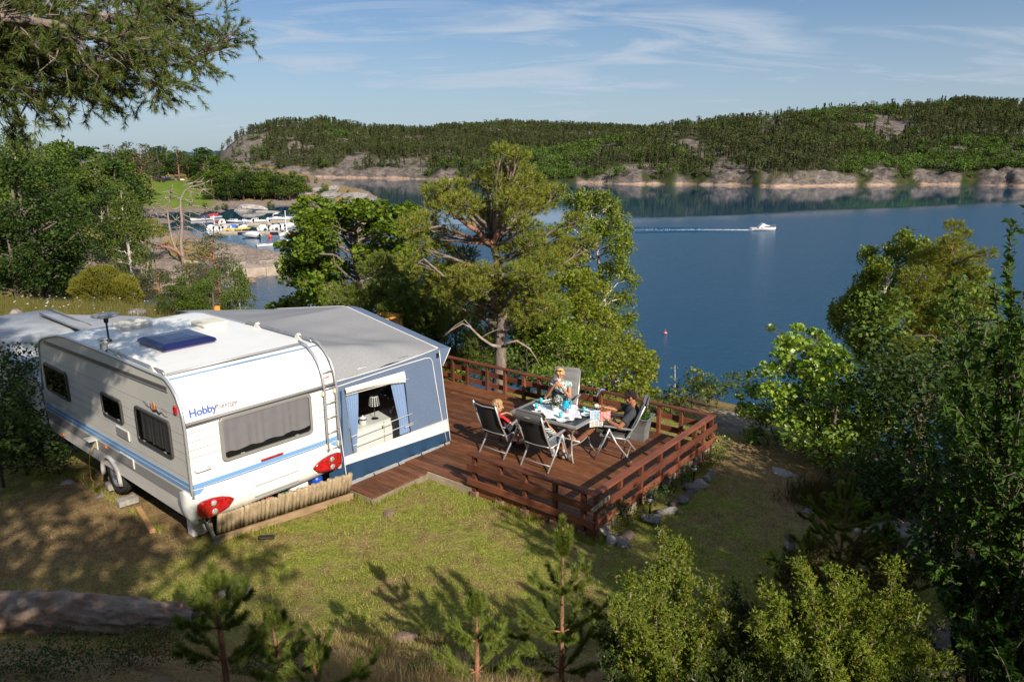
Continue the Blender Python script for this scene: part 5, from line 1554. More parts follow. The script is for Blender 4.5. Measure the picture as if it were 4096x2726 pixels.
def build_planter():
	t=thing('planter','tall tapered grey zinc planter with a green plant beside the man','planter',(2.44,13.21,DZ),R(-30))
	zinc=mat('zinc',(.25,.26,.265),rough=.55,metal=.3,c2=(.18,.19,.195),scale=5,detail=7)
	def ring(a,z):return[(-a,-a,z),(a,-a,z),(a,a,z),(-a,a,z)]
	b=MB();b.loft([ring(.135,0),ring(.14,.03),ring(.145,.16),ring(.17,.32),ring(.205,.43),ring(.225,.455),ring(.225,.475),ring(.205,.475),ring(.19,.43)],smooth=False,cap=False)
	b.add(ring(.139,.001),[(0,1,2,3)]);b.build('pot',zinc,t)
	b=MB();b.add(ring(.19,.43),[(0,1,2,3)]);b.build('soil',mat('soil',(.03,.022,.016),rough=1),t)
	rng=np.random.default_rng(9)
	P=rng.normal(size=(700,3))*np.array([.085,.085,.05])+np.array([0,0,.52])
	v,f=leaf_quads(rng,P,np.full(700,.05),up=.5)
	link('leaves',mesh_np('leaves',v,f,[leaf_mat('planter_leaf',[(.04,.09,.015),(.07,.15,.02),(.12,.21,.04)])]),t)
	for k in range(5):
		b=MB();b.ball((rng.normal()*.08,rng.normal()*.08,.58),.016,7,5,(1,1,.6));b.build('flower',white_line,t)
build_planter()
# ------------------------------------------------------------------ rocks
stone_mats=[mat('stone_grey',(.27,.25,.235),rough=.92,c2=(.15,.14,.13),scale=5,detail=8,bump=.8,bscale=14),mat('stone_pale',(.42,.38,.35),rough=.9,c2=(.24,.215,.20),scale=6,detail=8,bump=.8,bscale=14),mat('stone_rust',(.24,.16,.12),rough=.92,c2=(.14,.10,.08),scale=5,detail=8,bump=.8,bscale=14)]
def rock_mesh(seed,m,sub=3,rough=.28,flat=.65):
	bm=bmesh.new()
	bmesh.ops.create_icosphere(bm,subdivisions=sub,radius=1)
	rng=np.random.default_rng(seed)
	co=np.array([v.co for v in bm.verts])
	# cut the ball with a few planes for facets, then roughen
	for k in range(7):
		n=rng.normal(size=3);n/=np.linalg.norm(n);d=rng.uniform(.45,.8)
		ov=np.maximum(co@n-d,0);co-=ov[:,None]*n[None]*.92
	nz=vnoise(co[:,:2]+co[:,2:3]*1.7,1.6,seed%50,3)*rough*.4
	co*=(1+nz)[:,None]
	co[:,2]*=flat
	for v,c in zip(bm.verts,co):v.co=c
	me=bpy.data.meshes.new('rock');bm.to_mesh(me);bm.free()
	me.materials.append(m)
	return me
def rock(name,label,loc,size,seed,m=0,rz=0.0,cat='stone',group=None,flat=.65,tilt=0.0):
	o=link(name,rock_mesh(seed,stone_mats[m],flat=flat),None,loc,(tilt,0,rz))
	o.scale=size if hasattr(size,'__len__')else(size,)*3
	return tag(o,label,cat,group)
def build_bed():
	S5=lambda a,b:(2300+.4464*a,1500+.4464*b)
	st=[((250,1400),(.17,.12,.15),1),((330,1472),(.15,.11,.12),1),((432,1490),(.13,.10,.14),1),((480,1432),(.18,.10,.10),2),((690,1285),(.22,.16,.17),0),((825,1212),(.20,.10,.13),0),((885,1150),(.11,.10,.12),2),((950,1112),(.12,.11,.14),0),((1005,1065),(.13,.1,.12),2),((1040,1012),(.15,.12,.14),0),((1122,968),(.15,.13,.13),1),((1186,922),(.11,.09,.10),1),((1232,868),(.13,.11,.12),1)]
	labs=['pale jagged stone at the near deck corner, first of the flower bed border','low pale stone second in the border from the deck corner','square pale stone third in the border from the deck corner','flat rust brown stone lying inside the border near the deck corner','big rounded grey stone of the bed border beside the first garden lamp','long grey slab of the bed border right of the big rounded stone','small rust brown stone of the border between long slab and upright block','upright block stone of the border with a flat split face','dark brown stone in the middle of the bed border','broad mottled stone of the border just before the bluish round one','round bluish grey stone of the bed border below the second garden lamp','small pale stone near the far end of the bed border','pinkish flat stone at the far end of the bed border']
	for k,((a,c),s,m)in enumerate(st):
		p=on_ground(*S5(a,c+25))
		rock('border_stone',labs[k],(p.x,p.y,p.z+s[2]*.28),s,40+k,m,rz=k*1.3,group='stones bordering the flower bed')
		# stones under the far railing
	for k,(a,c,s,m,lab)in enumerate(((480,310,.20,0,'dark grey stone under the far railing, leftmost of the row'),(560,318,.17,1,'paler stone under the far railing by the pine trunk'),(640,335,.14,0,'small dark stone under the far railing right of the pine trunk'),(700,345,.12,1,'smallest stone of the row under the far railing'),(760,352,.22,0,'big square dark stone under the far railing'),(820,372,.15,0,'low dark stone at the right end of the row under the railing'))):
		p=dk(-6.2+k*.45,4.28+.05*(k%2),0)
		rock('border_stone',lab,(p.x,p.y,gz(p.x,p.y)+s*.2),(s,s*.8,s),70+k,m,rz=k*2.1,group='stones under the far railing')
		# garden lamps
	for(a,c),lab in(((1060,968),'black solar garden lamp with pale lens near the far end of the flower bed'),((668,1255),'black solar garden lamp with pale lens by the near end of the flower bed')):
		p=on_ground(*S5(a,c))
		t=thing('garden_lamp',lab,'lamp',(p.x,p.y,p.z),0,'solar lamps in the flower bed')
		b=MB();b.lathe([(.014,0),(.014,.22),(.03,.235),(.03,.24)],n=12);b.build('stake',black_plastic,t)
		b=MB();b.lathe([(.042,.24),(.048,.31)],n=16);b.build('lens',mat('lamp_lens',(.55,.56,.55),rough=.2)if 'lamp_lens'not in bpy.data.materials else bpy.data.materials['lamp_lens'],t)
		b=MB();b.lathe([(.06,.31),(.062,.325),(.04,.36),(0,.37)],n=16);b.build('cap',black_plastic,t)
		# hose under the deck corner
	p=at(1700+.5093*1195,1400+.5093*1385,.0)
	b=MB()
	for k in range(3):
		b.tube([(.16*math.cos(a)*(1+.1*k),.07*math.sin(a)*(1+.15*k),.02+.02*k+.01*math.sin(3*a))for a in np.linspace(0,2*PI,20)],.011,6)
	b.tube([(-.16,0,.02),(-.22,-.06,.03),(-.26,-.14,.015)],.011,6)
	tag(b.build('garden_hose',mat('yellow_hose',(.60,.36,.03),rough=.45),loc=(p.x,p.y,gz(p.x,p.y)+.01),rot=(0,0,R(-30))),'coiled yellow garden hose under the near deck corner','hose')
	# lantern half hidden in the shade on the right
	p=on_ground(2048+.8693*1280,1900+.8693*345)
	t=thing('lantern','small black lantern standing in the shade beside the dark young pine','lantern',(p.x,p.y,p.z))
	b=MB();b.box(-.07,.07,-.07,.07,0,.03);b.box(-.06,.06,-.06,.06,.17,.19);b.loft([[(-.08,-.08,.19),(.08,-.08,.19),(.08,.08,.19),(-.08,.08,.19)],[(-.02,-.02,.25),(.02,-.02,.25),(.02,.02,.25),(-.02,.02,.25)]],smooth=False);b.build('frame',black_plastic,t)
	b=MB();b.box(-.052,.052,-.052,.052,.03,.17);b.build('lantern_glass',mat('lantern_glass',(.30,.33,.32),rough=.2),t)
build_bed()
# ------------------------------------------------------------------ people
def remesh(mb,voxel,mats_,name,smooth=4):
	"join the overlapping rounded volumes of mb into one continuous skin"
	me=mb.mesh('tmp',[])
	o=bpy.data.objects.new('tmp',me)
	COL.objects.link(o)
	m=o.modifiers.new('r','REMESH');m.mode='VOXEL';m.voxel_size=voxel;m.use_smooth_shade=True
	s=o.modifiers.new('s','SMOOTH');s.iterations=smooth;s.factor=.5
	dg=bpy.context.evaluated_depsgraph_get()
	out=bpy.data.meshes.new_from_object(o.evaluated_get(dg),depsgraph=dg)
	bpy.data.objects.remove(o)
	out.name=name
	out.materials.clear()
	for x in(mats_ if isinstance(mats_,(list,tuple))else[mats_]):out.materials.append(x)
	return out
class Fig(MB):
	def cap(s,a,b,r1,r2,n=14):
		s.tube([a,b],[r1,r2],n);s.ball(a,r1,n,8);s.ball(b,r2,n,8);return s
	def chain(s,pts,rs,n=14):
		for p,q,r1,r2 in zip(pts,pts[1:],rs,rs[1:]):s.cap(p,q,r1,r2,n)
		return s
	def ell(s,c,axes,M3=None):
		"ellipsoid at c with half axes, turned by M3"
		prof=[(max(1e-5,math.sin(PI*i/10)),-math.cos(PI*i/10))for i in range(11)]
		M=Matrix.Translation(c)@(M3.to_4x4()if M3 is not None else Matrix.Identity(4))@Matrix.Diagonal((*axes,1))
		s.lathe(prof,n=16,M=M,cap=False);return s
def basis(fwd,up):
	f=Vector(fwd).normalized();u=Vector(up);r_=f.cross(u).normalized();u=r_.cross(f)
	return Matrix((r_,f,u)).transposed()
def hand(fig,w,d,n,sc_=1.0,curl=.5,thumb=1,spread=.018):
	"palm and five fingers from the wrist w, pointing along d, back of the hand facing n"
	d=Vector(d).normalized();n=Vector(n);n=(n-d*n.dot(d)).normalized();s=d.cross(n)
	L=.095*sc_
	k=Vector(w)
	for i in range(4):
		o=(i-1.5)*spread*sc_
		fig.cap(k+d*.012+s*(o*.6),k+d*L*.92+s*o,.013*sc_,.0115*sc_,8)
	ln=(.066,.078,.073,.056)
	for i in range(4):
		o=(i-1.5)*spread*1.08*sc_
		p=k+d*L*.95+s*o
		a1=curl*1.0;a2=curl*2.1
		d1=(d*math.cos(a1)-n*math.sin(a1));d2=(d*math.cos(a2)-n*math.sin(a2))
		q=p+d1*ln[i]*.52*sc_;e=q+d2*ln[i]*.5*sc_
		fig.cap(p,q,.0098*sc_,.0090*sc_,8);fig.cap(q,e,.0090*sc_,.0072*sc_,8)
	t0=k+d*.03*sc_+s*(-.026*thumb*sc_)
	t1=t0+(d*.6-s*.6*thumb-n*.35).normalized()*.042*sc_
	t2=t1+(d*.9-s*.1*thumb-n*.45).normalized()*.032*sc_
	fig.cap(t0,t1,.0135*sc_,.011*sc_,8);fig.cap(t1,t2,.011*sc_,.0085*sc_,8)
def skin_mat(name,c):
	m,t,b=new_mat(name)
	tc=N(t,'ShaderNodeTexCoord');nz=N(t,'ShaderNodeTexNoise',ins={'Scale':14,'Detail':4})
	t.links.new(tc.outputs['Object'],nz.inputs['Vector'])
	mx=N(t,'ShaderNodeMix',data_type='RGBA');mx.inputs[6].default_value=(c[0]*.9,c[1]*.8,c[2]*.75,1);mx.inputs[7].default_value=(c[0]*1.08,c[1]*1.06,c[2]*1.05,1)
	t.links.new(nz.outputs[0],mx.inputs[0]);t.links.new(mx.outputs[2],b.inputs['Base Color'])
	b.inputs['Roughness'].default_value=.48;b.inputs['Specular IOR Level'].default_value=.4
	b.inputs['Subsurface Weight'].default_value=.12;b.inputs['Subsurface Radius'].default_value=(.02,.008,.004)
	return m
def build_person(label,frame,J,S,look,skin,voxel=.006,hands=None):
	"""frame: chair matrix; J: joints in chair space (x to the person's right); S: sizes; returns root and world joints"""
	W={k:frame@Vector(v)for k,v in J.items()}
	root=thing('person',label,'person',tuple(frame@Vector((0,0,0))))
	g=S['k']
	f=Fig()
	up=(W['neck']-W['pelvis']).normalized()
	side=(W['shR']-W['shL']).normalized()
	Mt=Matrix((side,up.cross(side),up)).transposed()
	# torso
	ch=W['pelvis']*.33+W['neck']*.67
	be=W['pelvis']*.66+W['neck']*.34
	f.ell(W['pelvis']+up*.03*g,(S['hip'],.115*g,.125*g),Mt)
	f.ell(be,(S['waist'],.105*g,.15*g),Mt)
	f.ell(ch,(S['chest'],.115*g,.17*g),Mt)
	f.cap(W['shL']*.75+W['shR']*.25-up*.0,W['shR']*.75+W['shL']*.25,.062*g,.062*g)
	for s in 'LR':
		f.cap(W['neck']-up*.03*g,W['sh'+s],.05*g,.055*g)
		f.chain([W['sh'+s],W['el'+s],W['wr'+s]],[.053*g*S['arm'],.039*g*S['arm'],.026*g*S['arm']])
		m=W['el'+s]*.72+W['wr'+s]*.28
		f.ell(m,(.037*g*S['arm'],)*3)
		hp=W['pelvis']+side*(.085*g*(1 if s=='R'else-1))-up*.02
		f.chain([hp,W['kn'+s]],[.088*g*S['leg'],.062*g*S['leg']])
		f.chain([W['kn'+s],W['an'+s]],[.058*g*S['leg'],.036*g*S['leg']])
		mc=W['kn'+s]*.68+W['an'+s]*.32
		f.ell(mc,(.054*g*S['leg'],)*3)
		f.chain([W['an'+s],W['an'+s]*.3+W['toe'+s]*.7,W['toe'+s]],[.036*g,.034*g,.022*g])
		# head
	L=Vector(look).normalized();upn=(W['head']-W['neck']).normalized()*.5+Vector((0,0,.5))
	B=basis(L,upn)
	hs=S['head']
	hp=lambda x,y,z:W['head']+B@Vector((x*hs,y*hs,z*hs))
	f.ell(hp(0,-.012,.028),(.074*hs,.092*hs,.088*hs),B)
	f.ell(hp(0,.020,-.035),(.058*hs,.066*hs,.082*hs),B)
	f.ell(hp(0,.052,-.088),(.032*hs,.026*hs,.026*hs),B)
	f.cap(hp(0,.088,.012),hp(0,.108,-.022),.010*hs,.014*hs,8)
	f.ell(hp(0,.072,.034),(.046*hs,.014*hs,.012*hs),B)
	f.ell(hp(0,.080,-.058),(.024*hs,.012*hs,.010*hs),B)
	for s in(-1,1):
		f.ell(hp(s*.076,-.012,-.012),(.011*hs,.022*hs,.032*hs),B)
		f.ell(hp(s*.038,.058,-.022),(.024*hs,.022*hs,.022*hs),B)
	f.cap(W['neck']-up*.04,hp(0,-.018,-.045),.058*g,.052*hs)
	for h in hands or():
		hand(f,*h)
	me=remesh(f,voxel,skin,'body',3)
	link('body',me,None).parent=root
	root_inv=root.matrix_basis.inverted()
	bpy.data.objects[-1]if False else None
	body=[o for o in root.children][-1]if root.children else None
	# face marks
	def part(name,mb,m):
		me_=mb.mesh(name,m);o=link(name,me_,root);o.matrix_parent_inverse=Matrix.Translation(-Vector(root.location));return o
	for o in COL.objects:
		if o.parent==root:o.matrix_parent_inverse=Matrix.Translation(-Vector(root.location))
	eye=mat('eye_dark',(.02,.015,.012),rough=.2)if 'eye_dark'not in bpy.data.materials else bpy.data.materials['eye_dark']
	lip=mat('lip',(.36,.10,.08),rough=.5)if 'lip'not in bpy.data.materials else bpy.data.materials['lip']
	for s in(-1,1):
		b=Fig();b.ell(hp(s*.031,.083,.012),(.009*hs,.005*hs,.004*hs),B);part('eye',b,eye)
		b=Fig();b.cap(hp(s*.018,.091,.036),hp(s*.046,.080,.034),.0026*hs,.002*hs,6);part('eyebrow',b,S['brow'])
	b=Fig();b.ell(hp(0,.089,-.056),(.021*hs,.006*hs,.006*hs),B);part('mouth',b,lip)
	# hair
	if S.get('hair'):
		h=Fig()
		rng=np.random.default_rng(int(S['seed']))
		for k in range(S.get('locks',120)):
			d=rng.normal(size=3);d/=np.linalg.norm(d)
			x,y,z=d
			front=S.get('fringe',.35)
			if z<-.15-.45*max(0,-y)*S.get('back',1)or(y>.5 and z<front)or(y>.1 and z<.0):continue
			p=hp(x*.076,-.012+y*.094,.028+z*.092)
			q=hp(x*.086+rng.normal()*.008,-.012+y*.104+rng.normal()*.008,.028+z*.103+S.get('lift',.0)*max(0,z)-.012*(1-z))
			h.cap(p,q,.021*hs,.014*hs,7)
		h.ell(hp(0,-.022,.040),(.077*hs,.088*hs,.083*hs),B)
		o=link('hair',remesh(h,.006,S['hair'],'hair',S.get('sleek',1)),root);o.matrix_parent_inverse=Matrix.Translation(-Vector(root.location))
	return root,W,part,hp,B,side,up,Mt
def clothes(root,name,fig,m,voxel=.008,smooth=3):
	o=link(name,remesh(fig,voxel,m,name,smooth),root)
	o.matrix_parent_inverse=Matrix.Translation(-Vector(root.location))
	return o
def fr(c):return Matrix.Translation(c[0])@Matrix.Rotation(c[1],4,'Z')
def cloth_torso(W,S,up,Mt,fat=.014,low=.02,top=.67,sleeves=.45,neck=True,hipfat=0.0):
	g=S['k'];f=Fig()
	ch=W['pelvis']*.33+W['neck']*.67;be=W['pelvis']*.66+W['neck']*.34
	f.ell(W['pelvis']+up*.05*g,(S['hip']+fat,.115*g+fat,.115*g),Mt)
	f.ell(be,(S['waist']+fat*1.3,.105*g+fat*1.3,.16*g),Mt)
	f.ell(ch,(S['chest']+fat,.115*g+fat,.165*g+fat),Mt)
	f.cap(W['shL']*.75+W['shR']*.25,W['shR']*.75+W['shL']*.25,.062*g+fat*.7,.062*g+fat*.7)
	for s in 'LR':
		f.cap(W['neck']-up*.045*g,W['sh'+s],.05*g+fat*.5,.055*g+fat*.7)
		if sleeves:
			e=W['sh'+s]*(1-sleeves)+W['el'+s]*sleeves
			f.tube([W['sh'+s],e],[.056*g*S['arm']+fat*.7,.050*g*S['arm']+fat*1.2],16)
			f.ball(W['sh'+s],.056*g+fat*.7,14,8)
	return f
def cloth_legs(W,S,up,side,upto=.95,fat=.018,below=0.0):
	g=S['k'];f=Fig()
	Mt=Matrix((side,up.cross(side),up)).transposed()
	f.ell(W['pelvis'],(S['hip']+fat,.12*g+fat,.125*g),Mt)
	for s in 'LR':
		hp=W['pelvis']+side*(.085*g*(1 if s=='R'else-1))-up*.02
		e=hp*(1-upto)+W['kn'+s]*upto
		f.tube([hp,e],[.092*g*S['leg']+fat,.070*g*S['leg']+fat*1.3],18)
		f.ball(hp,.092*g*S['leg']+fat,14,8)
		if below:
			q=W['kn'+s]*(1-below)+W['an'+s]*below
			f.tube([e,W['kn'+s],q],[.070*g+fat*1.3,.068*g+fat,.066*g+fat],18)
			f.ball(e,.070*g+fat*1.3,14,8)
	return f
def build_people():
	sk=skin_mat('skin_tan',(.42,.21,.13));sk_m=skin_mat('skin_brown',(.33,.15,.085));sk_k=skin_mat('skin_child',(.50,.28,.18))
	hair_d=mat('hair_dark',(.014,.010,.008),rough=.85,c2=(.035,.027,.022),scale=60,spec=.15)
	hair_b=mat('hair_blond',(.62,.40,.15),rough=.45,c2=(.42,.25,.085),scale=45)
	hair_k=mat('hair_ash',(.30,.19,.09),rough=.55,c2=(.42,.28,.14),scale=50)
	# ---------------- man
	J=dict(pelvis=(0,-.13,.49),neck=(0,-.29,.97),head=(.0,-.205,1.11),shL=(-.195,-.28,.885),shR=(.195,-.25,.89),elL=(-.30,-.07,.645),elR=(.25,.05,.76),wrL=(-.19,.17,.71),wrR=(.14,.27,.83),knL=(-.13,.40,.53),knR=(.10,.40,.50),anL=(-.09,.74,.20),anR=(.02,.78,.15),toeL=(-.07,.83,.30),toeR=(.03,.88,.24))
	S=dict(k=1.0,hip=.165,waist=.150,chest=.175,arm=1.1,leg=1.0,head=1.0,hair=hair_d,brow=hair_d,seed=2,fringe=.52,lift=.012,back=1.0)
	F=fr(CH_MAN)
	W={k:F@Vector(v)for k,v in J.items()}
	fd=(F.to_3x3()@Vector((0,1,0)))
	rt=(F.to_3x3()@Vector((1,0,0)))
	look=fd*.9-Vector((0,0,.34))-rt*.10
	hL=(W['wrL'],fd*.9+Vector((0,0,.15))+rt*.3,-rt*.8-Vector((0,0,.1)),1.0,.55,1)
	hR=(W['wrR'],fd*.85+Vector((0,0,.12))-rt*.05,rt*.9+Vector((0,0,.3)),1.0,.75,-1)
	root,W,part,hp,B,side,up,Mt=build_person('man with dark hair in a charcoal T-shirt reading a newspaper and raising a cup',F,J,S,look,sk_m,hands=[hL,hR])
	clothes(root,'t_shirt',cloth_torso(W,S,up,Mt,sleeves=.62),mat('shirt_charcoal',(.045,.05,.062),rough=.9,c2=(.036,.04,.05),scale=30,bump=.3,bscale=22))
	clothes(root,'shorts',cloth_legs(W,S,up,side,upto=.93),mat('shorts_olive',(.055,.05,.035),rough=.9,c2=(.038,.035,.026),scale=20,bump=.4,bscale=18))
	for s in 'LR':
		a,t_=W['an'+s],W['toe'+s]
		d=(t_-a).normalized();n_=(d.cross(side)).normalized()
		if n_.dot(W['an'+s]-W['kn'+s])<0:n_=-n_
		b=MB();heel=a-d*.035+n_*.045;b.beam(heel,t_+d*.05+n_*.03,.085,.026,up=n_,bev=.01);sd=part('sandal',b,mat('sandal_sole',(.30,.23,.13),rough=.8)if 'sandal_sole'not in bpy.data.materials else bpy.data.materials['sandal_sole'])
		b=Fig()
		for q in(.25,.75):
			c=a*(1-q)+t_*q
			b.tube([c+side*.042*math.cos(w_)-n_*(.040*math.sin(w_))+n_*.02 for w_ in np.linspace(0,PI,9)],.009,6)
		part('sandal_strap',b,black_plastic)
	b=Fig();d=(W['elL']-W['wrL']).normalized()
	b.tube([W['wrL']+d*.018,W['wrL']+d*.045],[.034,.036],14);part('wrist_watch',b,black_plastic)
	b=Fig();b.ball(W['wrL']+d*.03+(-rt*.6+Vector((0,0,.6))).normalized()*.032,.016,10,6);part('watch_face',b,rim_silver)
	# the raised cup
	cupos=W['wrR']+fd*.135+Vector((0,0,-.02))-rt*.02
	make_cup('coffee_cup','white coffee cup raised in the hand of the man',cupos,math.atan2(-fd.y,-fd.x),False)
	# newspaper held open on the lap
	t=thing('newspaper','open newspaper with blue and red pages held by the man','newspaper',W['wrL']+fd*.10)
	Mn=Matrix.Translation(-Vector(t.location))
	paper=mat('newsprint',(.58,.56,.53),rough=.9,c2=(.48,.46,.44),scale=6)
	c=W['wrL']+fd*.085+Vector((0,0,.01))
	ax=(-fd*.94+rt*.34).normalized()
	upv=(Vector((0,0,1))*.72+rt*.66+fd*.1).normalized()
	def sheet(x0,x1,z0,z1,bend,off=0.0):
		return lambda u,v:c+ax*(x0+(x1-x0)*u)+upv*(z0+(z1-z0)*v)+rt*(bend*math.sin(u*PI)+off+.012*math.sin(v*5+u*3))
	nrm=(ax.cross(upv)).normalized()
	for nm,fn,m in(('page',sheet(-.22,-.04,-.02,.17,.02),mat('page_blue',(.30,.45,.58),rough=.9,c2=(.50,.55,.58),scale=14)),('page',sheet(-.04,.15,-.03,.16,-.02),mat('page_red',(.50,.085,.075),rough=.9,c2=(.56,.20,.17),scale=60)),('page',sheet(-.22,.02,-.15,-.02,.03,.0),paper)):
		b=MB();b.grid(fn,10,8);o=part_of(t,nm,b,m)
		b=MB();n0=nrm*(.0025 if nrm.dot(Vector((0,0,0))+Vector((0,0,H_EYE))-c)>0 else-.0025)
		for r_ in range(6):
			v0=.10+.14*r_
			for q_ in range(3):
				u0=.07+.30*q_
				b.grid(lambda u,v,u0=u0,v0=v0:fn(u0+.24*u,v0+.05*v)+n0,3,1)
		part_of(t,'print',b,mat('print_ink',(.10,.09,.09),rough=.9)if m is paper else(mat('print_pale',(.62,.48,.44),rough=.9)if 'red'in m.name else mat('print_dark',(.12,.14,.2),rough=.9)))['kind']='stuff'
		# ---------------- woman
	J=dict(pelvis=(.03,-.10,.49),neck=(.04,-.10,.94),head=(.05,-.02,1.085),shL=(-.125,-.09,.875),shR=(.205,-.09,.875),elL=(-.17,.06,.655),elR=(.28,.07,.665),wrL=(-.015,.17,.91),wrR=(.13,.17,.91),knL=(-.08,.34,.50),knR=(.12,.34,.50),anL=(-.10,.36,.08),anR=(.10,.40,.08),toeL=(-.10,.52,.035),toeR=(.11,.55,.035))
	S=dict(k=.92,hip=.165,waist=.125,chest=.145,arm=.95,leg=.95,head=.95,hair=hair_b,brow=hair_k,seed=5,fringe=.40,lift=.0,back=1.5,locks=420,sleek=7)
	F=fr(CH_WOM)
	W={k:F@Vector(v)for k,v in J.items()}
	fd=(F.to_3x3()@Vector((0,1,0)));rt=(F.to_3x3()@Vector((1,0,0)));Z=Vector((0,0,1))
	look=fd-Z*.30
	mid=(W['wrL']+W['wrR'])/2
	hL=(W['wrL'],rt*.55+Z*.5+fd*.15,-rt*.5+fd*.8,.88,.55,1)
	hR=(W['wrR'],-rt*.55+Z*.5+fd*.15,rt*.5+fd*.8,.88,.55,-1)
	root,W,part,hp,B,side,up,Mt=build_person('blonde woman in a turquoise patterned top drinking from a white cup',F,J,S,look,sk,hands=[hL,hR])
	dm,t_,b_=new_mat('dress_print')
	tc=N(t_,'ShaderNodeTexCoord');vo=N(t_,'ShaderNodeTexVoronoi',ins={'Scale':26.0});nz=N(t_,'ShaderNodeTexNoise',ins={'Scale':16.0,'Detail':3.0})
	t_.links.new(tc.outputs['Object'],vo.inputs['Vector']);t_.links.new(tc.outputs['Object'],nz.inputs['Vector'])
	rp=N(t_,'ShaderNodeValToRGB');rp.color_ramp.interpolation='CONSTANT';e=rp.color_ramp.elements
	e[0].position=0;e[0].color=(.06,.32,.36,1);e[1].position=.62;e[1].color=(.10,.05,.03,1)
	for p_,c_ in((.40,(.50,.58,.55)),(.50,(.16,.42,.46)),(.56,(.62,.60,.50))):
		q_=e.new(p_);q_.color=(*c_,1)
	t_.links.new(nz.outputs[0],rp.inputs[0]);t_.links.new(rp.outputs[0],b_.inputs['Base Color']);b_.inputs['Roughness'].default_value=.85
	clothes(root,'top',cloth_torso(W,S,up,Mt,sleeves=.20,fat=.012),dm)
	clothes(root,'skirt',cloth_legs(W,S,up,side,upto=.95),dm)
	ch=W['pelvis']*.25+W['neck']*.75
	b=Fig();fwd_=-Mt.col[1]if(-Mt.col[1]).dot(fd)>0 else Mt.col[1]
	p0=ch+fwd_*.112
	b.loft([[p0+side*x+up*z+fwd_*y for x,y,z in row]for row in(((-.045,.010,.085),(0,.014,.08),(.045,.010,.085)),((-.03,.017,.03),(0,.022,.03),(.03,.017,.03)),((-.006,.020,-.035),(0,.024,-.04),(.006,.020,-.035)))],closed=False,cap=False)
	part('neckline',b,sk)
	b=Fig();be=W['pelvis']*.52+W['neck']*.48
	b.tube([be+side*(S['waist']+.030)*math.cos(a)+Mt.col[1]*(.105*.92+.030)*math.sin(a)for a in np.linspace(0,2*PI,24)],.013,6);part('waist_band',b,mat('band_brown',(.035,.02,.015),rough=.8))
	b=Fig()
	for s in(-1,1):
		b.ell(hp(s*.036,.060,.128),(.031,.020,.012),B)
	b.cap(hp(-.01,.066,.132),hp(.01,.066,.132),.004,.004,6)
	for s in(-1,1):b.cap(hp(s*.066,.052,.124),hp(s*.088,-.03,.07),.004,.004,6)
	part('sunglasses',b,mat('shades_brown',(.05,.015,.012),rough=.15))
	b=Fig();d=(W['elL']-W['wrL']).normalized();b.tube([W['wrL']+d*.02,W['wrL']+d*.04],[.029,.031],12);part('wrist_watch',b,rim_silver)
	for s in 'LR':
		b=MB();b.beam(W['an'+s]-Z*.058-fd*.04,W['toe'+s]-Z*.02+fd*.04,.08,.022,bev=.008);part('sandal',b,mat('sandal_dark',(.06,.035,.025),rough=.7)if 'sandal_dark'not in bpy.data.materials else bpy.data.materials['sandal_dark'])
	make_cup('coffee_cup','white coffee cup held to the lips of the woman',hp(.0,.135,-.085),math.atan2(rt.y,rt.x),False)
	# ---------------- boy in red
	J=dict(pelvis=(.02,-.08,.46),neck=(.02,-.19,.79),head=(.045,-.145,.925),shL=(-.12,-.17,.735),shR=(.165,-.17,.735),elL=(-.20,.02,.62),elR=(.27,-.02,.595),wrL=(-.05,.19,.685),wrR=(.255,.20,.655),knL=(-.02,.26,.46),knR=(.15,.28,.46),anL=(.0,.26,.10),anR=(.16,.28,.10),toeL=(.02,.40,.05),toeR=(.19,.42,.05))
	S=dict(k=.72,hip=.125,waist=.11,chest=.118,arm=.85,leg=.85,head=.92,hair=hair_k,brow=hair_k,seed=9,fringe=.35,lift=.004,back=1.0,locks=170)
	F=fr(CH_BOY)
	W={k:F@Vector(v)for k,v in J.items()}
	fd=(F.to_3x3()@Vector((0,1,0)));rt=(F.to_3x3()@Vector((1,0,0)))
	look=rt*.75+fd*.6-Z*.16
	hL=(W['wrL'],fd*.4+rt*.8-Z*.1,Z*.9,.8,.25,1)
	hR=(W['wrR'],fd*.9-rt*.25-Z*.1,Z*.9,.8,.5,-1)
	root,W,part,hp,B,side,up,Mt=build_person('boy with short fair hair in a red T-shirt at the left end of the table',F,J,S,look,sk_k,hands=[hL,hR])
	clothes(root,'t_shirt',cloth_torso(W,S,up,Mt,sleeves=.60,fat=.013),mat('shirt_red',(.50,.018,.022),rough=.85,c2=(.42,.014,.018),scale=30,bump=.3,bscale=22))
	for s in 'LR':
		e_=W['sh'+s]*.42+W['el'+s]*.58;d=(W['el'+s]-W['sh'+s]).normalized()
		b=Fig();b.tube([e_,e_+d*.014],[.052,.052],14,cap=False);part('sleeve_trim',b,mat('trim_dark',(.02,.02,.022),rough=.9)if 'trim_dark'not in bpy.data.materials else bpy.data.materials['trim_dark'])
	clothes(root,'shorts',cloth_legs(W,S,up,side,upto=.92,fat=.016),mat('shorts_dark',(.022,.024,.020),rough=.9))
	for s in 'LR':
		b=Fig();b.chain([W['an'+s]-Z*.03-fd*.01,W['an'+s]*.3+W['toe'+s]*.7-Z*.015,W['toe'+s]-Z*.01],[.040,.042,.034]);part('shoe',b,black_plastic)
		# ---------------- boy in stripes
	J=dict(pelvis=(0.02,-.06,.45),neck=(.05,-.16,.76),head=(.055,-.175,.885),shL=(-.10,-.16,.70),shR=(.185,-.12,.70),elL=(-.20,.02,.60),elR=(.255,.05,.575),wrL=(-.22,.20,.655),wrR=(.15,-.075,.775),knL=(.0,.31,.455),knR=(.185,.31,.455),anL=(.01,.30,.095),anR=(.20,.345,.095),toeL=(.02,.45,.05),toeR=(.235,.49,.05))
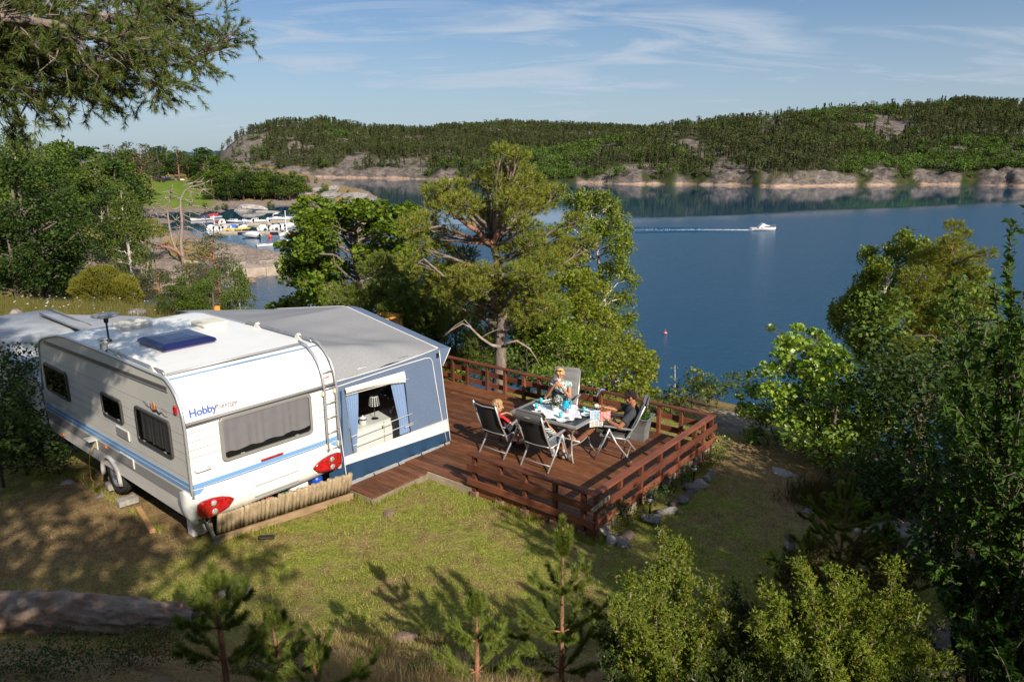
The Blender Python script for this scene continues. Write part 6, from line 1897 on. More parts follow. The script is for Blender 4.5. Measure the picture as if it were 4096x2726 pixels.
	S=dict(k=.70,hip=.125,waist=.108,chest=.115,arm=.82,leg=.85,head=.90,hair=hair_d,brow=hair_d,seed=14,fringe=.35,lift=.0,back=1.0)
	F=fr(CH_STR)
	W={k:F@Vector(v)for k,v in J.items()}
	fd=(F.to_3x3()@Vector((0,1,0)));rt=(F.to_3x3()@Vector((1,0,0)))
	look=fd-Z*.1
	hR=(W['wrR'],Z*.9-rt*.5,rt*.6+fd*.6,.78,.4,-1)
	hL=(W['wrL'],fd,Z,.78,.4,1)
	root,W,part,hp,B,side,up,Mt=build_person('boy in a striped shirt and denim shorts hidden behind the grey chair back',F,J,S,look,sk_k,hands=[hR,hL])
	sm,t_,b_=new_mat('shirt_stripes')
	tc=N(t_,'ShaderNodeTexCoord');wv=N(t_,'ShaderNodeTexWave',ins={'Scale':9.0,'Distortion':.6});wv.bands_direction='Z'
	t_.links.new(tc.outputs['Object'],wv.inputs['Vector']);rp=N(t_,'ShaderNodeValToRGB');rp.color_ramp.interpolation='CONSTANT'
	rp.color_ramp.elements[0].color=(.05,.07,.08,1);rp.color_ramp.elements[1].position=.5;rp.color_ramp.elements[1].color=(.55,.56,.52,1)
	t_.links.new(wv.outputs[0],rp.inputs[0]);t_.links.new(rp.outputs[0],b_.inputs['Base Color']);b_.inputs['Roughness'].default_value=.9
	clothes(root,'t_shirt',cloth_torso(W,S,up,Mt,sleeves=.50,fat=.014),sm)
	clothes(root,'shorts',cloth_legs(W,S,up,side,upto=.90,fat=.018),mat('denim',(.055,.085,.13),rough=.9,c2=(.085,.12,.17),scale=14,bump=.3))
	for s in 'LR':
		b=Fig();b.chain([W['an'+s]*.75+W['kn'+s]*.25,W['an'+s]],[.034,.032]);part('sock',b,mat('sock_grey',(.33,.33,.33),rough=.95)if 'sock_grey'not in bpy.data.materials else bpy.data.materials['sock_grey'])
		b=Fig();b.chain([W['an'+s]-Z*.03-fd*.01,W['an'+s]*.3+W['toe'+s]*.7-Z*.01,W['toe'+s]-Z*.008],[.040,.043,.034]);part('shoe',b,mat('shoe_grey',(.13,.125,.12),rough=.8,c2=(.30,.29,.28),scale=18)if 'shoe_grey'not in bpy.data.materials else bpy.data.materials['shoe_grey'])
def part_of(t,name,mb,m):
	o=link(name,mb.mesh(name,m),t)
	o.matrix_parent_inverse=Matrix.Translation(-Vector(t.location))
	return o
build_people()
# ------------------------------------------------------------------ vegetation
bark_pine=mat('bark_pine',(.33,.15,.085),rough=.9,c2=(.20,.105,.07),scale=9,detail=7,bump=.7,bscale=22,stretch=(1,1,.45))
bark_grey=mat('bark_grey',(.25,.195,.165),rough=.92,c2=(.11,.085,.072),scale=10,detail=8,bump=.9,bscale=24,stretch=(1,1,.4))
bark_brown=mat('bark_brown',(.085,.062,.05),rough=.92,c2=(.15,.115,.095),scale=12,detail=6,bump=.5)
bark_birch=mat('bark_birch',(.50,.46,.41),rough=.8,c2=(.10,.085,.075),scale=6,detail=6,lo=.48,hi=.62,stretch=(1,1,3))
dead_wood=mat('dead_wood',(.33,.275,.235),rough=.9,c2=(.17,.125,.10),scale=7,detail=7,bump=.5)
twig_grey=mat('twig_grey',(.24,.19,.16),rough=.9)
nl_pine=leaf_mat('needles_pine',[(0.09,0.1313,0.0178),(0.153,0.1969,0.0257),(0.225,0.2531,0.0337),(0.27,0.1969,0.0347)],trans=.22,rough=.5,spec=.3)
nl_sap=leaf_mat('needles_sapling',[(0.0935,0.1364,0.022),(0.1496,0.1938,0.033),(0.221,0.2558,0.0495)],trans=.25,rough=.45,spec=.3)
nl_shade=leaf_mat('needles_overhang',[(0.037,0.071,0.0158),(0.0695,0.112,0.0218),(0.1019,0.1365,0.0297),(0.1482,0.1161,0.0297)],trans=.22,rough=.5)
lf_oak=leaf_mat('leaf_oak',[(0.0556,0.1115,0.0072),(0.1044,0.1781,0.0101),(0.165,0.2478,0.0158),(0.2607,0.3253,0.0252)],trans=.36,rough=.42,spec=.45)
lf_birch=leaf_mat('leaf_birch',[(0.0897,0.1355,0.0139),(0.1552,0.2079,0.0198),(0.2329,0.2695,0.0297)],trans=.38,rough=.5,spec=.3)
lf_yel=leaf_mat('leaf_alder',[(0.1313,0.169,0.0139),(0.2013,0.2415,0.0198),(0.2888,0.3059,0.0297)],trans=.40,rough=.5,spec=.3)
lf_bush=leaf_mat('leaf_bush',[(0.072,0.144,0.0125),(0.125,0.216,0.0178),(0.2004,0.296,0.0312),(0.3044,0.368,0.0535)],trans=.36,rough=.38,spec=.5)
lf_will=leaf_mat('leaf_willow',[(0.0253,0.0636,0.0086),(0.0453,0.0966,0.0123),(0.0771,0.1372,0.0197)],trans=.30,rough=.55,spec=.15)
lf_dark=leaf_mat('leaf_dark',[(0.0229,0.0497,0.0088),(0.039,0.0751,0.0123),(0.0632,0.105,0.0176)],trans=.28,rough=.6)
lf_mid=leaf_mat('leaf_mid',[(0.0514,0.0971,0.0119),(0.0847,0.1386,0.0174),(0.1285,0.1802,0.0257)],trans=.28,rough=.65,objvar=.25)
lf_junip=leaf_mat('leaf_juniper',[(0.1035,0.1646,0.0178),(0.1552,0.2273,0.0249),(0.2292,0.2821,0.0374),(0.2809,0.2351,0.0401)],trans=.28,rough=.5,spec=.3)
lf_junip2=leaf_mat('leaf_golden_juniper',[(0.1105,0.117,0.014),(0.1625,0.1625,0.02),(0.221,0.2015,0.028)],trans=.2,rough=.6)
lf_junip3=leaf_mat('leaf_dark_juniper',[(.035,.060,.014),(.060,.092,.020),(.095,.125,.030)],trans=.2,rough=.6)
lf_heath=leaf_mat('leaf_heather',[(.075,.062,.018),(.13,.10,.028),(.10,.10,.02)],trans=.2,rough=.7)
def unit(a):return a/(np.linalg.norm(a,axis=-1,keepdims=True)+1e-9)
def needle_tufts(rng,P,A,n=16,L=.07,w=.0022,tl=.05,ang=(.35,1.1)):
	P=np.repeat(np.asarray(P),n,0);A=unit(np.repeat(np.asarray(A),n,0))
	m=len(P)
	q=unit(np.cross(A,rng.normal(size=(m,3))))
	ph=rng.uniform(*ang,m)[:,None]
	d=A*np.cos(ph)+q*np.sin(ph)
	b=P+A*(rng.uniform(0,1,m)*tl)[:,None]
	s=unit(np.cross(d,rng.normal(size=(m,3))))*w
	l=(L*rng.uniform(.75,1.15,m))[:,None]
	v=np.stack([b-s,b+s,b+d*l],1).reshape(-1,3)
	return v,np.arange(m*3).reshape(m,3)
def long_leaves(rng,P,D,L,aspect=.24,droop=.3):
	"slender leaves at P growing along D: two bent quads as one island"
	m=len(P);D=unit(np.asarray(D,float))
	s=unit(np.cross(D,rng.normal(size=(m,3))*.5+np.array([0,0,1.0])))
	nrm=np.cross(s,D)
	L=np.asarray(L)[:,None];w=L*aspect/2
	tip=P+D*L-np.array([0,0,1.0])*L*droop*.5
	mid=P+D*L*.45+nrm*L*.03
	v=np.stack([P,mid+s*w,tip,mid-s*w],1).reshape(-1,3)
	return v,np.arange(m*4).reshape(m,4)
def curve(a,b,bow=(0,0,0),n=6):
	a=np.array(a,float);b=np.array(b,float);bow=np.array(bow,float)
	t=np.linspace(0,1,n)[:,None]
	return a*(1-t)+b*t+bow*(4*t*(1-t))
def wiggle(rng,pts,amt):
	pts=np.array(pts,float);e=rng.normal(size=pts.shape)*amt;e[0]=0;return pts+e
def shell_points(rng,c,rad,n,fill=.55,top=.25):
	d=unit(rng.normal(size=(n,3)))
	d[:,2]=np.where(rng.uniform(size=n)<top,np.abs(d[:,2]),d[:,2])
	r=(fill+(1-fill)*rng.uniform(0,1,n)**.6)[:,None]
	return np.array(c)[None]+d*r*np.array(rad)[None],d
def grow(name,label,cat,base,trunk,clumps,kind,bark,leafm,seed=1,per=120,size=.1,group=None,limb_r=.05,twigs=5,trunk_n=8,up=.35,needle=(16,.07,.0022),sub=True,loc_rel=True,aspect=.62,fill=.5,limb_z=.55,dens=1.0):
	"""trunk: list of (x, y, z, r) relative to base; clumps: list of (x, y, z, rx, ry, rz) relative to base"""
	rng=np.random.default_rng(seed)
	per=per*dens
	t=thing(name,label,cat,base,0,group)
	tb=MB()
	tp=np.array([p[:3]for p in trunk],float);tr=[p[3]for p in trunk]
	tb.tube(tp,tr,trunk_n)
	P_all=[];D_all=[]
	# finer points on the trunk where limbs may start
	fine=np.concatenate([np.linspace(tp[i],tp[i+1],8,endpoint=False)for i in range(len(tp)-1)]+[tp[-1:]])
	frad=np.concatenate([np.linspace(tr[i],tr[i+1],8,endpoint=False)for i in range(len(tr)-1)]+[tr[-1:]])
	for c in clumps:
		cc=np.array(c[:3]);rad=np.array(c[3:6])
		d=fine-cc
		cost=np.linalg.norm(d,axis=1)+np.where(d[:,2]>0.1,3*d[:,2],0)+np.abs(d[:,2]+limb_z*np.linalg.norm(d[:,:2],axis=1))*.6
		k=int(np.argmin(cost))
		a=fine[k];r0=min(limb_r*(.5+.5*rad.mean()),frad[k]*.8)
		L=np.linalg.norm(cc-a)
		limb=wiggle(rng,curve(a,cc,(0,0,.10*L*rng.uniform(-.4,1)),7),.03*L)
		tb.tube(limb,np.linspace(r0,r0*.35,7),6)
		pts,dd=shell_points(rng,cc,rad,int(per*(rad.prod()**(1/3))**2*(1 if len(c)<7 else c[6])),fill=fill)
		P_all.append(pts);D_all.append(dd)
		if sub:
			for j in range(twigs):
				e=cc+unit(rng.normal(size=3))*rad*rng.uniform(.6,.95)
				s0=limb[rng.integers(3,7)]
				tw=wiggle(rng,curve(s0,e,(0,0,.05*np.linalg.norm(e-s0)),4),.04*np.linalg.norm(e-s0))
				tb.tube(tw,np.linspace(r0*.35,r0*.12,4),4,cap=False)
	o=tb.build('trunk',bark,t)
	P=np.concatenate(P_all);D=np.concatenate(D_all)
	if kind=='needle':
		A=D*np.array([.8,.8,.5])+np.array([0,0,.55])+rng.normal(size=D.shape)*.25
		v,f=needle_tufts(rng,P,A,*needle,tl=needle[1]*.9)
	elif kind=='long':
		v,f=long_leaves(rng,P,D*np.array([1,1,.6])+rng.normal(size=D.shape)*.6,size*rng.uniform(.7,1.2,len(P)))
	elif kind=='weep':
	# short hanging strings of small leaves
		n=7
		Q=np.repeat(P,n,0);Q[:,2]-=np.tile(np.linspace(0,.42,n),len(P))*np.repeat(rng.uniform(.4,1.3,len(P)),n)
		Q[:,:2]+=rng.normal(size=(len(Q),2))*.03
		v,f=leaf_quads(rng,Q,np.full(len(Q),size),up=.15,aspect=aspect)
	else:
		v,f=leaf_quads(rng,P,np.full(len(P),size),up=up,aspect=aspect)
	link('crown',mesh_np('crown',v,f,[leafm]),t)
	return t
def rel(base,a,b,Y):
	"pixel a, b at depth Y, relative to base"
	p=atY(a,b,Y)-Vector(base);return(p.x,p.y,p.z)
def clumps_px(base,lst,Y,rng,k=1.0,yj=.8,extra=.6):
	"lst: (x, y, radius) in pixels of 4096"
	out=[]
	for c in lst:
		yy=Y+rng.uniform(-1,1)*yj
		p=rel(base,c[0],c[1],yy)
		r=c[2]*yy/2935*k
		out.append((*p,r*1.1,r*1.05,r*.72)+tuple(c[3:4]))
	q=np.array([o[:3]for o in out])
	for i in range(int(len(q)*extra)):
		a=rng.integers(len(q));d=np.linalg.norm(q-q[a],axis=1);b=np.argsort(d)[rng.integers(1,5)]
		m=(q[a]+q[b])/2+np.array([0,rng.uniform(-1,1)*yj*1.2,0]);r=out[a][3]*.85
		out.append((*m,r,r,r*.7))
	return out
def build_near_trees():
	rng=np.random.default_rng(21)
	C3=lambda a,b:(1000+.7216*a,550+.7216*b)
	# ---- the pine behind the deck
	base=Vector((-.36,17.1,gz(-.36,17.1)-.1));Y=17.1
	tr=[rel(base,*C3(a,b),Y)+(r,)for a,b,r in((1383,1390,.155),(1388,1250,.142),(1388,1120,.132),(1400,980,.120),(1402,830,.108),(1390,740,.095),(1370,670,.088),(1345,590,.078))]
	tr[0]=(0,0,-.2,.20)
	c3=[(1030,310,75),(1120,290,80),(1060,400,85),(1180,370,95),(1270,420,90),(1350,470,90),(960,480,80),(900,500,75),(1000,560,80),(1100,540,60,.6),(930,600,60),(1060,640,70),(1180,660,75),(880,690,60),(970,760,75),(1080,760,85),(1190,770,85),(1300,760,80),(1020,850,70),(1120,870,80),(1240,850,85),(1330,880,80),(1440,840,90),(1500,760,90),(1590,700,90),(1690,660,85),(1780,620,75),(1860,590,60),(1460,640,90),(1560,590,80),(1660,560,75),(1540,500,70),(1440,540,75),(1430,950,75),(1530,900,85),(1620,850,80),(1540,1010,70),(1620,960,70),(1300,970,55),(1440,100,55),(1400,80,45),(1490,100,45),(1430,190,60),(1380,170,40),(1500,190,60),(1330,230,60),(1290,250,55),(1390,270,70),(1480,270,70),(1560,250,60),(1570,330,70),(1650,310,65),(1700,300,45),(1500,370,70),(1580,390,65),(1410,370,60),(1640,370,50),(1460,450,60)]
	cl=clumps_px(base,[(*C3(c[0],c[1]),c[2]*.78)+tuple(c[3:])for c in c3],Y,rng,1.0,1.1,.25)
	t=grow('pine_tree','large pine with red-barked crooked limb standing behind the deck railing','pine tree',base,tr,cl,'needle',bark_grey,nl_pine,seed=3,per=1250,needle=(18,.095,.0062),limb_r=.075,twigs=4,fill=.25)
	# the bare red upper limbs
	for nm,pts in(('limb',((1345,590,.080),(1300,570,.066),(1260,520,.056),(1215,492,.048),(1160,450,.036),(1115,415,.022))),('limb',((1345,590,.062),(1395,480,.056),(1425,380,.050),(1440,270,.042),(1440,170,.034),(1445,90,.018))),('limb',((1300,590,.035),(1240,585,.026),(1060,568,.012))),('limb',((1375,690,.05),(1320,745,.040),(1260,715,.032),(1170,705,.022),(1100,730,.012))),('limb',((1430,330,.04),(1460,310,.028),(1500,300,.018))),('dead_branch',((1390,1160,.05),(1340,1150,.036),(1280,1110,.030),(1220,1050,.024),(1180,1030,.018),(1110,1070,.014),(1080,1100,.008))),('dead_branch',((1225,1050,.018),(1190,1010,.013),(1140,1040,.010),(1070,1100,.006))),('dead_branch',((1420,1140,.035),(1480,1125,.028),(1550,1170,.022),(1590,1230,.014),(1610,1275,.007))),('dead_branch',((1280,1110,.016),(1330,1080,.010),(1380,1060,.006)))):
		b=MB();b.tube([rel(base,*C3(a,b_),Y-(.35 if nm=='limb'else .3))for a,b_,r in pts],[r for*_,r in pts],8)
		b.build(nm,bark_pine if nm=='limb'else dead_wood,t)
		# ---- the oak behind the awning
	base=at(1455,1185,0);base=Vector((-4.85,25.0,gz(-4.85,25.0)-.1));Y=25.0
	tr=[(0,0,-.3,.17)]+[rel(base,*C3(a,b),Y)+(r,)for a,b,r in((650,960,.15),(625,840,.13),(590,720,.11),(580,620,.09),(590,520,.06),(630,430,.035))]
	c3=[(300,400,60),(360,370,60),(430,400,70),(330,470,75),(420,480,80),(500,420,75),(570,390,70),(640,400,65),(280,560,70),(240,620,60),(180,600,38),(340,590,80),(430,590,70,.8),(520,500,60,.7),(700,440,70),(760,420,55),(660,520,70),(740,520,75),(820,470,60),(880,400,55),(930,430,55),(860,540,70),(230,700,75),(300,680,75),(380,690,85),(470,720,75),(250,770,80),(340,790,85),(430,810,80),(640,640,70,.7),(720,620,75),(800,620,75),(880,640,70),(690,720,75),(780,730,80),(870,740,75),(380,880,70),(300,890,65),(240,930,60),(180,950,50),(470,890,70),(560,880,65),(650,860,70),(740,850,75),(830,860,75),(900,850,65),(130,940,35),(300,350,35),(730,370,35)]
	cl=clumps_px(base,[(*C3(c[0],c[1]),c[2]*.86)+tuple(c[3:])for c in c3],Y,rng,1.0,1.5)
	grow('oak_tree','spreading leafy oak tree standing behind the awning roof','oak tree',base,tr,cl,'leaf',bark_grey,lf_oak,seed=5,per=1350,size=.16,limb_r=.075,twigs=6,fill=.2,up=.5,aspect=.7)
	# ---- tall birch with hanging twigs right of the pine
	base=Vector((5.1,27.0,gz(5.1,27)-.1));Y=27.0
	tr=[(0,0,-.4,.13)]+[rel(base,a,b,Y)+(r,)for a,b,r in((2440,1480,.12),(2420,1250,.10),(2400,1080,.075),(2380,930,.045),(2350,800,.02))]
	cp=[(2290,790,40),(2330,770,40),(2370,800,45),(2420,770,40),(2440,820,45),(2470,810,30),(2300,860,55),(2360,880,50,.7),(2420,900,50,.7),(2470,880,40),(2500,910,40),(2250,900,45),(2250,980,50),(2330,980,50,.6),(2460,980,55),(2510,970,45),(2440,1060,50),(2490,1070,50),(2530,1110,40),(2410,1120,50),(2510,1180,50),(2460,1180,55),(2420,1220,60),(2520,1260,50),(2300,1080,60),(2350,1180,70),(2280,1180,70),(2470,1290,60)]
	grow('birch_tree','slender birch with hanging twigs between the pine and open water','birch tree',base,tr,clumps_px(base,cp,Y,rng,.85,1.0),'weep',bark_birch,lf_birch,seed=8,per=420,size=.10,limb_r=.045,twigs=4,fill=.1)
	# ---- yellow-green alder below it, behind the railing
	base=Vector((4.1,22.5,gz(4.1,22.5)-.1));Y=22.5
	tr=[(0,0,-.3,.09)]+[rel(base,a,b,Y)+(r,)for a,b,r in((2420,1560,.085),(2380,1400,.07),(2330,1250,.05),(2300,1120,.025))]
	cp=[(2260,1060,50),(2310,1040,50),(2240,1130,65),(2320,1130,70),(2390,1160,60),(2210,1210,75),(2290,1230,80),(2370,1250,80),(2440,1290,70),(2180,1290,70),(2260,1330,85),(2350,1350,85),(2440,1370,85),(2520,1380,70),(2200,1390,80),(2570,1430,65),(2290,1440,80),(2390,1460,85),(2490,1470,85),(2580,1500,60),(2610,1450,35),(2190,1480,70),(2540,1540,65),(2300,1540,70),(2420,1550,70),(2150,1380,60)]
	grow('alder_tree','yellow-green bushy alder rising behind the far deck railing','alder tree',base,tr,clumps_px(base,cp,Y,rng,.95,1.2),'leaf',bark_brown,lf_yel,seed=9,per=1900,size=.115,limb_r=.05,twigs=5,fill=.2,up=.4)
	base=Vector((2.0,20.8,gz(2.0,20.8)-.1));Y=20.8
	tr=[(0,0,-.3,.07)]+[rel(base,a,b,Y)+(r,)for a,b,r in((2240,1500,.06),(2220,1300,.04),(2210,1150,.015))]
	cp=[(2200,1130,45),(2160,1200,60),(2240,1220,60),(2120,1280,65),(2200,1300,75),(2280,1310,65),(2110,1370,65),(2180,1400,80),(2260,1410,75),(2130,1470,70),(2210,1500,80),(2300,1490,60)]
	grow('young_alder','young alder between the large pine and the yellow-green alder','alder tree',base,tr,clumps_px(base,cp,Y,rng,.95,.9),'leaf',bark_brown,lf_birch,seed=19,per=1500,size=.11,limb_r=.04,twigs=4,fill=.2,up=.4)
	# thin young birch at the right
	base=Vector((5.6,22.0,gz(5.6,22.0)-.1));Y=22.0
	tr=[(0,0,-.2,.03)]+[rel(base,a,b,Y)+(r,)for a,b,r in((2705,1640,.028),(2700,1550,.018),(2700,1460,.008))]
	cp=[(2700,1470,18),(2705,1510,24),(2680,1540,24),(2725,1560,28),(2690,1590,32),(2740,1600,28),(2700,1640,38),(2750,1640,26),(2670,1620,24)]
	grow('birch_sapling','thin young birch with sparse leaves beside the far deck corner','birch',base,tr,clumps_px(base,cp,Y,rng,1.0,.2),'leaf',bark_birch,lf_birch,seed=10,per=330,size=.075,limb_r=.012,twigs=3,up=.3)
	# ---- round birch bush on the right
	base=Vector((5.0,14.3,gz(5.0,14.3)-.1));Y=14.3
	tr=[(0,0,-.2,.06)]+[rel(base,a,b,Y)+(r,)for a,b,r in((3250,1800,.05),(3240,1600,.04),(3230,1450,.025),(3220,1330,.01))]
	cp=[(3190,1310,28),(3260,1330,40),(3200,1370,55),(3290,1400,60),(3130,1420,55),(3350,1400,40),(3080,1480,60),(3170,1480,75),(3270,1490,80),(3370,1480,65),(3020,1560,55),(3100,1570,80),(3200,1580,85),(3310,1580,85),(3410,1560,70),(3470,1600,50),(2990,1640,55),(3060,1660,75),(3160,1680,90),(3270,1690,90),(3380,1680,85),(3470,1690,65),(3010,1740,55),(3100,1770,80),(3210,1790,85),(3320,1790,85),(3420,1790,75),(3160,1850,50),(3280,1860,55),(3060,1820,45),(3390,1850,50),(2960,1590,25),(3000,1500,22)]
	grow('birch_bush','round light green birch bush right of the deck','bush',base,tr,clumps_px(base,cp,Y,rng,.95,1.0),'leaf',bark_brown,lf_bush,seed=11,per=3100,size=.088,limb_r=.03,twigs=5,fill=.15,up=.35,aspect=.78)
	# ---- pine and birch behind it
	base=Vector((14.2,24.5,gz(14.2,24.5)-.2));Y=24.5
	tr=[(0,0,-.5,.20)]+[rel(base,a,b,Y)+(r,)for a,b,r in((3720,1560,.17),(3735,1400,.14),(3745,1280,.11),(3760,1150,.085),(3790,1050,.05),(3820,950,.02))]
	cp=[(3815,910,36),(3850,940,30),(3800,970,45),(3850,1000,40),(3760,1010,55),(3830,1050,55),(3700,1050,60),(3900,1040,35),(3770,1090,65),(3860,1110,60),(3920,1100,45),(3680,1120,70),(3750,1160,70),(3840,1180,70),(3930,1180,50),(3640,1180,65),(3700,1230,75),(3790,1250,70),(3880,1250,65),(3940,1270,45),(3620,1270,70),(3700,1310,75),(3660,1380,75),(3780,1340,50),(3860,1340,60),(3600,1360,60),(3580,1460,70),(3650,1480,70),(3850,1440,60),(3920,1400,50),(3560,1550,60),(3640,1570,70)]
	t=grow('pine_tree','reddish trunked pine with dense crown at the right over the water','pine tree',base,tr,clumps_px(base,cp,Y,rng,.95,1.4),'needle',bark_pine,nl_pine,seed=12,per=1000,needle=(18,.13,.0075),limb_r=.06,twigs=3,fill=.25)
	base=Vector((12.6,27.5,gz(12.6,27.5)-.2));Y=27.5
	tr=[(0,0,-.5,.14)]+[rel(base,a,b,Y)+(r,)for a,b,r in((3480,1600,.12),(3500,1350,.10),(3540,1150,.07),(3600,980,.03))]
	cp=[(3620,930,35),(3650,960,40),(3570,990,50),(3640,1020,55),(3520,1050,55),(3600,1090,60),(3470,1110,55),(3540,1140,65),(3420,1170,55),(3490,1200,65),(3390,1230,50),(3440,1260,60),(3360,1280,38),(3530,1250,65),(3480,1330,60),(3400,1330,50),(3550,1350,65),(3450,1400,60),(3520,1440,65),(3700,970,40),(3590,1190,60)]
	grow('birch_tree','drooping birch leaning left in front of the right-hand pine','birch tree',base,tr,clumps_px(base,cp,Y,rng,.95,1.2),'weep',bark_birch,lf_birch,seed=13,per=420,size=.12,limb_r=.05,twigs=3,fill=.15)
	# ---- rowan thicket and dark bushes at the right
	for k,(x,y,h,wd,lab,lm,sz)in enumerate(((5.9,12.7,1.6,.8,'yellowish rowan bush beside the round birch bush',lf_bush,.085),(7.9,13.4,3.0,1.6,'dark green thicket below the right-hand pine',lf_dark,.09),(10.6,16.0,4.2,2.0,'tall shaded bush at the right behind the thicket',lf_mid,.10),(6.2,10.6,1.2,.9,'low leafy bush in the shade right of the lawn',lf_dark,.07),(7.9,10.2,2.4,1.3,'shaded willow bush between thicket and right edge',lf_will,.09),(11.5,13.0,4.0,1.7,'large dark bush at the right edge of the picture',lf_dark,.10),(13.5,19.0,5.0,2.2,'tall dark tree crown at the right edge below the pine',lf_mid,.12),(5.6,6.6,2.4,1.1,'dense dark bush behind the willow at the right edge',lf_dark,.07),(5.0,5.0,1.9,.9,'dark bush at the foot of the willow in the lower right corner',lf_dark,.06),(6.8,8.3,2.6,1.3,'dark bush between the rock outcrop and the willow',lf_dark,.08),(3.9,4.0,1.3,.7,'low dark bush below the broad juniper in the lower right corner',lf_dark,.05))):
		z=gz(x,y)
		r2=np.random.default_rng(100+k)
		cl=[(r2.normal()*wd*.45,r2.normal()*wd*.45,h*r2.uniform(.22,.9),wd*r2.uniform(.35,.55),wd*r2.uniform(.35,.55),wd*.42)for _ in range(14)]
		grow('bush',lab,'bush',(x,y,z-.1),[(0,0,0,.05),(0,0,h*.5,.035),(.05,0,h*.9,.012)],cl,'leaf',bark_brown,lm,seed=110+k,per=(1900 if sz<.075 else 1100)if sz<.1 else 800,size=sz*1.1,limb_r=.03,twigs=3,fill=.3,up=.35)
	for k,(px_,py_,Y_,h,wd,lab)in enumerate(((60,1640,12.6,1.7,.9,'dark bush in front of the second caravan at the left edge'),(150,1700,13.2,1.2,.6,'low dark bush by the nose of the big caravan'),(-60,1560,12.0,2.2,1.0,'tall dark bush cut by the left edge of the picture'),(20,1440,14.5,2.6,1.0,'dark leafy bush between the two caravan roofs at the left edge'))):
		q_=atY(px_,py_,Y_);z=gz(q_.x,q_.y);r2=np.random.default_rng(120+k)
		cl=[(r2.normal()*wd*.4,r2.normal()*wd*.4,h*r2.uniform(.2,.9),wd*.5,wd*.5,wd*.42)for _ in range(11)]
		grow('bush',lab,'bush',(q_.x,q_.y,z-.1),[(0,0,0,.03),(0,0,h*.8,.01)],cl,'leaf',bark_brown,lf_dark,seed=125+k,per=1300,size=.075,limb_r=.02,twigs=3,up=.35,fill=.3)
		# dark young pines behind the awning, scrub behind the railing
	for k,(x,y,h,lab)in enumerate(((-2.9,20.8,4.0,'dark young pine behind the awning, below the oak'),(-1.7,21.5,4.0,'dark young pine between the oak and the large pine'),(-3.9,22.0,3.6,'dark young pine behind the awning peak'),(.5,21.5,3.4,'dark young pine right behind the large pine'))):
		z=gz(x,y);r2=np.random.default_rng(140+k)
		cl=[(r2.normal()*.6,r2.normal()*.6,h*r2.uniform(.12,.95),.6,.6,.45)for _ in range(24)]
		grow('young_pine',lab,'pine tree',(x,y,z),[(0,0,0,.06),(0,0,h,.015)],cl,'needle',bark_brown,nl_sap,seed=150+k,per=620,needle=(18,.12,.007),limb_r=.02,twigs=2)
	for k,(x,y,h,wd)in enumerate(((-2.6,17.3,.55,.5),(-1.6,17.9,.7,.6),(.9,17.4,.8,.7),(1.9,16.6,.7,.6),(2.9,16.2,.6,.55),(3.6,15.8,.5,.5),(1.4,19.0,1.9,1.1),(2.6,18.6,1.7,1.1),(.4,19.2,1.7,1.0),(-3.6,19.2,1.8,1.1),(4.6,17.8,.8,.7),(5.6,19.0,.9,.8))):
		labs=('low scrub left of the large pine behind the railing','scrub just left behind the trunk of the large pine','scrub right of the large pine trunk behind the railing','leafy scrub behind the chair of the woman','scrub behind the railing post with the blue rope','low scrub behind the railing right of the blue rope','taller scrub below the yellow-green alder','leafy scrub in front of the yellow-green alder','scrub in the gap between pine and alder','scrub at the back edge of the awning','low scrub beyond the far right deck railing','scrub at the edge of the drop beyond the deck')
		z=gz(x,y);r2=np.random.default_rng(170+k)
		cl=[(r2.normal()*wd*.5,r2.normal()*wd*.5,h*r2.uniform(.3,.9),wd*.4,wd*.4,wd*.32)for _ in range(8)]
		grow('scrub',labs[k],'shrub',(x,y,z),[(0,0,0,.02),(0,0,h*.8,.008)],cl,'leaf',bark_brown,(lf_oak,lf_yel,lf_mid)[k%3],seed=180+k,per=1100,size=.085,limb_r=.012,twigs=3,up=.4)
		# flower bed plants
	S5=lambda a,b:(2300+.4464*a,1500+.4464*b)
	for k,(a,c,h,wd,lm,lab)in enumerate(((330,1370,.34,.17,lf_oak,'leafy plant at the near deck corner inside the stone border'),(470,1340,.42,.22,lf_dark,'dark green plant second from the near deck corner in the bed'),(690,1190,.45,.28,lf_dark,'dark bush in the middle of the flower bed'),(860,1060,.42,.26,lf_dark,'dark bush beyond the middle of the flower bed'),(990,930,.34,.2,lf_mid,'low leafy plant by the second garden lamp'),(1215,800,.62,.34,lf_bush,'light green shrub at the far right corner of the deck'))):
		p=on_ground(*S5(a,c));r2=np.random.default_rng(200+k)
		cl=[(r2.normal()*wd*.5,r2.normal()*wd*.5,h*r2.uniform(.3,.95),wd*.5,wd*.5,wd*.4)for _ in range(9)]
		grow('bed_plant',lab,'plant',(p.x,p.y,p.z-.02),[(0,0,0,.012),(0,0,h*.8,.004)],cl,'leaf',bark_brown,lm,seed=210+k,per=2600,size=.038,limb_r=.006,twigs=3,up=.45)
build_near_trees()
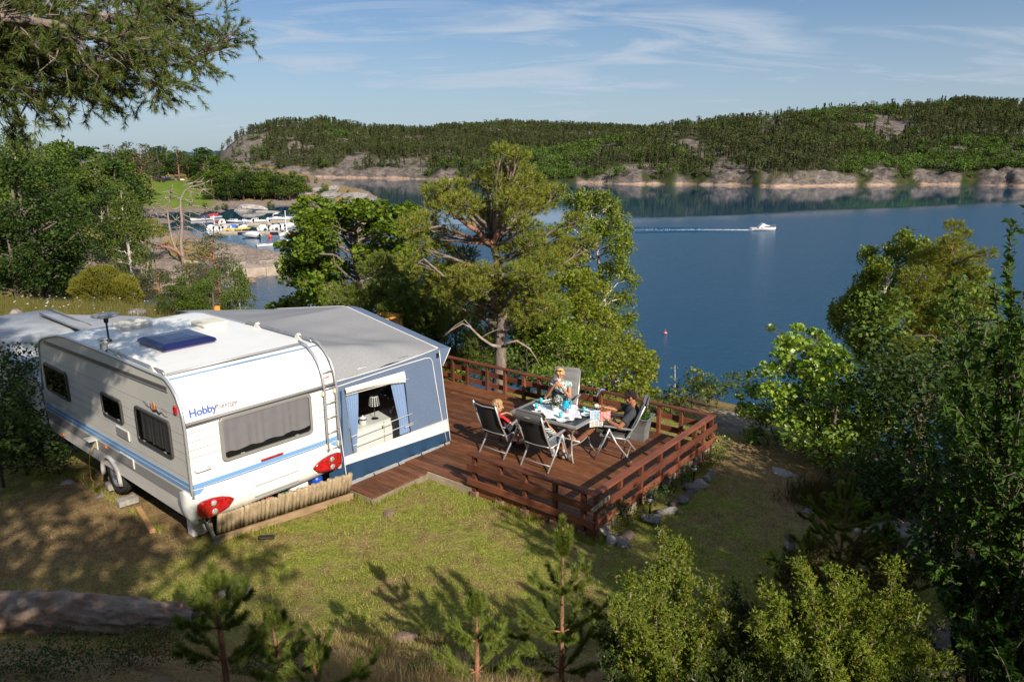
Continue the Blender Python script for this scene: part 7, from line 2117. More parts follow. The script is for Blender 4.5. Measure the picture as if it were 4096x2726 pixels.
def sapling(name,label,base,leader,seed,matn,group=None,whorls=None,shoots=3,scale=1.0,brown=False):
	"young pine: leader with candles and whorls of side branches, needles all along"
	rng=np.random.default_rng(seed)
	t=thing(name,label,'young pine',base,0,group)
	b=MB();P=[];A=[]
	H=leader
	def shoot(pts,r0,dens,start=0.0):
		pts=np.array(pts)
		b.tube(pts,np.linspace(r0,r0*.45,len(pts)),6)
		seg=np.linalg.norm(np.diff(pts,axis=0),axis=1);L=seg.sum()
		n=int(L*dens*scale)
		t_=rng.uniform(start,1,n);cum=np.concatenate([[0],np.cumsum(seg)])/L
		for q in t_:
			k=min(np.searchsorted(cum,q,side='right')-1,len(seg)-1);f=(q-cum[k])/(cum[k+1]-cum[k]+1e-9)
			P.append(pts[k]*(1-f)+pts[k+1]*f);A.append(pts[k+1]-pts[k])
	lean=rng.normal(size=2)*.03
	main=[(lean[0]*s,lean[1]*s,H*s)for s in np.linspace(0,1,8)]
	b.tube(main,np.linspace(.022*scale+.004,.006,8),7)
	shoot([(lean[0]*s,lean[1]*s,H*s)for s in np.linspace(.80,1,4)],.008,340)
	shoot([(lean[0]*s,lean[1]*s,H*s)for s in np.linspace(.35,.80,4)],.010,120)
	for k in range(shoots):
		a=k*2*PI/shoots+.5
		z0=H*.80
		shoot(curve((0,0,z0),(.055*scale*math.cos(a),.055*scale*math.sin(a),z0+H*.13),(.02*math.cos(a),.02*math.sin(a),-.02)),.006,320,.15)
	for wz,ln,n in whorls:
		ph=rng.uniform(0,6)
		for k in range(n):
			a=ph+k*2*PI/n+rng.normal()*.2
			l=ln*rng.uniform(.75,1.15)
			e=np.array((math.cos(a)*l,math.sin(a)*l,wz*H+l*rng.uniform(.35,.75)))
			br=curve((lean[0]*wz,lean[1]*wz,wz*H),e,(0,0,-.08*l),6)
			shoot(br,.008,210,.15)
			for j in range(3):
				q=br[3+min(j,2)];s_=(-1)**j
				e2=q+np.array((math.cos(a+s_*.8),math.sin(a+s_*.8),.55))*l*.38
				shoot(curve(q,e2,(0,0,-.02),4),.005,240,.1)
	b.build('stem',bark_pine,t)
	v,f=needle_tufts(rng,np.array(P),np.array(A),16,.055*(scale if scale<1 else 1),.0020,.01,(.35,.95))
	link('needles',mesh_np('needles',v,f,[matn]),t)
	return t
def build_foreground():
	rng=np.random.default_rng(33)
	# young pines in front
	def put(px,py,Y):
		p=atY(px,py,Y);return p
		# main sapling: top pixel and depth fix its height
	for k,(px,topy,Y,lab,m,wh,sc_)in enumerate(((2255,2055,5.0,'young pine with tall pale candle in front of the deck',nl_sap,((.18,.36,5),(.40,.30,5),(.62,.18,5)),1.0),(1900,2345,4.6,'young pine with three pale candles at the bottom middle',nl_sap,((.3,.24,5),(.58,.16,5)),1.0),(850,2240,4.3,'dark shaded young pine at the bottom left beside the fallen trunk',nl_sap,((.3,.26,4),(.55,.22,4),(.70,.14,3)),1.0),(1270,2640,3.9,'tip of a small young pine low at the bottom left of the middle',nl_sap,((.4,.25,5),),.9),(1100,2420,4.4,'slender shaded pine shoot right of the dark young pine',nl_sap,((.3,.25,4),(.6,.16,4)),.9),(3390,1890,8.2,'tall dark young pine in the shade right of the lawn',nl_sap,((.2,.55,6),(.4,.5,6),(.6,.34,5),(.75,.2,5)),1.1),(3560,2080,7.9,'shorter dark young pine right of the tall shaded one',nl_sap,((.25,.5,6),(.5,.4,6),(.7,.2,5)),1.1),(3240,2120,7.6,'low dark young pine left of the tall shaded one',nl_sap,((.3,.45,6),(.55,.34,6)),1.0))):
		top=put(px,topy,Y)
		g=gz(top.x,top.y)
		sapling('young_pine',lab,(top.x,top.y,g-.03),max(.5,top.z-g),300+k,m,None,wh,4,sc_)
		# junipers: upright feathery plumes
	def juniper(label,plumes,seed,m,base):
		r2=np.random.default_rng(seed)
		t=thing('juniper',label,'juniper',base)
		b=MB();P=[];S=[]
		for(tx,ty,Y,wd)in plumes:
			tip=np.array(atY(tx,ty,Y)-Vector(base))
			foot=np.array((tip[0]*.45,tip[1]*.45,0.0))
			br=wiggle(r2,curve(foot,tip,(0,0,-.05),8),.02)
			b.tube(br,np.linspace(.020,.004,8),6)
			L=np.linalg.norm(tip-foot)
			for j in range(int(58*L)):
				q=r2.uniform(.18,1)
				k=min(int(q*7),6);c=br[k]+(br[k+1]-br[k])*(q*7-k)
				w=.9*wd*(1.05-q)**.8*r2.uniform(.3,1.15)+.025
				d=unit(np.append(r2.normal(size=2),r2.uniform(.15,1.0)))
				e=c+d*w
				if r2.uniform()<.3:b.tube([c,(c+e)/2+r2.normal(size=3)*.01,e],[.004,.003,.0015],4,cap=False)
				n=int(16+60*w)
				s_=r2.uniform(.1,1.05,n)[:,None]
				P.append(c+(e-c)*s_+r2.normal(size=(n,3))*(.020+.012*s_))
				S.append(np.tile(d*.6+np.array([0,0,.5]),(n,1)))
		b.build('stem',twig_grey,t)
		P=np.concatenate(P);S=np.concatenate(S)
		v,f=needle_tufts(r2,P,S+r2.normal(size=S.shape)*.4,5,.026,.0046,.012,(.2,1.0))
		link('foliage',mesh_np('foliage',v,f,[m]),t)
	g=lambda x,y:gz(x,y)-.05
	juniper('sunlit juniper with arching tip right of the pale young pine',[(2640,2125,5.0,.26),(2720,2160,5.2,.20),(2520,2330,4.7,.24),(2600,2290,4.9,.26),(2760,2330,5.0,.26),(2850,2350,5.1,.22),(2560,2500,4.4,.28),(2700,2480,4.6,.30),(2820,2500,4.7,.28),(2900,2450,4.9,.22),(2480,2420,4.5,.2),(2640,2640,4.2,.28),(2800,2660,4.2,.28),(2520,2640,4.2,.25)],411,lf_junip,(1.25,4.6,g(1.25,4.6)))
	juniper('broad sunlit juniper with many plumes at the bottom right',[(3210,2235,5.0,.16),(3340,2265,5.0,.24),(3420,2300,5.0,.22),(3585,2240,4.9,.18),(3250,2380,4.6,.26),(3380,2420,4.5,.28),(3500,2400,4.6,.26),(3600,2380,4.7,.22),(3680,2450,4.5,.24),(3050,2330,4.9,.2),(3120,2420,4.6,.26),(3300,2550,4.2,.3),(3450,2560,4.2,.3),(3580,2560,4.2,.28),(3700,2590,4.2,.26),(3160,2560,4.2,.26),(3020,2480,4.5,.26),(3780,2620,4.2,.22),(3500,2680,4.0,.3),(3330,2680,4.0,.3)],412,lf_junip,(2.45,4.4,g(2.45,4.4)))
	juniper('dark juniper filling the gap between the two sunlit junipers',[(2960,2420,5.2,.26),(2900,2560,4.7,.28),(3020,2600,4.5,.3),(2980,2680,4.2,.28),(2380,2500,4.9,.22),(2940,2330,5.6,.3),(3040,2440,5.2,.3),(2860,2620,4.4,.3),(3060,2690,4.2,.3),(2420,2620,4.4,.26),(2460,2700,4.1,.26),(2780,2700,4.0,.3),(3200,2690,4.0,.3),(3650,2690,4.0,.3),(3780,2500,4.6,.3),(3850,2650,4.3,.3)],413,lf_junip3,(1.75,4.9,g(1.75,4.9)))
	juniper('low dark juniper around the young pines in the shade',[(3150,2200,7.0,.4),(3300,2180,7.2,.4),(3450,2160,7.3,.45),(3600,2180,7.2,.45),(3700,2230,7.0,.4),(3250,2280,6.6,.4),(3550,2280,6.6,.4)],414,lf_heath,(3.35,7.2,g(3.35,7.2)))
	# willow at the right edge, close to the camera
	base=Vector((4.3,5.2,gz(4.3,5.2)-.05))
	r2=np.random.default_rng(55)
	t=thing('willow','large dark leafed willow shrub filling the right edge close by','willow',base)
	b=MB();P=[];D=[];LL=[]
	tips=[(4090,920,5.2),(4060,1030,5.0),(3900,1100,5.4),(4010,1180,5.0),(4090,1250,4.8),(3880,1300,5.4),(3960,1400,5.0),(4060,1450,4.8),(3800,1480,5.6),(3880,1560,5.2),(3980,1620,4.9),(4080,1680,4.6),(3740,1680,5.6),(3800,1780,5.3),(3900,1820,5.0),(4000,1880,4.8),(3680,1850,5.6),(3760,1960,5.3),(3860,2020,5.0),(3960,2080,4.8),(4070,2050,4.6),(3640,2030,5.5),(3700,2150,5.2),(3800,2230,5.0),(3900,2280,4.8),(4020,2300,4.6),(3900,2450,4.5),(4020,2520,4.4),(3820,2420,4.7),(3950,2640,4.2),(4080,2650,4.2),(4200,1200,5.0),(4220,1500,4.8),(4200,1800,4.6),(4200,2200,4.4)]
	for(a,c,Y)in tips*2:
		tip=np.array(atY(a+r2.normal()*45,c+r2.normal()*45+20,Y+r2.normal()*.25)-base)
		foot=np.array((tip[0]*.30+r2.normal()*.15,tip[1]*.3+r2.normal()*.15,max(0,tip[2]*.12)))
		st=wiggle(r2,curve(foot,tip,(0,0,.18*tip[2]*.4),9),.03)
		b.tube(st,np.linspace(.016,.003,9),5)
		L=np.linalg.norm(tip-foot)
		n=int(80*L)
		for q in r2.uniform(.22,1.0,n):
			k=min(int(q*8),7);p=st[k]+(st[k+1]-st[k])*(q*8-k)
			ax=unit(st[k+1]-st[k])
			d=unit(ax*.6+r2.normal(size=3)*.55)
			P.append(p);D.append(d);LL.append(r2.uniform(.04,.085))
			# side shoots
		for j in range(4):
			q=r2.integers(3,8);s0=st[q];e=s0+unit(r2.normal(size=3)+np.array([0,0,.5]))*r2.uniform(.15,.4)
			b.tube([s0,(s0+e)/2+r2.normal(size=3)*.02,e],[.006,.004,.002],4,cap=False)
			for q2 in r2.uniform(.1,1,22):
				P.append(s0+(e-s0)*q2);D.append(unit(unit(e-s0)*.6+r2.normal(size=3)*.55));LL.append(r2.uniform(.04,.075))
	b.build('stem',bark_brown,t)
	v,f=long_leaves(r2,np.array(P),np.array(D),np.array(LL),.46,.25)
	link('leaves',mesh_np('leaves',v,f,[lf_will]),t)
	# heather at the edge of the rock
	for k,(px,py,h,wd,lab)in enumerate(((3280,2010,.35,.5,'brownish heather mound below the round birch bush'),(3400,2060,.38,.5,'heather mound beside the dark young pine'),(3450,1990,.4,.45,'heather and broom at the foot of the rowan'))):
		p=on_ground(px,py);r3=np.random.default_rng(430+k)
		Pq=np.stack([r3.normal(size=900)*wd*.5,r3.normal(size=900)*wd*.4,np.zeros(900)],-1)
		A_=np.tile(np.array([0,0,1.0]),(900,1))+r3.normal(size=(900,3))*.3
		v,f=needle_tufts(r3,Pq,A_,10,h*.35,.003,h*.75,(.05,.6))
		o=link('heather',mesh_np('heather',v,f,[lf_heath]),None,(p.x,p.y,p.z-.02));tag(o,lab,'heather')
build_foreground()
def build_overhang():
	"big pine left of the camera whose boughs hang into the picture"
	base=Vector((-6.3,4.6,gz(-6.3,4.6)-.1))
	rng=np.random.default_rng(77)
	t=thing('pine_tree','big pine at the left edge with boughs hanging into the sky','pine tree',base)
	b=MB()
	tr=[(0,0,-.3,.26),(.05,.1,2,.22),(.15,.15,4,.19),(.2,.3,6,.16),(.1,.4,8,.11),(.0,.4,10,.05)]
	b.tube([p[:3]for p in tr],[p[3]for p in tr],12)
	P=[];A=[]
	def bough(pts,r0,dens,spread,twl):
		pts=np.array(pts)
		b.tube(wiggle(rng,pts,.03),np.linspace(r0,r0*.25,len(pts)),7)
		seg=np.linalg.norm(np.diff(pts,axis=0),axis=1);L=seg.sum();cum=np.concatenate([[0],np.cumsum(seg)])/L
		for q in rng.uniform(.18,1,int(L*dens*1.3)):
			k=min(np.searchsorted(cum,q,side='right')-1,len(seg)-1);f=(q-cum[k])/(cum[k+1]-cum[k])
			c=pts[k]*(1-f)+pts[k+1]*f
			ax=unit(pts[k+1]-pts[k])
			d=unit(ax*.7+rng.normal(size=3)*spread)
			l=twl*rng.uniform(.4,1.1)*(1.15-.5*q)
			e=c+d*l+np.array([0,0,-.06*l])
			tw=wiggle(rng,curve(c,e,(0,0,-.05*l),5),.015)
			b.tube(tw,np.linspace(.008,.003,5),4,cap=False)
			for j in range(7):
				s0=tw[rng.integers(1,5)]
				dd=unit((e-c)/l*.7+rng.normal(size=3)*.75+np.array([0,0,.12]))
				e2=s0+dd*rng.uniform(.06,.22)
				if j<3:b.tube([s0,e2],[.003,.002],3,cap=False)
				for g_ in np.linspace(.5,1,3):
					P.append(s0+(e2-s0)*g_);A.append(dd)
	Rl=lambda a,c,Y:rel(base,a,c,Y)
	T=lambda z:(.2,.3,z)
	bough([T(6.4),Rl(100,100,5.6),Rl(420,40,6.0),Rl(600,120,6.3),Rl(760,220,6.6),Rl(850,190,6.8),Rl(910,150,6.9)],.06,16,.42,.42)
	bough([T(6.2),Rl(60,180,5.4),Rl(300,250,5.8),Rl(500,240,6.2),Rl(620,260,6.4),Rl(640,330,6.5)],.05,18,.55,.55)
	bough([T(6.0),Rl(-50,200,5.2),Rl(180,270,5.6),Rl(330,330,5.8),Rl(450,370,6.0)],.045,18,.55,.50)
	bough([T(5.8),Rl(-100,280,5.0),Rl(40,340,5.3),Rl(120,380,5.4),Rl(170,420,5.5)],.04,18,.5,.45)
	bough([T(6.9),Rl(100,-80,5.6),Rl(400,-60,6.2),Rl(650,20,6.6),Rl(740,60,6.8)],.05,18,.5,.5)
	bough([T(6.6),Rl(0,60,5.0),Rl(250,130,5.2),Rl(420,180,5.5),Rl(560,200,5.7)],.045,17,.6,.55)
	bough([T(7.2),Rl(200,-250,6.4),Rl(500,-200,7.0),Rl(800,-120,7.4)],.05,24,.55,.55)
	bough([T(6.3),Rl(30,160,7.0),Rl(240,200,7.4),Rl(420,270,7.6),Rl(540,330,7.8)],.045,15,.6,.55)
	# boughs above the frame that shade the caravan
	bough([T(6.9),(1.6,-.2,7.1),(2.9,-.6,7.2),(4.0,-.9,7.0)],.05,16,.6,.6)
	bough([T(7.4),(1.8,.3,7.8),(3.2,.3,8.0),(4.6,.1,7.9)],.05,16,.6,.6)
	bough([T(6.5),(1.2,-.9,6.6),(2.2,-1.8,6.6),(3.4,-2.6,6.4)],.05,16,.6,.6)
	bough([T(7.8),(1.5,-1.2,8.2),(3.0,-2.2,8.4),(4.8,-3.0,8.3)],.05,14,.6,.6)
	for k in range(16):
		a=rng.uniform(-.4,3.4)if k%2 else rng.uniform(0,6.28);z=rng.uniform(5.2,9.4)
		l=rng.uniform(1.2,2.6)*(1.15-z/14)
		e=np.array((math.cos(a)*l,math.sin(a)*l,z+.3))
		# keep them out of the clear sky above the caravan
		if e[0]>.4 and e[1]>.5:e[0]=.3;e[1]=min(e[1],1.2)
		bough([T(z),(e*.5+np.array(T(z))*.5),e+np.array([.1,.2,.1])],.04,20,.6,.6)
	b.build('trunk',bark_grey,t)
	# long lower trunk shade is cast by the trunk itself
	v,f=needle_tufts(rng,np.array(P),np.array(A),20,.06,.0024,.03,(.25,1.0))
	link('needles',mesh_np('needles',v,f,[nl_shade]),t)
	# fallen trunk lying on the bank
	a=on_ground(-150,2490);c=on_ground(700,2490)
	ux=(c-a).normalized();uz=Vector((0,0,1));uy=uz.cross(ux).normalized();uz=ux.cross(uy)
	nu,nv=150,64
	uu,vv=np.meshgrid(np.linspace(-.25,1.1,nu),np.arange(nv)*2*PI/nv,indexing='ij')
	Lg=(c-a).length
	q=np.stack([uu.ravel()*Lg,vv.ravel()*.8],-1)
	fur=np.abs(vnoise(q*np.array([3.0,7.0]),1.0,31,3))*.05-.02*np.abs(vnoise(q*np.array([9.0,16.0]),1.0,33,2))+.02*vnoise(q*np.array([.8,.6]),1.0,35,2)
	rad=(.285-.10*uu.ravel())+fur*(1-.0*uu.ravel())
	cen=np.array(a)[None]+np.array(c-a)[None]*uu.ravel()[:,None]
	cen[:,2]+=.07+.05*np.sin(uu.ravel()*4)
	V=cen+np.array(uy)[None]*(np.cos(vv.ravel())*rad)[:,None]+np.array(uz)[None]*(np.sin(vv.ravel())*rad)[:,None]
	I,K=np.meshgrid(np.arange(nu-1),np.arange(nv),indexing='ij');I=I.ravel();K=K.ravel();K2=(K+1)%nv
	F_=np.stack([I*nv+K,(I+1)*nv+K,(I+1)*nv+K2,I*nv+K2],-1)
	lm=mat('log_bark',(.22,.13,.09),rough=.95,c2=(.33,.26,.21),scale=5,detail=8,bump=.8,bscale=30)
	tag(link('fallen_trunk',mesh_np('fallen_trunk',V,F_,[lm],True)),'thick fallen pine trunk lying on the bank at the bottom left','tree trunk')
build_overhang()
def build_shade_trees():
	"unseen trees round the camera; some shade lawn and bank, others only block sky light"
	rng=np.random.default_rng(90)
	spots=((9.2,1.5,4.8,1.5,'leafy tree standing right of the view point, outside the picture'),(-.4,-3.0,7.5,1.7,'tall leafy tree behind the view point'),(10.8,-.4,5.5,1.6,'broad leafy tree farther right outside the picture'),(7.5,2.9,3.6,1.25,'low leafy tree beside the willow at the right, outside the picture'),(6.7,4.4,2.6,1.0,'leafy bush behind the willow at the right, outside the picture'),(.7,-1.5,2.9,1.25,'leafy bush just behind the view point'),(-2.6,-1.2,3.4,1.3,'leafy bush behind and left of the view point'),(-6.0,-4.0,9.0,2.2,'tall tree behind and left of the view point'),(-9.5,.5,10.0,2.4,'tall tree left of the big overhanging pine'),(-3.0,-6.0,8.0,2.2,'tree farther behind the view point on the left'),(3.2,-6.0,4.2,2.0,'tree farther behind the view point on the right'),(8.0,-5.5,4.0,2.0,'low tree behind and right of the view point'),(14.5,-3.0,7.0,2.4,'tree far right behind the view point'))
	for k,(x,y,h,wd,lab)in enumerate(spots):
		z=gz(x,y);r2=np.random.default_rng(500+k)
		cl=[(r2.normal()*wd*.5,r2.normal()*wd*.5,h*r2.uniform(.35 if h>4 else .2,.95),wd*r2.uniform(.3,.5),wd*r2.uniform(.3,.5),wd*.38)for _ in range(24)]
		grow('leafy_tree',lab,'tree',(x,y,z-.2),[(0,0,0,.18),(0,0,h*.5,.12),(0,0,h*.9,.03)],cl,'leaf',bark_brown,lf_mid,seed=510+k,per=300,size=.20,limb_r=.06,twigs=3,fill=.3,up=.3)
build_shade_trees()
# ---- distant trees: a few kinds, then copies
def proto_tree(kind,seed,near=False):
	H,tr,cl,k2,kw=proto_tree_(kind,seed)
	if near:kw=dict(kw,per=kw['per']*3.4,size=kw['size']*.52)
	return H,tr,cl,k2,kw
def proto_tree_(kind,seed):
	rng=np.random.default_rng(seed)
	if kind=='oak':
		H=10
		tr=[(0,0,-1,.30),(.1,0,3,.24),(0,.1,6,.15),(0,0,9,.04)]
		cl=[]
		for _ in range(30):
			a=rng.uniform(0,6.28);u=rng.uniform(0,1)
			h=H*(.22+.70*u);r_=3.1*math.sin(PI*(.18+.75*u))**.7*math.sqrt(rng.uniform(.25,1))
			cl.append((r_*math.cos(a),r_*math.sin(a),h,rng.uniform(1.0,1.5),rng.uniform(1.0,1.5),rng.uniform(.8,1.15)))
		return H,tr,cl,'leaf',dict(per=62,size=.42,limb_r=.08,twigs=2,up=.5,aspect=.75,fill=.45)
	if kind=='birch':
		H=11
		tr=[(0,0,-1,.20),(.1,0,4,.15),(0,.1,8,.08),(0,0,10.6,.02)]
		cl=[]
		for _ in range(26):
			a=rng.uniform(0,6.28);u=rng.uniform(0,1);h=H*(.16+.80*u)
			r_=2.2*(1-u)**.5*math.sqrt(rng.uniform(.2,1))
			cl.append((r_*math.cos(a),r_*math.sin(a),h,.95,.95,1.1))
		return H,tr,cl,'weep',dict(per=17,size=.30,limb_r=.06,twigs=2,fill=.3,aspect=.7)
	H=12
	tr=[(0,0,-1,.24),(.15,0,4,.19),(0,.1,8,.13),(.1,0,11.3,.04)]
	cl=[]
	for _ in range(24):
		a=rng.uniform(0,6.28);u=rng.uniform(0,1);h=H*(.45+.52*u)
		r_=2.5*(1.1-u)**.6*math.sqrt(rng.uniform(.2,1))
		cl.append((r_*math.cos(a),r_*math.sin(a),h,1.0,1.0,.55))
	return H,tr,cl,'leaf',dict(per=80,size=.34,limb_r=.07,twigs=2,up=.2,aspect=.55,fill=.4)
ORD='leftmost,second,third,fourth,fifth,sixth,seventh,eighth,ninth,tenth,eleventh,twelfth,thirteenth,fourteenth,fifteenth,sixteenth,seventeenth,eighteenth,nineteenth,twentieth'.split(',')
def nth(k):return ORD[k]+(''if k==0 else ' from the left')
def build_distant_trees():
	rng=np.random.default_rng(60)
	protos={}
	npine=leaf_mat('needles_far',[(.032,.048,.018),(.052,.068,.024),(.080,.088,.034)],trans=.12,rough=.8,objvar=.25)
	spec=dict(oak=(bark_brown,lf_mid,('oak',51)),oak_dark=(bark_brown,lf_dark,('oak',52)),birch=(bark_birch,leaf_mat('leaf_far_birch',[(.060,.095,.016),(.095,.135,.024),(.13,.165,.034)],trans=.3,rough=.7,objvar=.2),('birch',53)),pine=(bark_pine,npine,('pine',54)),pine2=(bark_pine,npine,('pine',55)))
	used=set()
	names=dict(oak='broadleaf_tree',oak_dark='broadleaf_tree',birch='birch_tree',pine='pine_tree',pine2='pine_tree')
	cats=dict(oak='tree',oak_dark='tree',birch='birch tree',pine='pine tree',pine2='pine tree')
	def put(base_kind,x,y,h,label,group):
		bark,lm,pk=spec[base_kind]
		near=math.hypot(x,y)<165
		kind=base_kind+('_near'if near else '')
		if kind not in protos:
			H,tr,cl,k2,kw=proto_tree(*pk,near)
			t=grow(names[base_kind],label,cats[base_kind],(0,0,0),tr,cl,k2,bark,lm,seed=pk[1],**kw)
			protos[kind]=(t,H,list(t.children))
			used.add(kind);o=t
		else:
			o=copy_tree(protos[kind][0],None,protos[kind][2])
		s=h/protos[kind][1]
		o.location=(x,y,gz(x,y)-.2)
		w=s*rng.uniform(.9,1.2)*(1.3 if 'oak'in kind and not near else 1)
		o.scale=(w,w,s);o.rotation_euler=(0,0,rng.uniform(0,6.28))
		tag(o,label,cats[base_kind],group)
		return o
	def px(kind,x,top,Y,label,group):
		p=atY(x,top,Y)
		g=gz(p.x,p.y)
		return put(kind,p.x,p.y,max(2.5,p.z-g),label,group)
	G1='trees on the skyline of the left shore'
	L1=(('birch',40,515,82,'big yellow-green birch at the left edge on the skyline'),('oak',110,525,135,'round green tree second from the left on the skyline'),('oak',185,560,150,'green tree third from the left on the skyline'),('birch',250,548,210,'pale feathery tree on the skyline left of the first pine'),('oak_dark',315,582,190,'dark rounded tree on the skyline below the hanging bough'),('oak',385,590,260,'low green tree in the dip of the left skyline'),('pine',440,575,300,'single pine at the dip of the left skyline'),('pine2',500,566,330,'pine with visible red trunk, first of three on the skyline'),('pine',555,572,335,'pine in the middle of the three on the skyline'),('pine2',585,575,350,'pine at the right of the three on the skyline'),('oak_dark',627,583,440,'dark tree at the back of the green field, left of the bare trunk pine'),('birch',660,582,470,'pale thin tree behind the green field'),('pine',702,584,444,'pine with long bare red trunk at the edge of the green field'),('pine2',745,615,455,'low pine right of the bare trunk pine'),('oak_dark',806,588,430,'dark tree with flat crown right of the green field'),('oak_dark',775,650,436,'dark tree under the flat crown at the field edge'))
	for a in L1:px(*a,G1)
	G2='broadleaf trees of the wooded headland'
	for i_,(kind,x,top,Y)in enumerate((('oak',862,618,400),('oak',905,632,398),('oak',950,640,396),('oak',1000,645,392),('oak',1050,655,388),('oak',1090,668,384),('oak',880,660,380),('oak',930,672,376),('oak',980,675,372),('oak',1035,685,368),('oak',840,680,390))):
		px(kind,x,top,Y,nth(i_ if i_<6 else(i_-5 if i_<10 else 0))+(' dense tree in the upper row of the headland wood'if i_<6 else ' dense tree in the lower row of the headland wood'),G2)
	px('oak_dark',905,700,349,'very dark dense tree at the shore right of the green field',G2)
	px('oak_dark',965,692,349,'broad dark tree at the shore beyond the bare rock',G2)
	px('oak_dark',1010,705,352,'dark tree at the right end of the dark shore trees',G2)
	px('birch',1095,690,356,'weeping light tree at the right end of the headland wood',G2)
	px('birch',1150,700,360,'weeping green birch nearest the rocky end of the headland',G2)
	px('oak',1205,735,368,'small tree between the wood and the rocks of the headland',G2)
	px('pine2',1225,700,375,'reddish pine on the rocky end of the headland',G2)
	px('pine',1262,705,378,'low pine on the rocks at the end of the headland',G2)
	px('oak',1295,732,366,'light green round tree in front of the headland rocks',G2)
	px('oak',1395,775,366,'tiny tree on the last rocks of the headland',G2)
	for i_,x in enumerate(range(842,1186,28)):
		px('oak_dark'if i_%4==1 else 'oak',x,680+(i_*37%26),351+(i_*5%11),nth(i_)+' of the trees in the front row of the headland wood',G2)
	for i_,x in enumerate(range(604,852,22)):
		if abs(x-760)>9:
			px(('oak','oak_dark','oak')[i_%3],x,598+(i_*29%17),468+(i_*7%23),nth(i_)+' of the trees closing the back edge of the green field','trees along the back of the green field')
			# slope on the left, nearer
	G3='trees on the rocky slope left of the bay'
	for kind,x,top,Y,lab in(('oak_dark',250,625,175,'dark rounded tree on the slope under the skyline birch'),('birch',370,620,150,'tall feathery birch on the left slope'),('oak_dark',450,640,190,'dark green tree right of the feathery birch'),('pine2',215,680,128,'spreading pine beside the orange cabin'),('pine',160,660,120,'pine left of the orange cabin'),('birch',480,740,112,'light green birch leaning over the beach'),('oak',30,640,75,'shaded broadleaf tree at the left edge')):
		px(kind,x,top,Y,lab,G3)
	fill=[(20,560,100),(75,555,110),(140,575,125),(95,600,95),(215,592,180),(280,600,215),(345,602,240),(410,606,270),(470,600,290),(530,596,310),(200,640,150),(150,625,130),(270,660,160),(330,655,180),(400,650,215),(432,695,170),(490,650,240),(60,640,85),(390,690,160),(420,740,130)]
	up_=sorted(x for x,top,Y in fill if top<625);lo_=sorted(x+top*.001 for x,top,Y in fill if top>=625)
	for i_,(x,top,Y)in enumerate(fill):
		px(('oak','oak','birch','oak_dark','oak','pine')[(i_*5+i_//4)%6],x,top,Y,(nth(up_.index(x))+' of the trees filling the upper belt of the left shore wood'if top<625 else nth(lo_.index(x+top*.001))+' of the trees filling the lower belt of the left shore wood'),'mixed wood on the left shore')
	for i_,(x,top,Y)in enumerate(((830,640,410),(870,690,368),(1125,690,376),(1165,690,380),(1190,712,372),(1060,705,360),(1130,730,358),(790,690,400),(1240,745,364),(1350,752,372))):
		px('oak'if i_%3 else 'birch',x,top,Y,'broadleaf tree at the edge of the headland wood, '+nth((1,2,4,6,7,3,5,0,8,9)[i_]),G2)
		# big dark trees at the left behind the second caravan
	G4='shaded trees behind the caravans'
	for kind,x,top,Y,lab in(('oak_dark',50,610,44,'tall dark shaded tree behind the second caravan'),('oak_dark',110,790,46,'dark broadleaf tree at the left behind the caravans'),('birch',205,930,50,'leafy birch with hanging twigs at the edge of the meadow'),('oak_dark',10,850,42,'dark bushy tree at the far left of the meadow'),('birch',140,900,48,'shaded birch beside the meadow'),('oak_dark',245,1030,52,'low dark tree at the start of the sandy path')):
		px(kind,x,top,Y,lab,G4)
		# small bushes
	G5='small bushes on the brown slope'
	for x,y,h,lab in((245,860,3.0,'small dark fir on the brown slope'),(320,985,3.2,'olive juniper mound on the brown slope'),(270,960,2.6,'olive shrub beside the juniper mound'),(820,835,3.0,'small bush at the foot of the green field'),(870,845,2.6,'bush by the shore below the green field'),(1085,835,4.0,'light bush at the foot of the weeping tree'),(590,780,3.5,'bush at the left foot of the green field'),(900,840,3.0,'reedy bush in front of the dark shore tree')):
		p=on_ground(x,y)
		put('oak'if h>2.7 else 'oak_dark',p.x,p.y,h,lab,G5)
		# under the shore pines: rowan and willow bushes at the near bay
	for x,y,h,lab in((860,1260,3.6,'leafy bush above the bay below the dead tree'),(960,1265,4.2,'leafy bush with sunlit tips beside the awning roof'),(760,1250,3.0,'green bush over the dark bay water'),(700,1275,2.6,'low bush at the end of the meadow')):
		Y=40.0;p=atY(x,y,Y)
		put('oak'if x!=960 else 'birch',p.x,p.y,max(2.5,p.z-gz(p.x,p.y)+h*.75),lab,'bushes above the bay')
	for x,y,lab in((640,1165,'low spreading pine over the beach'),(760,1150,'spreading pine bough in front of the jetty'),(880,1150,'low pine with reaching boughs at the end of the jetty'),(560,1180,'dark low pine left over the beach'),(850,985,'small light green pine in front of the rock')):
		Y=62.0 if y>1100 else 120.0;p=atY(x,y,Y);g=gz(p.x,p.y)
		o=put('pine2',p.x,p.y,max(3,p.z-g+2.2),lab,'low pines over the bay')
		o.scale=(o.scale[0]*1.5,o.scale[1]*1.5,o.scale[2])
build_distant_trees()
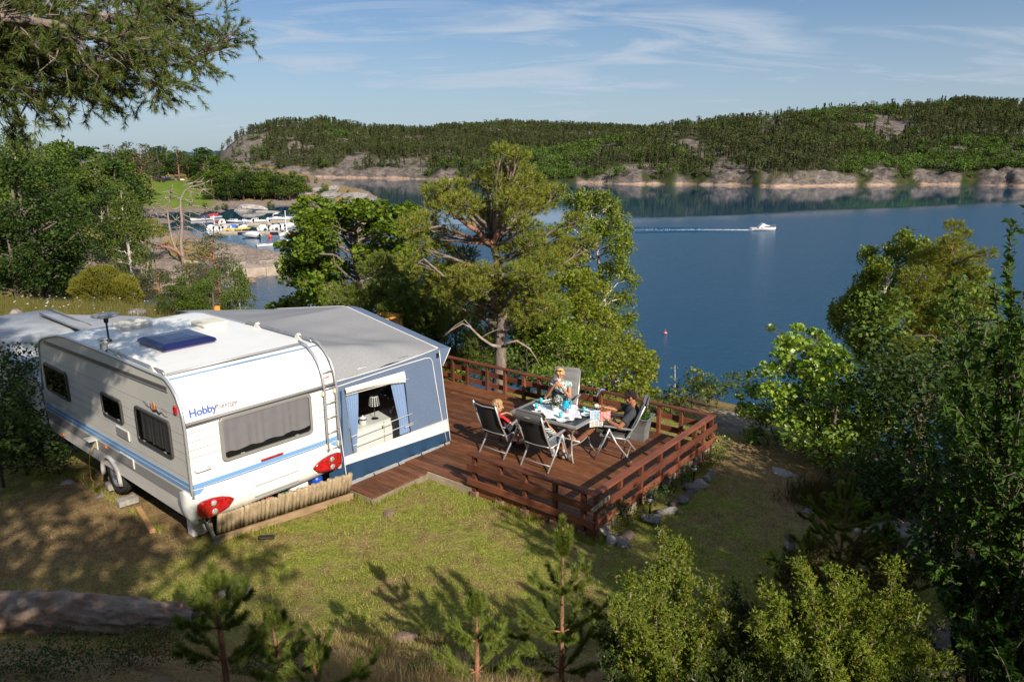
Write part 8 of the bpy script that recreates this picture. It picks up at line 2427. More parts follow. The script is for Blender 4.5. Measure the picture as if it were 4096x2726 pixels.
def build_dead_tree():
	base=on_ground(772,1062)
	Y=base.y
	S2=lambda a,b:(550+.3189*a,650+.3189*b)
	Q=lambda a,b,dy=0:rel(base,*S2(a,b),Y+dy)
	k=Y/2935*.3189
	rng=np.random.default_rng(12)
	t=thing('dead_tree','bare silvery dead pine with one reddish living limb above the bay','dead tree',base)
	def limb(name,pts,r0,r1,m,n=7,dy=0):
		P=[Q(a,b,dy*i/len(pts))for i,(a,b)in enumerate(pts)]
		b_=MB();b_.tube(wiggle(rng,P,.02),np.linspace(r0*k*.62,r1*k*.7,len(P)),n);b_.build(name,m,t);return P
	limb('trunk',((585,1310),(560,1150),(545,1000),(555,850),(560,700),(535,560),(545,450),(600,350),(680,300),(760,285),(840,260),(905,225)),40,6,dead_wood)
	limb('trunk',((570,1200),(480,1080),(430,960),(400,800),(385,690),(375,600),(400,480),(425,380),(445,270)),30,5,dead_wood)
	limb('red_limb',((575,1190),(500,1110),(430,1075),(340,1055),(250,1040),(130,1005),(30,965),(-60,930)),34,12,bark_pine,dy=-2)
	br=[((560,550),(650,530),(760,545),(860,570),(950,600),(1070,610)),((560,600),(660,620),(760,650),(860,600),(1010,520)),((540,560),(440,590),(330,590),(190,580)),((380,620),(300,560),(200,590)),((400,480),(350,450),(300,520)),((560,700),(640,740),(740,750),(830,770),(960,900),(1120,1030)),((555,760),(480,720),(420,740),(340,700)),((600,340),(680,370),(750,390),(820,385)),((620,330),(700,330),(830,340)),((540,480),(600,470),(690,500)),((545,450),(470,430),(420,440)),((560,820),(640,800),(760,860),(880,920),(970,990)),((600,980),(680,930),(760,920),(820,890)),((600,1080),(660,1040),(720,1000)),((480,1060),(520,900),(540,820)),((420,380),(390,360)),((680,300),(700,250),(790,240)),((760,650),(880,610),(1020,600)),((390,690),(330,660),(240,650)),((560,640),(660,690),(760,700),(860,720))]
	for p in br:
		P=limb('dead_branch',p,11,3,dead_wood,5,dy=rng.uniform(-1.5,1.5))
		for j in range(8):
			s=np.array(P[rng.integers(1,len(P))]);e=s+rng.normal(size=3)*np.array([.75,.6,.55])
			b_=MB();b_.tube([s,(s+e)/2+rng.normal(size=3)*.1,e],[.09,.06,.03],4,cap=False);b_.build('twig',dead_wood,t)
	limb('broken_branch',((640,1165),(730,1165),(800,1210),(880,1285),(1000,1390),(1190,1560)),18,6,dead_wood,6,dy=-14)
	# the living tuft on the red limb
	cl=[Q(a,b,rng.uniform(-4,1))for a,b in((-40,900),(40,850),(120,820),(200,840),(280,820),(100,760),(0,780),(-60,820),(180,760),(240,900),(320,880),(-100,960),(60,930))]
	Ps=[];
	for c in cl:
		p,_=shell_points(rng,c,(1.5,1.6,.75),260,fill=.3);Ps.append(p)
	v,f=leaf_quads(rng,np.concatenate(Ps),np.full(260*len(cl),.32),up=.2,aspect=.5)
	link('needles',mesh_np('needles',v,f,[nl_pine]),t)
	# golden junipers on the meadow edge
	for kk,(px,py,h,wd,lab)in enumerate(((430,1245,3.2,1.35,'large rounded yellow-green juniper beside the sandy path'),(500,1262,2.2,1.0,'smaller rounded yellow-green juniper in front of the large one'),(365,1225,2.6,.9,'yellow-green juniper at the left of the large rounded one'))):
		Y=44.0;q=atY(px,py,Y);g=gz(q.x,q.y);r2=np.random.default_rng(600+kk)
		P,d=shell_points(r2,(0,0,h*.42),(wd,wd,h*.52),4200,fill=.86)
		P+=d*(vnoise(P[:,:2]*1+P[:,2:],1.2,3,3)*.34)[:,None]
		v,f=needle_tufts(r2,P,d+np.array([0,0,.9]),3,.16,.022,.03,(.1,.7))
		tt=thing('juniper_bush',lab,'juniper',(q.x,q.y,g))
		link('foliage',mesh_np('foliage',v,f,[lf_junip2]),tt)
		b_=MB();b_.tube([(0,0,-.3),(0,0,h*.5)],[.1,.04],6);b_.build('stem',bark_brown,tt)
build_dead_tree()
def build_undergrowth():
	labs=('dark low undergrowth in the bottom left corner','dark undergrowth below the fallen trunk','crowberry mound left of the dark young pine','dark undergrowth at the foot of the dark young pine','low dark mound at the bottom between the young pines','dark undergrowth below the three-candled young pine','low undergrowth right of the bottom middle','dark low mound behind the three-candled young pine')
	for k,(px,py,wd)in enumerate(((130,2690,.38),(520,2660,.34),(640,2560,.26),(960,2690,.32),(1180,2700,.26),(1720,2700,.30),(2080,2700,.30),(1700,2560,.18))):
		p=on_ground(px,py);r2=np.random.default_rng(640+k)
		cl=[(r2.normal()*wd*.6,r2.normal()*wd*.4,wd*r2.uniform(.05,.45),wd*.45,wd*.4,wd*.25)for _ in range(9)]
		grow('crowberry_shrub',labs[k],'shrub',(p.x,p.y,p.z-.03),[(0,0,0,.01),(0,0,wd*.5,.004)],cl,'leaf',bark_brown,(lf_dark,lf_heath)[k%3==1],seed=650+k,per=15000,size=.022,limb_r=.006,twigs=2,up=.4)
build_undergrowth()
def build_grass():
	rng=np.random.default_rng(44)
	def blades(P,h,w,lean):
		m=len(P)
		a=rng.uniform(0,6.28,m);s=np.stack([np.cos(a),np.sin(a),0*a],-1)*w
		tip=P+np.stack([rng.normal(size=m)*lean,rng.normal(size=m)*lean,np.ones(m)],-1)*h[:,None]
		v=np.stack([P-s,P+s,tip],1).reshape(-1,3)
		return v,np.arange(m*3).reshape(m,3)
	green=leaf_mat('grass_green',[(.11,.15,.018),(.20,.245,.030),(.33,.345,.06),(.48,.42,.15)],trans=.3,rough=.6)
	straw=leaf_mat('grass_straw',[(.24,.16,.06),(.40,.29,.13),(.52,.41,.21),(.24,.19,.06)],trans=.25,rough=.7)
	n=210000
	# lawn, denser close by
	u=rng.uniform(size=n);r=6.2+(18.5-6.2)*u**1.25
	th=rng.uniform(R(-42),R(42),n)
	x=np.sin(th)*r;y=np.cos(th)*r
	P2=np.stack([x,y],-1)
	z=ground_z(x,y)
	rk_,sand,gr,fld=ground_masks(x,y,z)
	# keep off deck, step, caravan floor
	inv=DK.inverted()
	lx=inv[0][0]*x+inv[0][1]*y+inv[0][3];ly=inv[1][0]*x+inv[1][1]*y+inv[1][3]
	off=((lx<.05)&(ly>-.05)&(ly<4.2)&(lx>-9.3))|((lx>-4.1)&(lx<-3.35)&(ly>-1.32)&(ly<.1))
	ci=CM.inverted()
	qx=ci[0][0]*x+ci[0][1]*y+ci[0][3];qy=ci[1][0]*x+ci[1][1]*y+ci[1][3]
	off|=(qx>.1)&(qx<5)&(qy>.15)&(qy<5.6)
	keep=~off&(rk_<.5)&(vnoise(P2,1.3,71,3)>-.55+.9*(gr<.2)*rng.uniform(size=n))
	x,y,z,gr=x[keep],y[keep],z[keep],gr[keep]
	P=np.stack([x,y,z-.004],-1)
	pick=rng.uniform(size=len(x))<gr*np.clip(.62+.75*vnoise(P[:,:2],.75,74,3),.12,1)
	clump=.6+.8*np.clip(vnoise(P[:,:2],2.2,72,2)+.3,0,1)
	v,f=blades(P[pick],rng.uniform(.022,.058,pick.sum())*clump[pick],.0042,.55)
	tag(link('lawn_grass',mesh_np('lawn_grass',v,f,[green])),'short green grass of the lawn in front of the deck','grass',kind='stuff')
	q=~pick
	v,f=blades(P[q],rng.uniform(.014,.042,q.sum()),.0038,.9)
	tag(link('dry_grass',mesh_np('dry_grass',v,f,[straw])),'dry straw-coloured grass and litter on the lawn and bank','grass',kind='stuff')
	# longer grass left standing along the deck, the step, the plank foot and the stones
	seg=[(dk(-2.4,-.09,0),dk(.05,-.09,0),700),(dk(.11,-.1,0),dk(.11,4.1,0),500),(dk(-3.36,-.06,0),dk(-2.4,-.06,0),260),(dk(-4.05,-1.31,0),dk(-3.36,-1.31,0),240),(dk(-3.35,-1.3,0),dk(-3.35,-.08,0),260),(cw(.3,-.03,0),cw(2.3,-.42,0),420),(cw(-.05,.2,0),cw(-.05,5.4,0),500)]
	pts=[]
	for a_,b_,n_ in seg:
		u_=rng.uniform(size=n_);q_=np.array(a_)[None]*(1-u_[:,None])+np.array(b_)[None]*u_[:,None]
		q_=q_[vnoise(q_[:,:2],2.5,77,2)>-.15]
		pts.append(q_[:,:2]+rng.normal(size=(len(q_),2))*.035)
	pts=np.repeat(np.concatenate(pts),3,0)+rng.normal(size=(3*sum(map(len,pts)),2))*.015
	zz_=ground_z(pts[:,0],pts[:,1])
	v,f=blades(np.concatenate([pts,zz_[:,None]-.005],1),rng.uniform(.04,.15,len(pts)),.0032,.35)
	tag(link('edge_grass',mesh_np('edge_grass',v,f,[green])),'longer uncut grass along the foot of the deck and caravan','grass',kind='stuff')
	# long dry grass on the bank
	m=9000
	th=rng.uniform(R(-45),R(45),m);r=rng.uniform(2.6,7.4,m)
	x=np.sin(th)*r;y=np.cos(th)*r
	keep=vnoise(np.stack([x,y],-1),.9,75,2)>.12
	x,y=x[keep],y[keep]
	tuft=np.repeat(np.stack([x,y],-1),9,0)+rng.normal(size=(len(x)*9,2))*.03
	z=ground_z(tuft[:,0],tuft[:,1])
	v,f=blades(np.concatenate([tuft,z[:,None]-.01],1),rng.uniform(.06,.24,len(tuft)),.0016,.45)
	tag(link('long_dry_grass',mesh_np('long_dry_grass',v,f,[straw])),'long dry grass tufts on the bank in the foreground','grass',kind='stuff')
	# meadow
	m=60000
	x=rng.uniform(-34,-8,m);y=rng.uniform(24,46,m)
	z=ground_z(x,y)
	v,f=blades(np.stack([x,y,z-.02],-1),rng.uniform(.25,.75,m),.010,.22)
	tag(link('meadow_grass',mesh_np('meadow_grass',v,f,[leaf_mat('grass_meadow',[(.085,.095,.018),(.14,.135,.030),(.22,.19,.065),(.12,.12,.022)],trans=.3,rough=.7)])),'tall yellow-green meadow grass behind the caravans','grass',kind='stuff')
	m=260
	x=rng.uniform(-27,-12,m);y=rng.uniform(29,41,m);z=ground_z(x,y)+rng.uniform(.5,.75,m)
	v,f=leaf_quads(rng,np.stack([x,y,z],-1),np.full(m,.085),up=3.0,aspect=1.0)
	tag(link('meadow_flowers',mesh_np('meadow_flowers',v,f,[white_line])),'white umbel flowers scattered over the meadow','flowers',kind='stuff')
	# low growth on the near bank: crowberry and moss
	# litter stones on the lawn and bank
	labs=['pale stone on the grass in front of the caravan wheel','flat grey stone lying near the left edge of the grass','grey boulder showing in the bank left of the young pine','pale boulder at the edge of the meadow beside the juniper','low ledge stone in the bank below the lawn','broken stone on the bank at the bottom middle','flat stone in the lawn before the plank step','white stone on the ground by the caravan nose','grey stone lying in the right-hand gravel']
	for k,(px,py,s,m_)in enumerate(((270,1935,.14,1),(400,1985,.10,0),(945,2370,.22,0),(540,1262,.8,0),(1620,2560,.15,2),(1350,2620,.14,2),(1550,2055,.12,2),(245,1810,.16,1),(3230,2050,.12,0))):
		p=on_ground(px,py)
		rock('stone',labs[k],(p.x,p.y,p.z+s*.08),(s,s*.8,s*.7),700+k,m_,rz=k*1.7)
		# outcrops on the right
	for k,(px,py,s,lab)in enumerate(((3560,2130,.75,'pale rock outcrop sloping beside the shaded young pines'),(3700,2210,.6,'second pale outcrop right of the sloping one'),(3130,1890,.35,'low rock showing below the round birch bush'),(2900,1650,.5,'dark rock at the edge of the drop beyond the deck'))):
		p=on_ground(px,py)
		rock('rock_outcrop',lab,(p.x,p.y,p.z-s*.12),(s,s*.7,s*.6),720+k,1,rz=k*.9,flat=.5)
build_grass()
# ------------------------------------------------------------------ marina, boats, jetty, small things on the water
hull_white=mat('hull_white',(.74,.74,.73),rough=.25,coat=.3)
hull_navy=mat('hull_navy',(.02,.05,.16),rough=.25,coat=.3)
hull_blue=mat('hull_blue',(.02,.13,.42),rough=.3)
canopy_navy=mat('canopy_navy',(.02,.03,.10),rough=.8)
canopy_blue=mat('canopy_blue',(.03,.15,.50),rough=.8)
canopy_red=mat('canopy_red',(.34,.025,.035),rough=.8)
canopy_grey=mat('canopy_grey',(.42,.43,.44),rough=.8)
canopy_white=mat('canopy_white',(.70,.71,.72),rough=.7)
tan_wood=mat('tan_wood',(.32,.14,.06),rough=.4)
boat_glass=mat('boat_glass',(.02,.025,.03),rough=.08,spec=.8)
dock_wood=mat('dock_wood',(.34,.28,.22),rough=.9,c2=(.46,.39,.31),scale=2,bump=.3)
dock_side=mat('dock_side',(.44,.37,.27),rough=.9,c2=(.34,.28,.20),scale=1.5)
buoy_red=mat('buoy_red',(.72,.07,.03),rough=.4)
yellow_pl=mat('kayak_yellow',(.75,.42,.02),rough=.35)
def boat(name,label,loc,rz,L,B,kind,hull=None,canopy=None,group=None,cat='boat',motor=True):
	"hull along +y, bow at +y; floats with its waterline at z = 0"
	hull=hull or hull_white
	t=thing(name,label,cat,loc,rz,group)
	fb=.34+.045*L
	rings=[]
	for s in np.linspace(0,1,9):
		w=B/2*(1-max(0,(s-.45)/.55)**2.2)if s<1 else .01
		w=max(w,.012)
		y=-L/2+L*s;sh=fb*(1+.38*s**2)
		yb=y-.12*L*max(0,s-.7)
		rings.append([(-w,y,sh),(-w*.93,y,sh*.55),(-w*.72,yb,0),(0,yb,-.22*(1-.5*s)),(w*.72,yb,0),(w*.93,y,sh*.55),(w,y,sh)])
	b=MB();b.loft(rings,smooth=True,closed=False,cap=False)
	b.add([rings[0][i]for i in range(7)],[tuple(range(7))])
	b.build('hull',hull,t)
	b=MB()
	n=len(rings)
	vs=[]
	for rg in rings:vs+=[(rg[0][0]*.97,rg[0][1],rg[0][2]-.04),(rg[6][0]*.97,rg[6][1],rg[6][2]-.04)]
	b.add(vs,[(2*i,2*i+1,2*i+3,2*i+2)for i in range(n-1)])
	b.build('deck',hull_white if kind!='dinghy'else canopy_grey,t)
	b=MB();b.tube([(rg[0][0]*1.01,rg[0][1],rg[0][2])for rg in rings]+[(rg[6][0]*1.01,rg[6][1],rg[6][2])for rg in rings[::-1]],.035,5);b.build('rub_rail',tan_wood if kind=='cruiser'else(hull_white if hull is not hull_white else alu_trim),t)
	def cabin(y0,y1,w,h,slope,m=hull_white,name_='cabin',z=fb):
		b=MB();b.loft([[(-w,y0,z),(w,y0,z),(w,y1,z),(-w,y1,z)],[(-w*.9,y0+slope*.2,z+h),(w*.9,y0+slope*.2,z+h),(w*.85,y1-slope,z+h),(-w*.85,y1-slope,z+h)]],smooth=False);return b.build(name_,m,t)
	def panes(y0,y1,w,h,slope,z=fb,nn=3):
		for s in(-1,1):
			for k in range(nn):
				a0=y0+(y1-slope*.6-y0)*(k+.12)/nn;a1=y0+(y1-slope*.6-y0)*(k+.88)/nn
				b=MB();f0,f1=.38,.84
				b.add([(s*w*(1-.12*f0)*1.02+s*.012,a0,z+h*f0),(s*w*(1-.12*f0)*1.02+s*.012,a1,z+h*f0),(s*w*(1-.12*f1)*1.02+s*.012,a1-.05,z+h*f1),(s*w*(1-.12*f1)*1.02+s*.012,a0+.02,z+h*f1)],[(0,1,2,3)])
				b.build('pane',boat_glass,t)
		for yy,sg in((y1,1),(y0,-1)):
			b=MB();sl=slope if sg>0 else-slope*.2
			b.add([(-w*.8,yy-sl*.42+sg*.014,z+h*.4),(w*.8,yy-sl*.42+sg*.014,z+h*.4),(w*.74,yy-sl*.86+sg*.014,z+h*.86),(-w*.74,yy-sl*.86+sg*.014,z+h*.86)],[(0,1,2,3)])
			b.build('windscreen',boat_glass,t)
	if kind=='cruiser':
		cabin(-.08*L,.34*L,B*.36,.5,.16*L,z=fb+.04);panes(-.02*L,.30*L,B*.36,.5,.16*L,z=fb+.04,nn=2)
		b=MB();b.prism([(-.18*L,fb),(-.02*L,fb+.5),(.24*L,fb+.55),(.20*L,fb+.78),(.05*L,fb+.95),(.0,fb+1.3),(-.05*L,fb+1.45),(-.09*L,fb+1.2),(-.22*L,fb+.1)],'x',-B*.37,B*.37);b.build('flybridge',hull_white,t)
		b=MB();b.prism([(.02*L,fb+.32),(.29*L,fb+.32),(.25*L,fb+.54),(.06*L,fb+.52)],'x',-B*.385,B*.385);b.build('side_window',boat_glass,t)
		b=MB();b.box(-.2,.2,-.02*L,.03*L,fb+1.0,fb+1.32);b.build('seat',canopy_red,t)
		b=MB()
		for s in(-1,1):b.tube([(s*B*.40,.20*L,fb+.2),(s*B*.36,.30*L,fb+.62),(s*B*.1,.48*L,fb+.80)],.016,5)
		b.tube([(-B*.1,.48*L,fb+.80),(B*.1,.48*L,fb+.80)],.016,5);b.build('bow_rail',alu_trim,t);motor=False
	elif kind=='sport':
		cabin(-.30*L,.40*L,B*.42,.42,.30*L,z=fb);panes(.0,.25*L,B*.40,.40,.2*L,z=fb+.05,nn=2)
		cabin(-.12*L,.16*L,B*.38,.75,.20*L,boat_glass,'windscreen',fb+.35)
		b=MB();
		for s in(-1,1):b.tube([(s*B*.44,-.30*L,fb+.2),(s*B*.42,-.26*L,fb+1.35),(s*B*.38,-.10*L,fb+1.55)],.09,6)
		b.tube([(-B*.40,-.18*L,fb+1.5),(B*.40,-.18*L,fb+1.5)],.09,6);b.build('radar_arch',hull_white,t)
		for x in(-.5,0,.5):b=MB();b.ball((x*B*.5,-.18*L,fb+1.72),.12,8,6);b.build('dome_light',hull_white,t)
		b=MB();b.tube([(-B*.42,.0,fb+.55),(-B*.3,.34*L,fb+.85),(0,.49*L,fb+.95),(B*.3,.34*L,fb+.85),(B*.42,0,fb+.55)],.018,5);b.build('bow_rail',alu_trim,t)
		b=MB();b.box(-B*.5,B*.5,-L*.5,L*.1,.10,.3);b.build('hull_stripe',hull_navy,t);motor=False
	elif kind=='cabin':
		cabin(-.12*L,.26*L,B*.38,.85,.10*L);panes(-.10*L,.24*L,B*.38,.85,.10*L)
		if canopy:
			b=MB();b.box(-B*.36,B*.36,-.13*L,.17*L,fb+.86,fb+.94,bev=.03);b.build('roof',canopy,t)
	elif kind=='canopy':
		b=MB();rings2=[]
		for s in np.linspace(0,1,7):
			y=-.36*L+.60*L*s;h=.15+.85*math.sin(PI*min(1,.30+s*.7))**.7
			w=B*.42
			rings2.append([(-w,y,fb),(-w*.92,y,fb+h*.7),(-w*.5,y,fb+h),(w*.5,y,fb+h),(w*.92,y,fb+h*.7),(w,y,fb)])
		b.loft(rings2,closed=True);b.build('canopy',canopy or canopy_grey,t)
		b=MB();b.loft([[(-B*.36,.22*L,fb),(B*.36,.22*L,fb)],[(-B*.3,.16*L,fb+.5),(B*.3,.16*L,fb+.5)]],closed=False,cap=False,smooth=False);b.build('windscreen',boat_glass,t)
	elif kind=='open':
		b=MB();b.box(-B*.2,B*.2,-.05*L,.08*L,fb-.02,fb+.55,bev=.05);b.build('console',hull_white,t)
		b=MB();b.loft([[(-B*.24,.10*L,fb+.5),(B*.24,.10*L,fb+.5)],[(-B*.2,.02*L,fb+.95),(B*.2,.02*L,fb+.95)]],closed=False,cap=False,smooth=False);b.build('windscreen',boat_glass,t)
		b=MB()
		for s in(-1,1):b.tube([(s*B*.3,-.08*L,fb),(s*B*.28,-.06*L,fb+1.2)],.025,5)
		b.tube([(-B*.28,-.06*L,fb+1.2),(B*.28,-.06*L,fb+1.2)],.025,5);b.build('frame',alu_trim,t)
	elif kind=='cover':
		b=MB();rings2=[]
		for s in np.linspace(0,1,8):
			y=-.49*L+.9*L*s;w=B/2*1.03*(1-max(0,(s-.5)/.5)**2.5*.7);h=.75*math.sin(PI*(.15+.75*s))+.05
			rings2.append([(-w,y,fb-.1),(-w*.8,y,fb+h*.6),(0,y,fb+h),(w*.8,y,fb+h*.6),(w,y,fb-.1)])
		b.loft(rings2,closed=True);b.build('cover',canopy or canopy_white,t)
	if motor:
		b=MB();b.loft([[(-.2,-L/2-.55,fb+.1),(.2,-L/2-.55,fb+.1),(.2,-L/2-.05,fb+.1),(-.2,-L/2-.05,fb+.1)],[(-.23,-L/2-.6,fb+.4),(.23,-L/2-.6,fb+.4),(.23,-L/2-.05,fb+.45),(-.23,-L/2-.05,fb+.45)],[(-.15,-L/2-.5,fb+.72),(.15,-L/2-.5,fb+.72),(.15,-L/2-.1,fb+.75),(-.15,-L/2-.1,fb+.75)]],smooth=False)
		b.box(-.08,.08,-L/2-.4,-L/2-.12,-.3,fb+.12);b.build('outboard_motor',hull_white if hash(label)%2 else black_plastic,t)
	return t
def wpt(a,c,z=W_Z):return at(a,c,z)
def build_marina():
	S6=lambda a,b:(800+.191*a,780+.191*b)
	def P(a,b,z=W_Z):return at(*S6(a,b),z)
	G='boats moored in the marina'
	# pontoons
	def pontoon(label,a,c,w,z=.55):
		a=Vector(a);c=Vector(c);d=c-a;L=d.length;rz=math.atan2(d.y,d.x)
		t=thing('pontoon',label,'pontoon',(a.x,a.y,W_Z),rz,'pontoons of the marina')
		n=int(L/1.1)
		for k in range(n):
			b=MB();b.box(0,L/n-.06,-w/2,w/2,0,.09);b.build('deck_board',dock_wood,t,loc=(k*L/n,0,z-.09))
		for s in(-1,1):
			for k in range(max(1,int(L/9))):
				m=max(1,int(L/9))
				b=MB();b.box(.0,L/m-2.6,-.06,.06,-.2,z-.1);b.build('side_board',dock_side,t,loc=(k*L/m,s*(w/2-.04),0))
				b=MB();b.box(0,2.3,-.3,.3,-.25,z-.12);b.build('float',black_plastic,t,loc=(k*L/m+L/m-2.45,s*(w/2-.5),0))
		return t
	pontoon('near marina pontoon with pale side boards',P(330,800),P(2350,800),2.4)
	pontoon('middle marina pontoon between two rows of boats',P(300,640),P(2350,590),2.0)
	pontoon('short far pontoon behind the big sports boat',P(1500,560),P(2150,560),1.8)
	fin_specs=[(700,700),(1150,690),(1660,690),(900,640)]
	B=[((215,490),8.5,2.9,'canopy',hull_white,canopy_red,150,'white motorboat with dark red canopy at the left of the marina'),((40,530),7.5,2.6,'canopy',hull_white,canopy_navy,120,'white boat with navy canopy in front of the red canopied one'),((470,590),6.5,2.4,'canopy',hull_white,canopy_grey,20,'boat with grey canopy at the left of the far row'),((720,590),7.0,2.6,'cabin',hull_blue,canopy_navy,75,'blue hulled boat with white cabin in the far row'),((930,580),6.2,2.3,'open',hull_white,None,80,'open white boat with arched windscreen in the far row'),((1180,570),7.2,2.6,'cabin',hull_white,canopy_navy,110,'white cabin boat with navy roof right in the far row'),((1720,520),10.5,3.5,'sport',hull_white,None,-80,'big white sports cruiser with radar arch behind the flagpole'),((2050,510),7.5,2.6,'open',hull_white,None,-75,'white boat half hidden by the oak at the right of the marina'),((240,720),5.8,2.2,'canopy',hull_white,canopy_white,15,'white boat at the left of the near row behind the dead tree'),((350,725),5.6,2.1,'open',hull_white,canopy_red,5,'second boat from the left in the near row'),((460,725),5.6,2.1,'open',hull_white,None,10,'third boat from the left in the near row with white motor'),((560,720),5.8,2.2,'canopy',hull_white,canopy_grey,0,'fourth boat from the left in the near row'),((720,715),6.0,2.2,'canopy',hull_white,canopy_blue,5,'boat with bright blue canopy in the near row'),((930,705),6.2,2.3,'cover',hull_navy,canopy_white,5,'navy hulled boat with white cover in the near row'),((1340,710),6.5,2.4,'cabin',hull_white,tan_wood,0,'white boat with wooden cabin front in the middle of the near row'),((1530,700),5.6,2.2,'open',hull_white,None,-5,'white boat with black motor left of the flagpole'),((1600,695),5.4,2.0,'cover',hull_white,canopy_white,-8,'white covered boat directly left of the flagpole'),((1760,690),6.0,2.3,'cabin',hull_white,canopy_blue,0,'white cabin boat with blue roof behind the flagpole'),((1960,680),6.4,2.3,'canopy',hull_white,canopy_white,-30,'white boat right of the flagpole near the oak'),((1745,850),4.6,1.8,'open',hull_white,None,170,'small white boat with outboard in front of the near pontoon'),]
	for(pt,L,Bm,kind,hull,can,rz,lab)in B:
		p=P(*pt)
		boat('moored_boat',lab,(p.x,p.y,W_Z),R(rz),L,Bm,kind,hull,can,G)
		# inflatable with white cover in front of the pontoon
	p=P(1075,880)
	t=thing('inflatable_boat','grey inflatable boat with white cover at the near pontoon','boat',(p.x,p.y,W_Z),R(62))
	b=MB()
	for s in(-1,1):b.tube([(s*1.05,-3.0,.45),(s*1.05,1.2,.5),(s*.75,2.4,.65),(s*.12,3.1,.8)],[.33,.36,.34,.28],10)
	b.build('tube',mat('inflatable_grey',(.26,.27,.28),rough=.6),t)
	b=MB();b.loft([[(-1.05,y,.6),(-.8,y,.6+h*.75),(0,y,.6+h),(.8,y,.6+h*.75),(1.05,y,.6)]for y,h in((-3.1,.5),(-2.2,1.0),(-.5,1.15),(1.0,.9),(2.2,.35))],closed=True);b.build('cover',canopy_white,t)
	b=MB();b.box(-.2,.2,-3.6,-3.1,.2,1.1,bev=.05);b.build('outboard_motor',black_plastic,t)
	# kayaks on the pontoon
	for(a,c),lab in(((610,772),'yellow kayak lying on the near pontoon, left one'),((790,765),'yellow kayak lying on the near pontoon, middle one'),((935,748),'yellow kayak end showing behind the inflatable boat')):
		p=P(a,c);b=MB()
		b.tube([(-2.0,0,.25),(-1.2,0,.2),(0,0,.18),(1.2,0,.2),(2.0,0,.28)],[.03,.2,.3,.2,.03],10,flat=.7)
		t=thing('kayak',lab,'kayak',(p.x,p.y,W_Z+.55),R(8),'yellow kayaks on the pontoon')
		b.build('hull',yellow_pl,t)
		b=MB();b.lathe([(.2,.0),(.22,.03),(.14,.02)],c=(0,0,.36),n=12);b.build('cockpit',black_plastic,t)
		# buoys
	for(x,y),r,lab in(((1472*.191+800,780+885*.191),.55,'bright orange red mooring buoy in front of the near pontoon'),((1872*.191+800,780+825*.191),.42,'smaller orange buoy right of the flagpole'),((1290,655*1.0+165),.45,'red buoy off the headland rocks above the oak')):
		p=at(x,y,W_Z);b=MB();b.ball((0,0,r*.55),r,14,10);b.tube([(0,0,r*1.5),(0,0,r*1.8)],r*.15,6)
		o=b.build('mooring_buoy',buoy_red,loc=(p.x,p.y,W_Z));tag(o,lab,'buoy')
	p=at(2661,1333,W_Z)
	t=thing('float_buoy','small red and white buoy alone on the open water','buoy',(p.x,p.y,W_Z))
	b=MB();b.lathe([(.02,-.1),(.20,.0),(.24,.12),(.15,.25),(.03,.3),(.02,.6)],n=14);b.build('float',buoy_red,t)
	b=MB();b.lathe([(.245,.06),(.25,.09),(.245,.12)],n=14);b.build('band',hull_white,t)
	p=P(2075,545);tag(MB().ball((0,0,.5),.75,12,8).build('blue_buoy',canopy_blue,loc=(p.x,p.y,W_Z)),'blue buoy hanging beside the far pontoon near the oak','buoy')
	# more boats: off the jetty, by the headland, on the field
	p=at(1270,1008,W_Z);boat('moored_boat','white motorboat showing through the leaves of the oak',(p.x,p.y,W_Z),R(-70),6.0,2.2,'canopy',hull_white,canopy_white,G)
	p=at(1215,1140,W_Z);boat('rowing_boat','white rowing boat moored below the oak',(p.x,p.y,W_Z),R(-80),4.5,1.7,'dinghy',hull_white,None,None,motor=False)
	p=at(1060,985,W_Z);boat('rowing_boat','small white boat behind the grassy rock',(p.x,p.y,W_Z),R(-60),4.2,1.6,'dinghy',hull_white,None,None,motor=False)
	p=at(1268,815,W_Z);boat('moored_boat','white motorboat off the rocks of the headland',(p.x,p.y,W_Z),R(60),5.5,2.1,'open',hull_white,None,None)
	for x,y,L,lab in((695,719,5.2,'white upturned boat on the edge of the green field'),(665,712,4.2,'greyish upturned boat left of the white one at the field edge'),(726,721,3.4,'small white boat hull beside the bare trunk pine'),(515,704,5.0,'white boat glimpsed through trees at the field edge')):
		p=on_ground(x,y)
		b=MB();b.loft([[(-w,yy,0),(-w*.8,yy,h*.7),(0,yy,h),(w*.8,yy,h*.7),(w,yy,0)]for yy,w,h in((-L/2,.55,.5),(-L/4,.85,.75),(0,.9,.8),(L/4,.75,.75),(L/2,.08,.45))])
		o=b.build('upturned_boat',hull_white,loc=(p.x,p.y,p.z+.05),rot=(0,0,R(80)));tag(o,lab,'boat','boats laid up at the field')
		# flagpole
	p=at(1157,1072,-15.4);q=atY(1140,845,p.y)
	t=thing('flagpole','tall white flagpole beside the oak and the marina','flagpole',p)
	b=MB();b.tube([(0,0,-1.5),(q.x-p.x,0,q.z-p.z)],[.10,.055],10);b.build('pole',hull_white,t)
	b=MB();b.ball((q.x-p.x,0,q.z-p.z),.12,8,6);b.build('knob',hull_white,t)
	p2=on_ground(595,810)
	t=thing('post','white post at the edge of the field behind the birch','post',p2);MB().tube([(0,0,-.5),(0,0,4.5)],[.10,.08],8).build('pole',hull_white,t)
	# concrete jetty with railings
	a=at(905,1118,W_Z);c=at(1140,1098,W_Z)
	d=(c-a);L=d.length+4;rz=math.atan2(d.y,d.x)
	t=thing('jetty','old concrete jetty with stained sides below the grassy rock','jetty',(a.x,a.y,W_Z),rz)
	cm=mat('jetty_concrete',(.40,.33,.27),rough=.95,c2=(.28,.22,.17),scale=.8,detail=7,bump=.5,bscale=4)
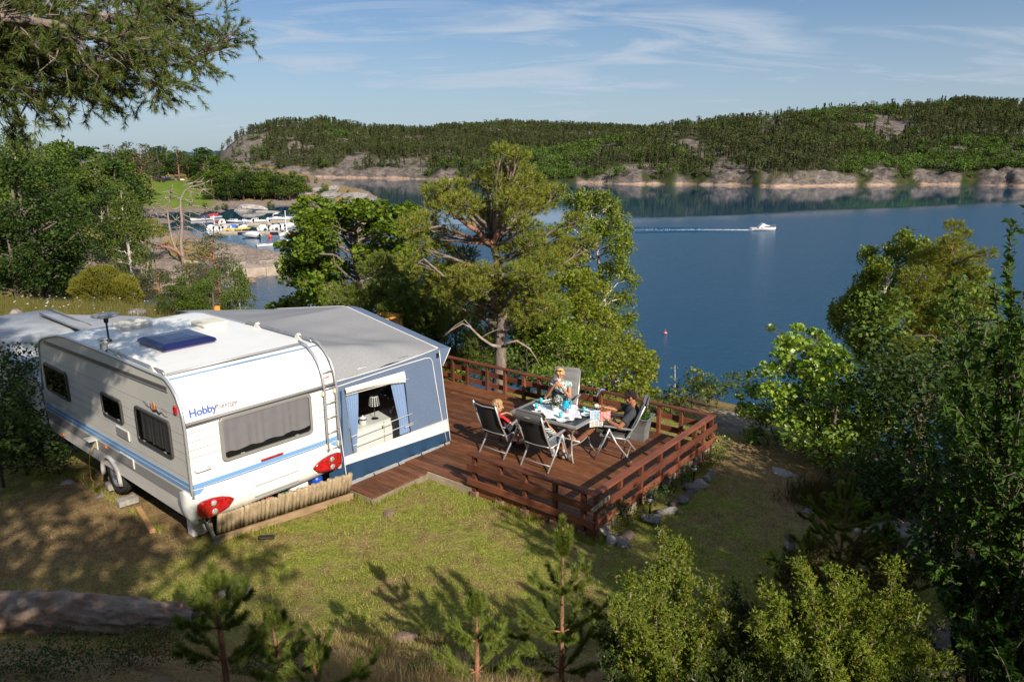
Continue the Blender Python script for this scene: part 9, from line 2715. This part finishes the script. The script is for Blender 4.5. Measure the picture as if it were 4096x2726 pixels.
	for k in range(4):
		b=MB();b.box(0,L/4-.04,0,9,-1.5,1.75-.02*(k%2),bev=.05);b.build('slab',cm,t,loc=(k*L/4,0,0))
	p=at(990,1127,W_Z);rock('shore_rock','dark round rock at the foot of the jetty',(p.x,p.y,W_Z+.2),(1.6,1.1,1.3),801,2,cat='rock')
	for k,((xa,ya),(xb,yb),lab)in enumerate((((905,1057),(985,1048),'low wooden bench rail on the jetty, left one'),((1037,1045),(1103,1040),'low wooden bench rail on the jetty, right one'),((735,1057),(795,1062),'low rail near the foot of the dead tree'))):
		pa=at(xa,ya,W_Z+2.5);pb=at(xb,yb,W_Z+2.5)
		if k==2:pa=on_ground(xa,ya)+Vector((0,0,.7));pb=on_ground(xb,yb)+Vector((0,0,.7))
		t=thing('bench_rail',lab,'rail',(pa.x,pa.y,pa.z-.7),0,'low rails by the jetty')
		dd=pb-pa
		b=MB();b.beam((0,0,.7),(dd.x,dd.y,dd.z+.7),.18,.12);b.build('beam',dock_wood,t)
		for s in(.1,.5,.9):b=MB();b.box(dd.x*s-.06,dd.x*s+.06,dd.y*s-.06,dd.y*s+.06,-.4,.66+dd.z*s);b.build('post',dock_wood,t)
		# bare whale-backed rock by the shore
	p=at(985,842,W_Z);rock('shore_rock','long bare pinkish rock rising from the bay below the dark trees',(p.x,p.y,W_Z-.2),(9.5,4.5,4.2),803,1,rz=R(-8),cat='rock',flat=.7)
	p=at(1062,848,W_Z);rock('shore_rock','low tail of the bare pinkish rock in the bay',(p.x,p.y,W_Z-.3),(6.5,2.2,2.0),804,1,rz=R(-6),cat='rock',flat=.7)
	for x,y,s,lab in((1420,800,(7,4,2.6),'pale rock at the tip of the headland'),(1330,796,(8,4,3.0),'broad rock left of the headland tip'),(1255,752,(5,4,3.5),'grey cliff block among the headland pines'),(1325,745,(5,4,4.5),'steep rock face on the headland above the tip'),(1490,800,(5,2.5,2.2),'last low rock off the headland tip'),(1200,808,(9,3,2.2),'low shore ledge below the weeping birches')):
		Y=372 if y<760 else 360;q=atY(x,y,Y);rock('headland_rock',lab,(q.x,q.y,max(W_Z,gz(q.x,q.y))+s[2]*.1),s,int(x),0,rz=x*.1,cat='rock',flat=.8)
		# orange cabin among the trees, sandwich sign board, post on the meadow
	q=atY(135,722,105)
	g=gz(q.x,q.y)
	t=thing('cabin','small orange wooden cabin gable between the trees on the left','cabin',(q.x,q.y,g),R(30))
	h=max(2.5,q.z-g)
	ow=mat('orange_wood',(.48,.17,.03),rough=.7,c2=(.38,.12,.02),scale=3)
	b=MB();b.prism([(-2,0),(2,0),(2,h-.8),(0,h+.6),(-2,h-.8)],'y',-2.5,2.5);b.build('wall',ow,t)
	for s in(-1,1):
		b=MB();b.beam((0,-2.8,h+.72),(0,2.8,h+.72),.1,.1);b.add([(s*0,-2.9,h+.75),(s*0,2.9,h+.75),(s*2.5,2.9,h-1.0),(s*2.5,-2.9,h-1.0),(0,-2.9,h+.62),(0,2.9,h+.62),(s*2.5,2.9,h-1.13),(s*2.5,-2.9,h-1.13)],[(0,1,2,3),(4,5,6,7),(0,1,5,4),(2,3,7,6),(0,3,7,4),(1,2,6,5)]);b.build('roof',mat('roof_red',(.30,.06,.03),rough=.8)if s<0 else bpy.data.materials['roof_red'],t)
	b=MB();b.box(-.45,.45,-2.53,-2.49,.6,2.0);b.build('window',boat_glass,t)
	# upright weathered log slab on the meadow
	q=Vector((-21.4,31.0,0));q.z=gz(q.x,q.y)
	t=thing('log_slab','upright weathered half log with pointed top standing on the meadow','post',q,R(20))
	b=MB()
	rings=[]
	for z,w in((-.2,.30),(.3,.33),(.7,.31),(.95,.22),(1.08,.08)):
		rings.append([(-w,-.12,z),(-w*.6,-.26,z),(w*.6,-.26,z),(w,-.12,z),(w*.9,0,z),(-w*.9,0,z)])
	b.loft(rings,smooth=False);b.build('face',bark_birch if False else mat('weathered_log',(.32,.28,.26),rough=.9,c2=(.16,.13,.12),scale=5,stretch=(3,3,.5),bump=.5),t)
	b=MB();b.loft([[(x*1.05,y*.6+.12,z)for x,y,z in rg]for rg in rings],smooth=False);b.build('bark',bark_brown,t)
	# something orange and yellow by the bay: a life vest on a rack, wooden chair behind the awning
	q=atY(930,1195,40);
	t=thing('life_vest','bright orange life vest hanging among the bushes above the bay','life vest',(q.x,q.y-2.2,q.z-.15),R(20))
	b=MB();b.box(-.14,.14,-.08,.0,-.16,.16,bev=.05);b.build('front',mat('vest_orange',(.85,.26,.02),rough=.7),t)
	b=MB();b.box(-.12,.12,.03,.08,-.14,.2,bev=.03);b.build('back',bpy.data.materials['vest_orange'],t)
	q=atY(1535,1262,19.5)
	t=thing('wooden_chair','yellow wooden garden chair with its arm showing behind the awning','chair',(q.x,q.y,gz(q.x,q.y)),R(-30))
	yw=mat('yellow_wood',(.52,.26,.05),rough=.5);hh=q.z-gz(q.x,q.y)
	for s in(-1,1):
		b=MB();b.box(s*.3-.04,s*.3+.04,-.4,.4,hh-.05,hh,bev=.01);b.build('arm',yw,t)
		b=MB();b.box(s*.3-.03,s*.3+.03,-.38,-.32,0,hh-.05);b.build('leg',yw,t)
		b=MB();b.box(s*.3-.03,s*.3+.03,.32,.38,0,hh-.05);b.build('leg',yw,t)
	b=MB();b.box(-.27,.27,-.35,.35,hh*.5,hh*.5+.04);b.build('seat',yw,t)
	b=MB();b.box(-.27,.27,.30,.34,hh*.5,hh+.02);b.build('backrest',yw,t)
	# mooring ropes from the buoy
	p=P(1472,885);
	for k,(a,c)in enumerate(((1260,1040),(1380,850))):
		e=P(a,c);b=MB();b.tube([p+Vector((0,0,.2)),(p+e)/2+Vector((0,0,.05)),e+Vector((0,0,.1))],.035,5)
		tag(b.build('mooring_rope',canopy_grey),('pale mooring rope running from the orange buoy to the rocks','pale mooring rope running from the orange buoy to the inflatable boat')[k],'rope')
build_marina()
def build_cruiser():
	p=at(3053,920,W_Z)
	rz=math.atan2(-(at(3100,919,W_Z).x-at(3010,922,W_Z).x),(at(3100,919,W_Z).y-at(3010,922,W_Z).y))
	boat('cabin_cruiser','white flybridge motor cruiser under way on the open fjord',(p.x,p.y,W_Z),R(-92),7.4,2.7,'cruiser',hull_white)
	# wake: foam behind the stern and the long bow waves
	foam=mat('foam',(.72,.75,.77),rough=.7)
	rng=np.random.default_rng(2)
	n=2600
	s=rng.uniform(0,1,n)**1.8*60
	x=p.x-3.6-s;y=p.y+.1*s*.5+np.where(rng.uniform(size=n)<.55,rng.normal(size=n)*(.40+.02*s),rng.choice([-1,1],n)*(.8+.15*s)+rng.normal(size=n)*(.2+.01*s))
	v,f=leaf_quads(rng,np.stack([x,y,np.full(n,W_Z+.045)],-1),rng.uniform(.25,.9,n)*np.clip(1.1-s/50,.12,1),up=12.0,aspect=.5)
	tag(link('wake_foam',mesh_np('wake_foam',v,f,[foam])),'white foam trail behind the motor cruiser','wake',kind='stuff')
	wm=bpy.data.materials['fjord_water']
	b=MB()
	for sg in(-1,1):
		for k in range(4):
			off=2.2*k
			L_=150-20*k
			def ridge(u,v,sg=sg,off=off,L_=L_):
				ss=off+u*L_
				w=.5+.014*ss
				yy=p.y+.05*ss+sg*(1.0+.17*ss+(v-.5)*2*w)
				hgt=(.42*math.exp(-ss/110))*math.sin(PI*v)**2*min(1,u*8)*min(1,(1-u)*3)
				return(p.x-2.5-ss,yy,W_Z+.006+hgt)
			b.grid(ridge,60,6)
	tag(b.build('wake_waves',wm),'long low wake waves spreading behind the motor cruiser','wake',kind='stuff')
build_cruiser()
